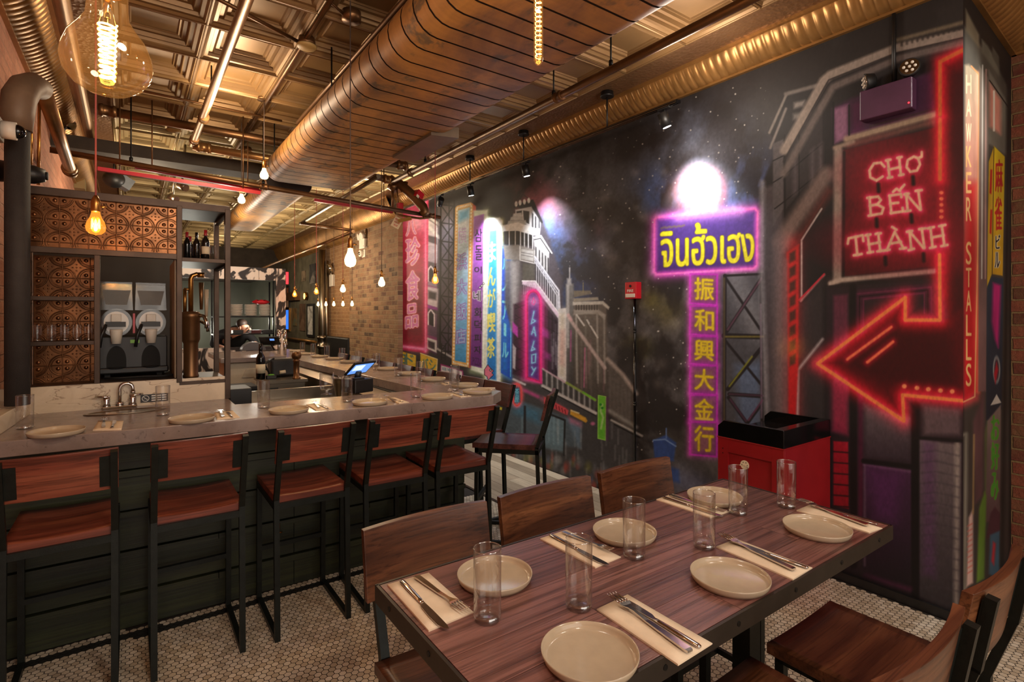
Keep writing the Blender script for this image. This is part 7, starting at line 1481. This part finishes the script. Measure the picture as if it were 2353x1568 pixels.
# ---- the cook bending behind the hatch
def skin_body(name, chain, mat, parent, root=0, sub=2):
    """chain: list of (co, radius, parent index)"""
    me = bpy.data.meshes.new(name); me.from_pydata([c[0] for c in chain], [(i, c[2]) for i, c in enumerate(chain) if c[2] is not None], []); o = bpy.data.objects.new(name, me); S.collection.objects.link(o)
    m = o.modifiers.new('skin', 'SKIN'); m.use_smooth_shade = True
    for i, c in enumerate(chain):
        r = c[1] if isinstance(c[1], tuple) else (c[1], c[1]); me.skin_vertices[0].data[i].radius = r; me.skin_vertices[0].data[i].use_root = (i == root)
    sb = o.modifiers.new('sub', 'SUBSURF'); sb.levels = sb.render_levels = sub
    dg = bpy.context.evaluated_depsgraph_get(); m2 = bpy.data.meshes.new_from_object(o.evaluated_get(dg)); o.modifiers.clear(); o.data = m2; m2.name = name
    for p in m2.polygons: p.use_smooth = True
    m2.materials.clear(); m2.materials.append(M[mat]); o.parent = parent; return o
hp = Py(561, 753, 8.78)
ck = thing('person', (hp.x - .16, 9.25, 0), 'person in a black jacket bending over behind the kitchen hatch', 'person')
H_ = Vector((.16, -.45, hp.z))       # head centre, local
sk_ = [((0, 0, .92), .13, None), ((.01, -.08, 1.02), .14, 0), ((.05, -.22, 1.12), .15, 1), ((.09, -.32, 1.16), .10, 2), (tuple(H_ + Vector((-.03, .04, -.06))), .055, 3), (tuple(H_ + Vector((0, 0, 0))), (.078, .088), 4), (tuple(H_ + Vector((.01, -.005, .06))), (.074, .082), 5),
       ((-.17, -.24, 1.12), .055, 2), ((-.24, -.36, .98), .045, 7), ((-.10, -.50, .93), .036, 8), ((.25, -.24, 1.12), .055, 2), ((.34, -.34, 1.0), .045, 10), ((.30, -.47, .965), .036, 11),
       ((-.09, .0, .86), .10, 0), ((-.10, -.03, .48), .072, 13), ((-.10, .02, .07), .05, 14), ((-.10, -.12, .04), .045, 15), ((.09, .0, .86), .10, 0), ((.10, -.03, .48), .072, 17), ((.10, .02, .07), .05, 18), ((.10, -.12, .04), .045, 19)]
body = skin_body('body', sk_, 'skin', ck)
jk = [((0, .0, .86), .145, None), ((.01, -.08, 1.02), .158, 0), ((.05, -.22, 1.12), .168, 1), ((.08, -.30, 1.155), .12, 2), ((-.17, -.24, 1.12), .068, 2), ((-.24, -.36, .98), .056, 4), ((-.15, -.45, .95), .048, 5), ((.25, -.24, 1.12), .068, 2), ((.34, -.34, 1.0), .056, 7), ((.32, -.42, .975), .048, 8),
      ((-.09, .0, .80), .115, 0), ((-.10, -.03, .48), .085, 10), ((-.10, .02, .10), .065, 11), ((.09, .0, .80), .115, 0), ((.10, -.03, .48), .085, 13), ((.10, .02, .10), .065, 14)]
skin_body('jacket', jk, 'cloth_dark', ck)
fd = Vector((.75, -.62, -.25)).normalized(); up = Vector((.1, -.2, 1)).normalized(); sd = fd.cross(up).normalized(); up = sd.cross(fd)
hair = MB(); hair.ball(tuple(H_ - fd * .045 + up * .05), .078, 18, 12, (1, 1, .9)); hair.build('hair', 'hair', body)
MB().ball(tuple(H_ + fd * .098 - up * .005), .017, 10, 8, (1, 1, 1.5)).build('nose', 'skin', body)
for s_ in (-1, 1):
    MB().ball(tuple(H_ + fd * .078 + sd * s_ * .032 + up * .018), .011, 10, 8).build('eye', 'ink_black', body); MB().beam(tuple(H_ + fd * .086 + sd * s_ * .018 + up * .036), tuple(H_ + fd * .078 + sd * s_ * .048 + up * .036), .006, .006).build('eyebrow', 'hair', body); MB().ball(tuple(H_ + sd * s_ * .088 - fd * .005), .02, 10, 8, (.7, .8, 1.3)).build('ear', 'skin', body)
MB().ball(tuple(H_ + fd * .083 - up * .048), .016, 10, 6, (1.2, 1.2, .35)).build('mouth', simple('lips', (150, 84, 76), .5), body)
for wx, sgn in (((-.10, -.50, .93), 1), ((.30, -.47, .965), -1)):
    w_ = Vector(wx); dn = Vector((sgn * .45, -.85, -.2)).normalized(); sdv = dn.cross(Vector((0, 0, 1))).normalized()
    ch_ = [(tuple(w_), .030, None), (tuple(w_ + dn * .05), (.036, .020), 0), (tuple(w_ + dn * .08), (.038, .018), 1)]
    for f in range(4):
        b0 = w_ + dn * .088 + sdv * (-.027 + .018 * f); L = (.062, .072, .068, .052)[f]; ch_ += [(tuple(b0), .0095, 2), (tuple(b0 + dn * L * .55 - Vector((0, 0, .012))), .0085, len(ch_)), (tuple(b0 + dn * L * .9 - Vector((0, 0, .035))), .007, len(ch_) + 1)]
    tb0 = w_ + dn * .04 - sdv * sgn * .034; ch_ += [(tuple(tb0), .012, 1), (tuple(tb0 + dn * .03 - sdv * sgn * .022 - Vector((0, 0, .01))), .010, len(ch_)), (tuple(tb0 + dn * .055 - sdv * sgn * .02 - Vector((0, 0, .022))), .008, len(ch_) + 1)]
    skin_body('hand', ch_, 'skin', body, 0, 1)

# ---- rear right wall: pipes, pictures, screen, lamps, bench
pipe('standing_pipe', 'thick grey standing pipe between plaster and light bricks', [Px(741, 575, 2.98), Vector((2.98, Px(741, 610, 2.98).y, 0))], .075, 'stainless', 'pipe', None, ((Vector((2.98, Px(741, 610, 2.98).y, .9)), (0, 0, 1)),))
pipe('standing_pipe', 'thinner standing pipe right of the thick grey one', [Px(751, 600, 3.04), Vector((3.04, Px(751, 600, 3.04).y, 0))], .035, 'stainless', 'pipe')
def art(name, xs, ys, label, mat, cat='poster', frame=None, X=3.12, th=.02):
    a, b = Px(xs[0], ys[0], X), Px(xs[1], ys[1], X); t = thing(name, (X, (a.y + b.y) / 2, (a.z + b.z) / 2), label, cat); w, h = abs(a.y - b.y) / 2, abs(a.z - b.z) / 2
    MB().bb((-th, -w, -h), (0, w, h)).build('sheet' if not frame else 'picture', mat, t)
    if frame:
        f = MB(); e = .05; f.bb((-th - .012, -w - e, -h - e), (0, -w, h + e)).bb((-th - .012, w, -h - e), (0, w + e, h + e)).bb((-th - .012, -w, h), (0, w, h + e)).bb((-th - .012, -w, -h - e), (0, w, -h)); f.build('frame', frame, t)
    return t
def blot(name, cols, sc=3.0):
    s = NT(name); n = s.noise(s.coords((1, 1, 1)), sc, 5, .6, .5); k = len(cols); return s.set(s.ramp(n, [(.32 + .36 * i / (k - 1), lin(c)) for i, c in enumerate(cols)]), .6)
art('poster', (713, 726), (609, 651), 'black poster with a red top edge high on the plaster wall', blot('poster_red_black', [(20, 18, 18), (36, 32, 32), (150, 140, 130)]))
art('portrait', (695, 703), (624, 646), 'small unframed portrait sheet high on the plaster wall', blot('portrait_print', [(80, 66, 54), (140, 120, 96), (40, 34, 30)]))
art('framed_picture', (660, 666), (662, 706), 'tall grey-framed picture above the blue screen', blot('print_orange', [(60, 50, 44), (150, 80, 40), (190, 180, 160)]), 'picture', 'black')
art('framed_picture', (674, 682), (709, 749), 'narrow colourful picture right of the blue screen', blot('print_multi', [(40, 40, 36), (120, 90, 50), (70, 100, 90)]), 'picture', None)
art('framed_picture', (690, 702), (699, 761), 'tall brown picture low on the plaster wall', blot('print_brown', [(50, 36, 28), (90, 64, 46), (120, 96, 76)]), 'picture', None)
art('poster', (709, 722), (704, 770), 'pale line-drawn poster low beside the standing pipes', blot('print_white', [(60, 58, 56), (196, 192, 186), (214, 210, 204)], 7), 'poster', 'black')
art('wall_screen', (655, 666), (713, 757), 'lit blue video screen in a gold frame on the far plaster wall', emit('blue_video', (46, 110, 220), .9), 'screen', 'brass')
art('dark_wall_box', (668, 690), (674, 690), 'dark wooden box lamp on the plaster wall', 'bronze_dark', 'box', None, 3.12, .12)
q = Px(706, 681, 3.12); ws = thing('wall_sconce', q, 'round brass wall lamp glowing on the plaster wall', 'wall lamp'); MB().tube([(0, 0, 0), (-.06, 0, 0)], .085, 24).build('rim', 'brass', ws); MB().tube([(-.055, 0, 0), (-.065, 0, 0)], .065, 24).build('lens', emit('sconce_glow', (255, 190, 90), 3.0), ws)
q0, q1 = Px(656, 776, 3.05), Px(726, 790, 3.05); hr = MB().tube([q0, (3.05, q1.y, q0.z)], .025, 12).build('handrail', 'gold'); tag(hr, 'yellow-gold handrail along the foot of the plaster wall', 'handrail')
bn = thing('banquette', (3.12, 9.62, 0), 'black upholstered bench back against the light bricks', 'bench'); MB().bb((-.12, -.6, .0), (0, .6, 1.02)).build('backrest', 'black', bn, bevel=.02); MB().bb((-.5, -.6, .0), (-.12, .6, .46)).build('seat', 'black', bn, bevel=.02)
q = Px(838, 561, 3.03); el_ = thing('emergency_light', q, 'cream emergency light with two heads on the brick pier', 'emergency light'); MB().bb((-.05, -.12, -.075), (0, .12, .075)).build('battery_box', 'white_plastic', el_, bevel=.005)
for sy in (-1, 1): MB().tube([(-.02, sy * .06, .12), (-.09, sy * .07, .11)], .055, 18, True, [.035, .055]).build('lamp_head', 'white_plastic', el_)
MB().ball((-.052, -.09, -.045), .006, 8, 6).build('status_lamp', bpy.data.materials['red_led'], el_)
pipe('light_conduit', 'grey conduit curving down the pier to the cream emergency light', [Vector((3.018, q.y - .1, 2.78)), Vector((3.018, q.y - .12, 2.5)), Vector((3.018, q.y - .08, q.z + .075))], .009, 'stainless', 'conduit')
q = Px(837, 583, 3.03); ab = thing('alarm_sounder', q, 'round white alarm sounder under the cream emergency light', 'sounder'); MB().bb((-.02, -.08, -.06), (0, .06, .06)).build('back_plate', 'white_plastic', ab, bevel=.003); MB().tube([(-.02, 0.02, 0), (-.07, 0.02, 0)], .052, 20).build('housing', 'white_plastic', ab); MB().tube([(-.065, .02, 0), (-.085, .02, 0)], .034, 18, True, [.034, .02]).build('dome', 'chrome', ab)
q = Px(766, 610, 3.12); e3 = thing('emergency_light', (3.12, q.y, q.z - .28), 'small white emergency lamp high on the light bricks', 'emergency light'); MB().bb((-.05, -.1, -.12), (0, .1, .1)).build('battery_box', 'white_plastic', e3, bevel=.005); MB().tube([(-.04, 0, .22), (-.10, 0, .20)], .10, 18).build('lamp_head', 'chrome', e3); MB().tube([(-.04, 0, .08), (-.05, 0, .2)], .012, 8).build('bracket', 'white_plastic', e3)
es = thing('exit_lamp', Py(660, 640, YK - .0), 'small red lit sign on the edge of the graffiti pillar', 'sign'); MB().bb((0, .0, -.08), (.035, .05, .09)).build('sign_box', emit('red_sign_glow', (255, 40, 50), 1.6), es)
es.location.x = kx1
# rear ceiling services
pipe('ceiling_pipe', 'silver pipe slanting under the pale rear ceiling', [Px(690, 514, 1.9), Px(870, 405, 1.9)], .022, 'stainless')
pipe('ceiling_pipe', 'thin dark pipe crossing the rear room to the brick pier', [Pd(692, 513, 7.2), Pd(812, 530, 7.2)], .020, 'bronze_dark')
pipe('ceiling_pipe', 'long pale pipe running back under the rear ceiling', [Px(812, 532, 2.3), Px(600, 618, 2.3)], .022, 'bronze_dark')
sp_ = thing('ceiling_speaker', Pd(262, 412, 5.6), 'black dome speaker on a grey bracket above the copper tiles', 'speaker'); MB().ball((0, 0, 0), .10, 20, 12, (1, 1, .9)).build('speaker_shell', 'black', sp_); MB().box((.09, .04, -.02), (.12, .12, .12), (0, .5, .3)).build('bracket', simple('grey_bracket', (110, 116, 124), .5), sp_); MB().tube([(0, 0, .08), (0, 0, ZC - sp_.location.z)], .008, 8).build('hanger_rod', 'iron', sp_)
gb_ = thing('equipment_box', Pd(155, 405, 6.0), 'grey-green equipment box behind the left pipes', 'box'); MB().bb((-.16, -.1, -.14), (.16, .1, .12)).build('box', 'tin_pale', gb_, bevel=.004)
for k, (px, py, d) in enumerate(((418, 425, 5.1), (397, 452, 5.6))):
    c = Pd(px, py, d); g = thing('rear_spotlight', c, ('grey spotlight hanging below the bright pipe end', 'second grey spotlight farther back above the steel frame')[k], 'spotlight'); MB().tube([(-.02, .0, 0), (.03, -.06, -.04)], .035, 16).build('lamp_head', 'stainless', g); MB().tube([(0, 0, .02), (.03, .02, ZC - c.z)], .012, 8).build('arm', 'stainless', g)
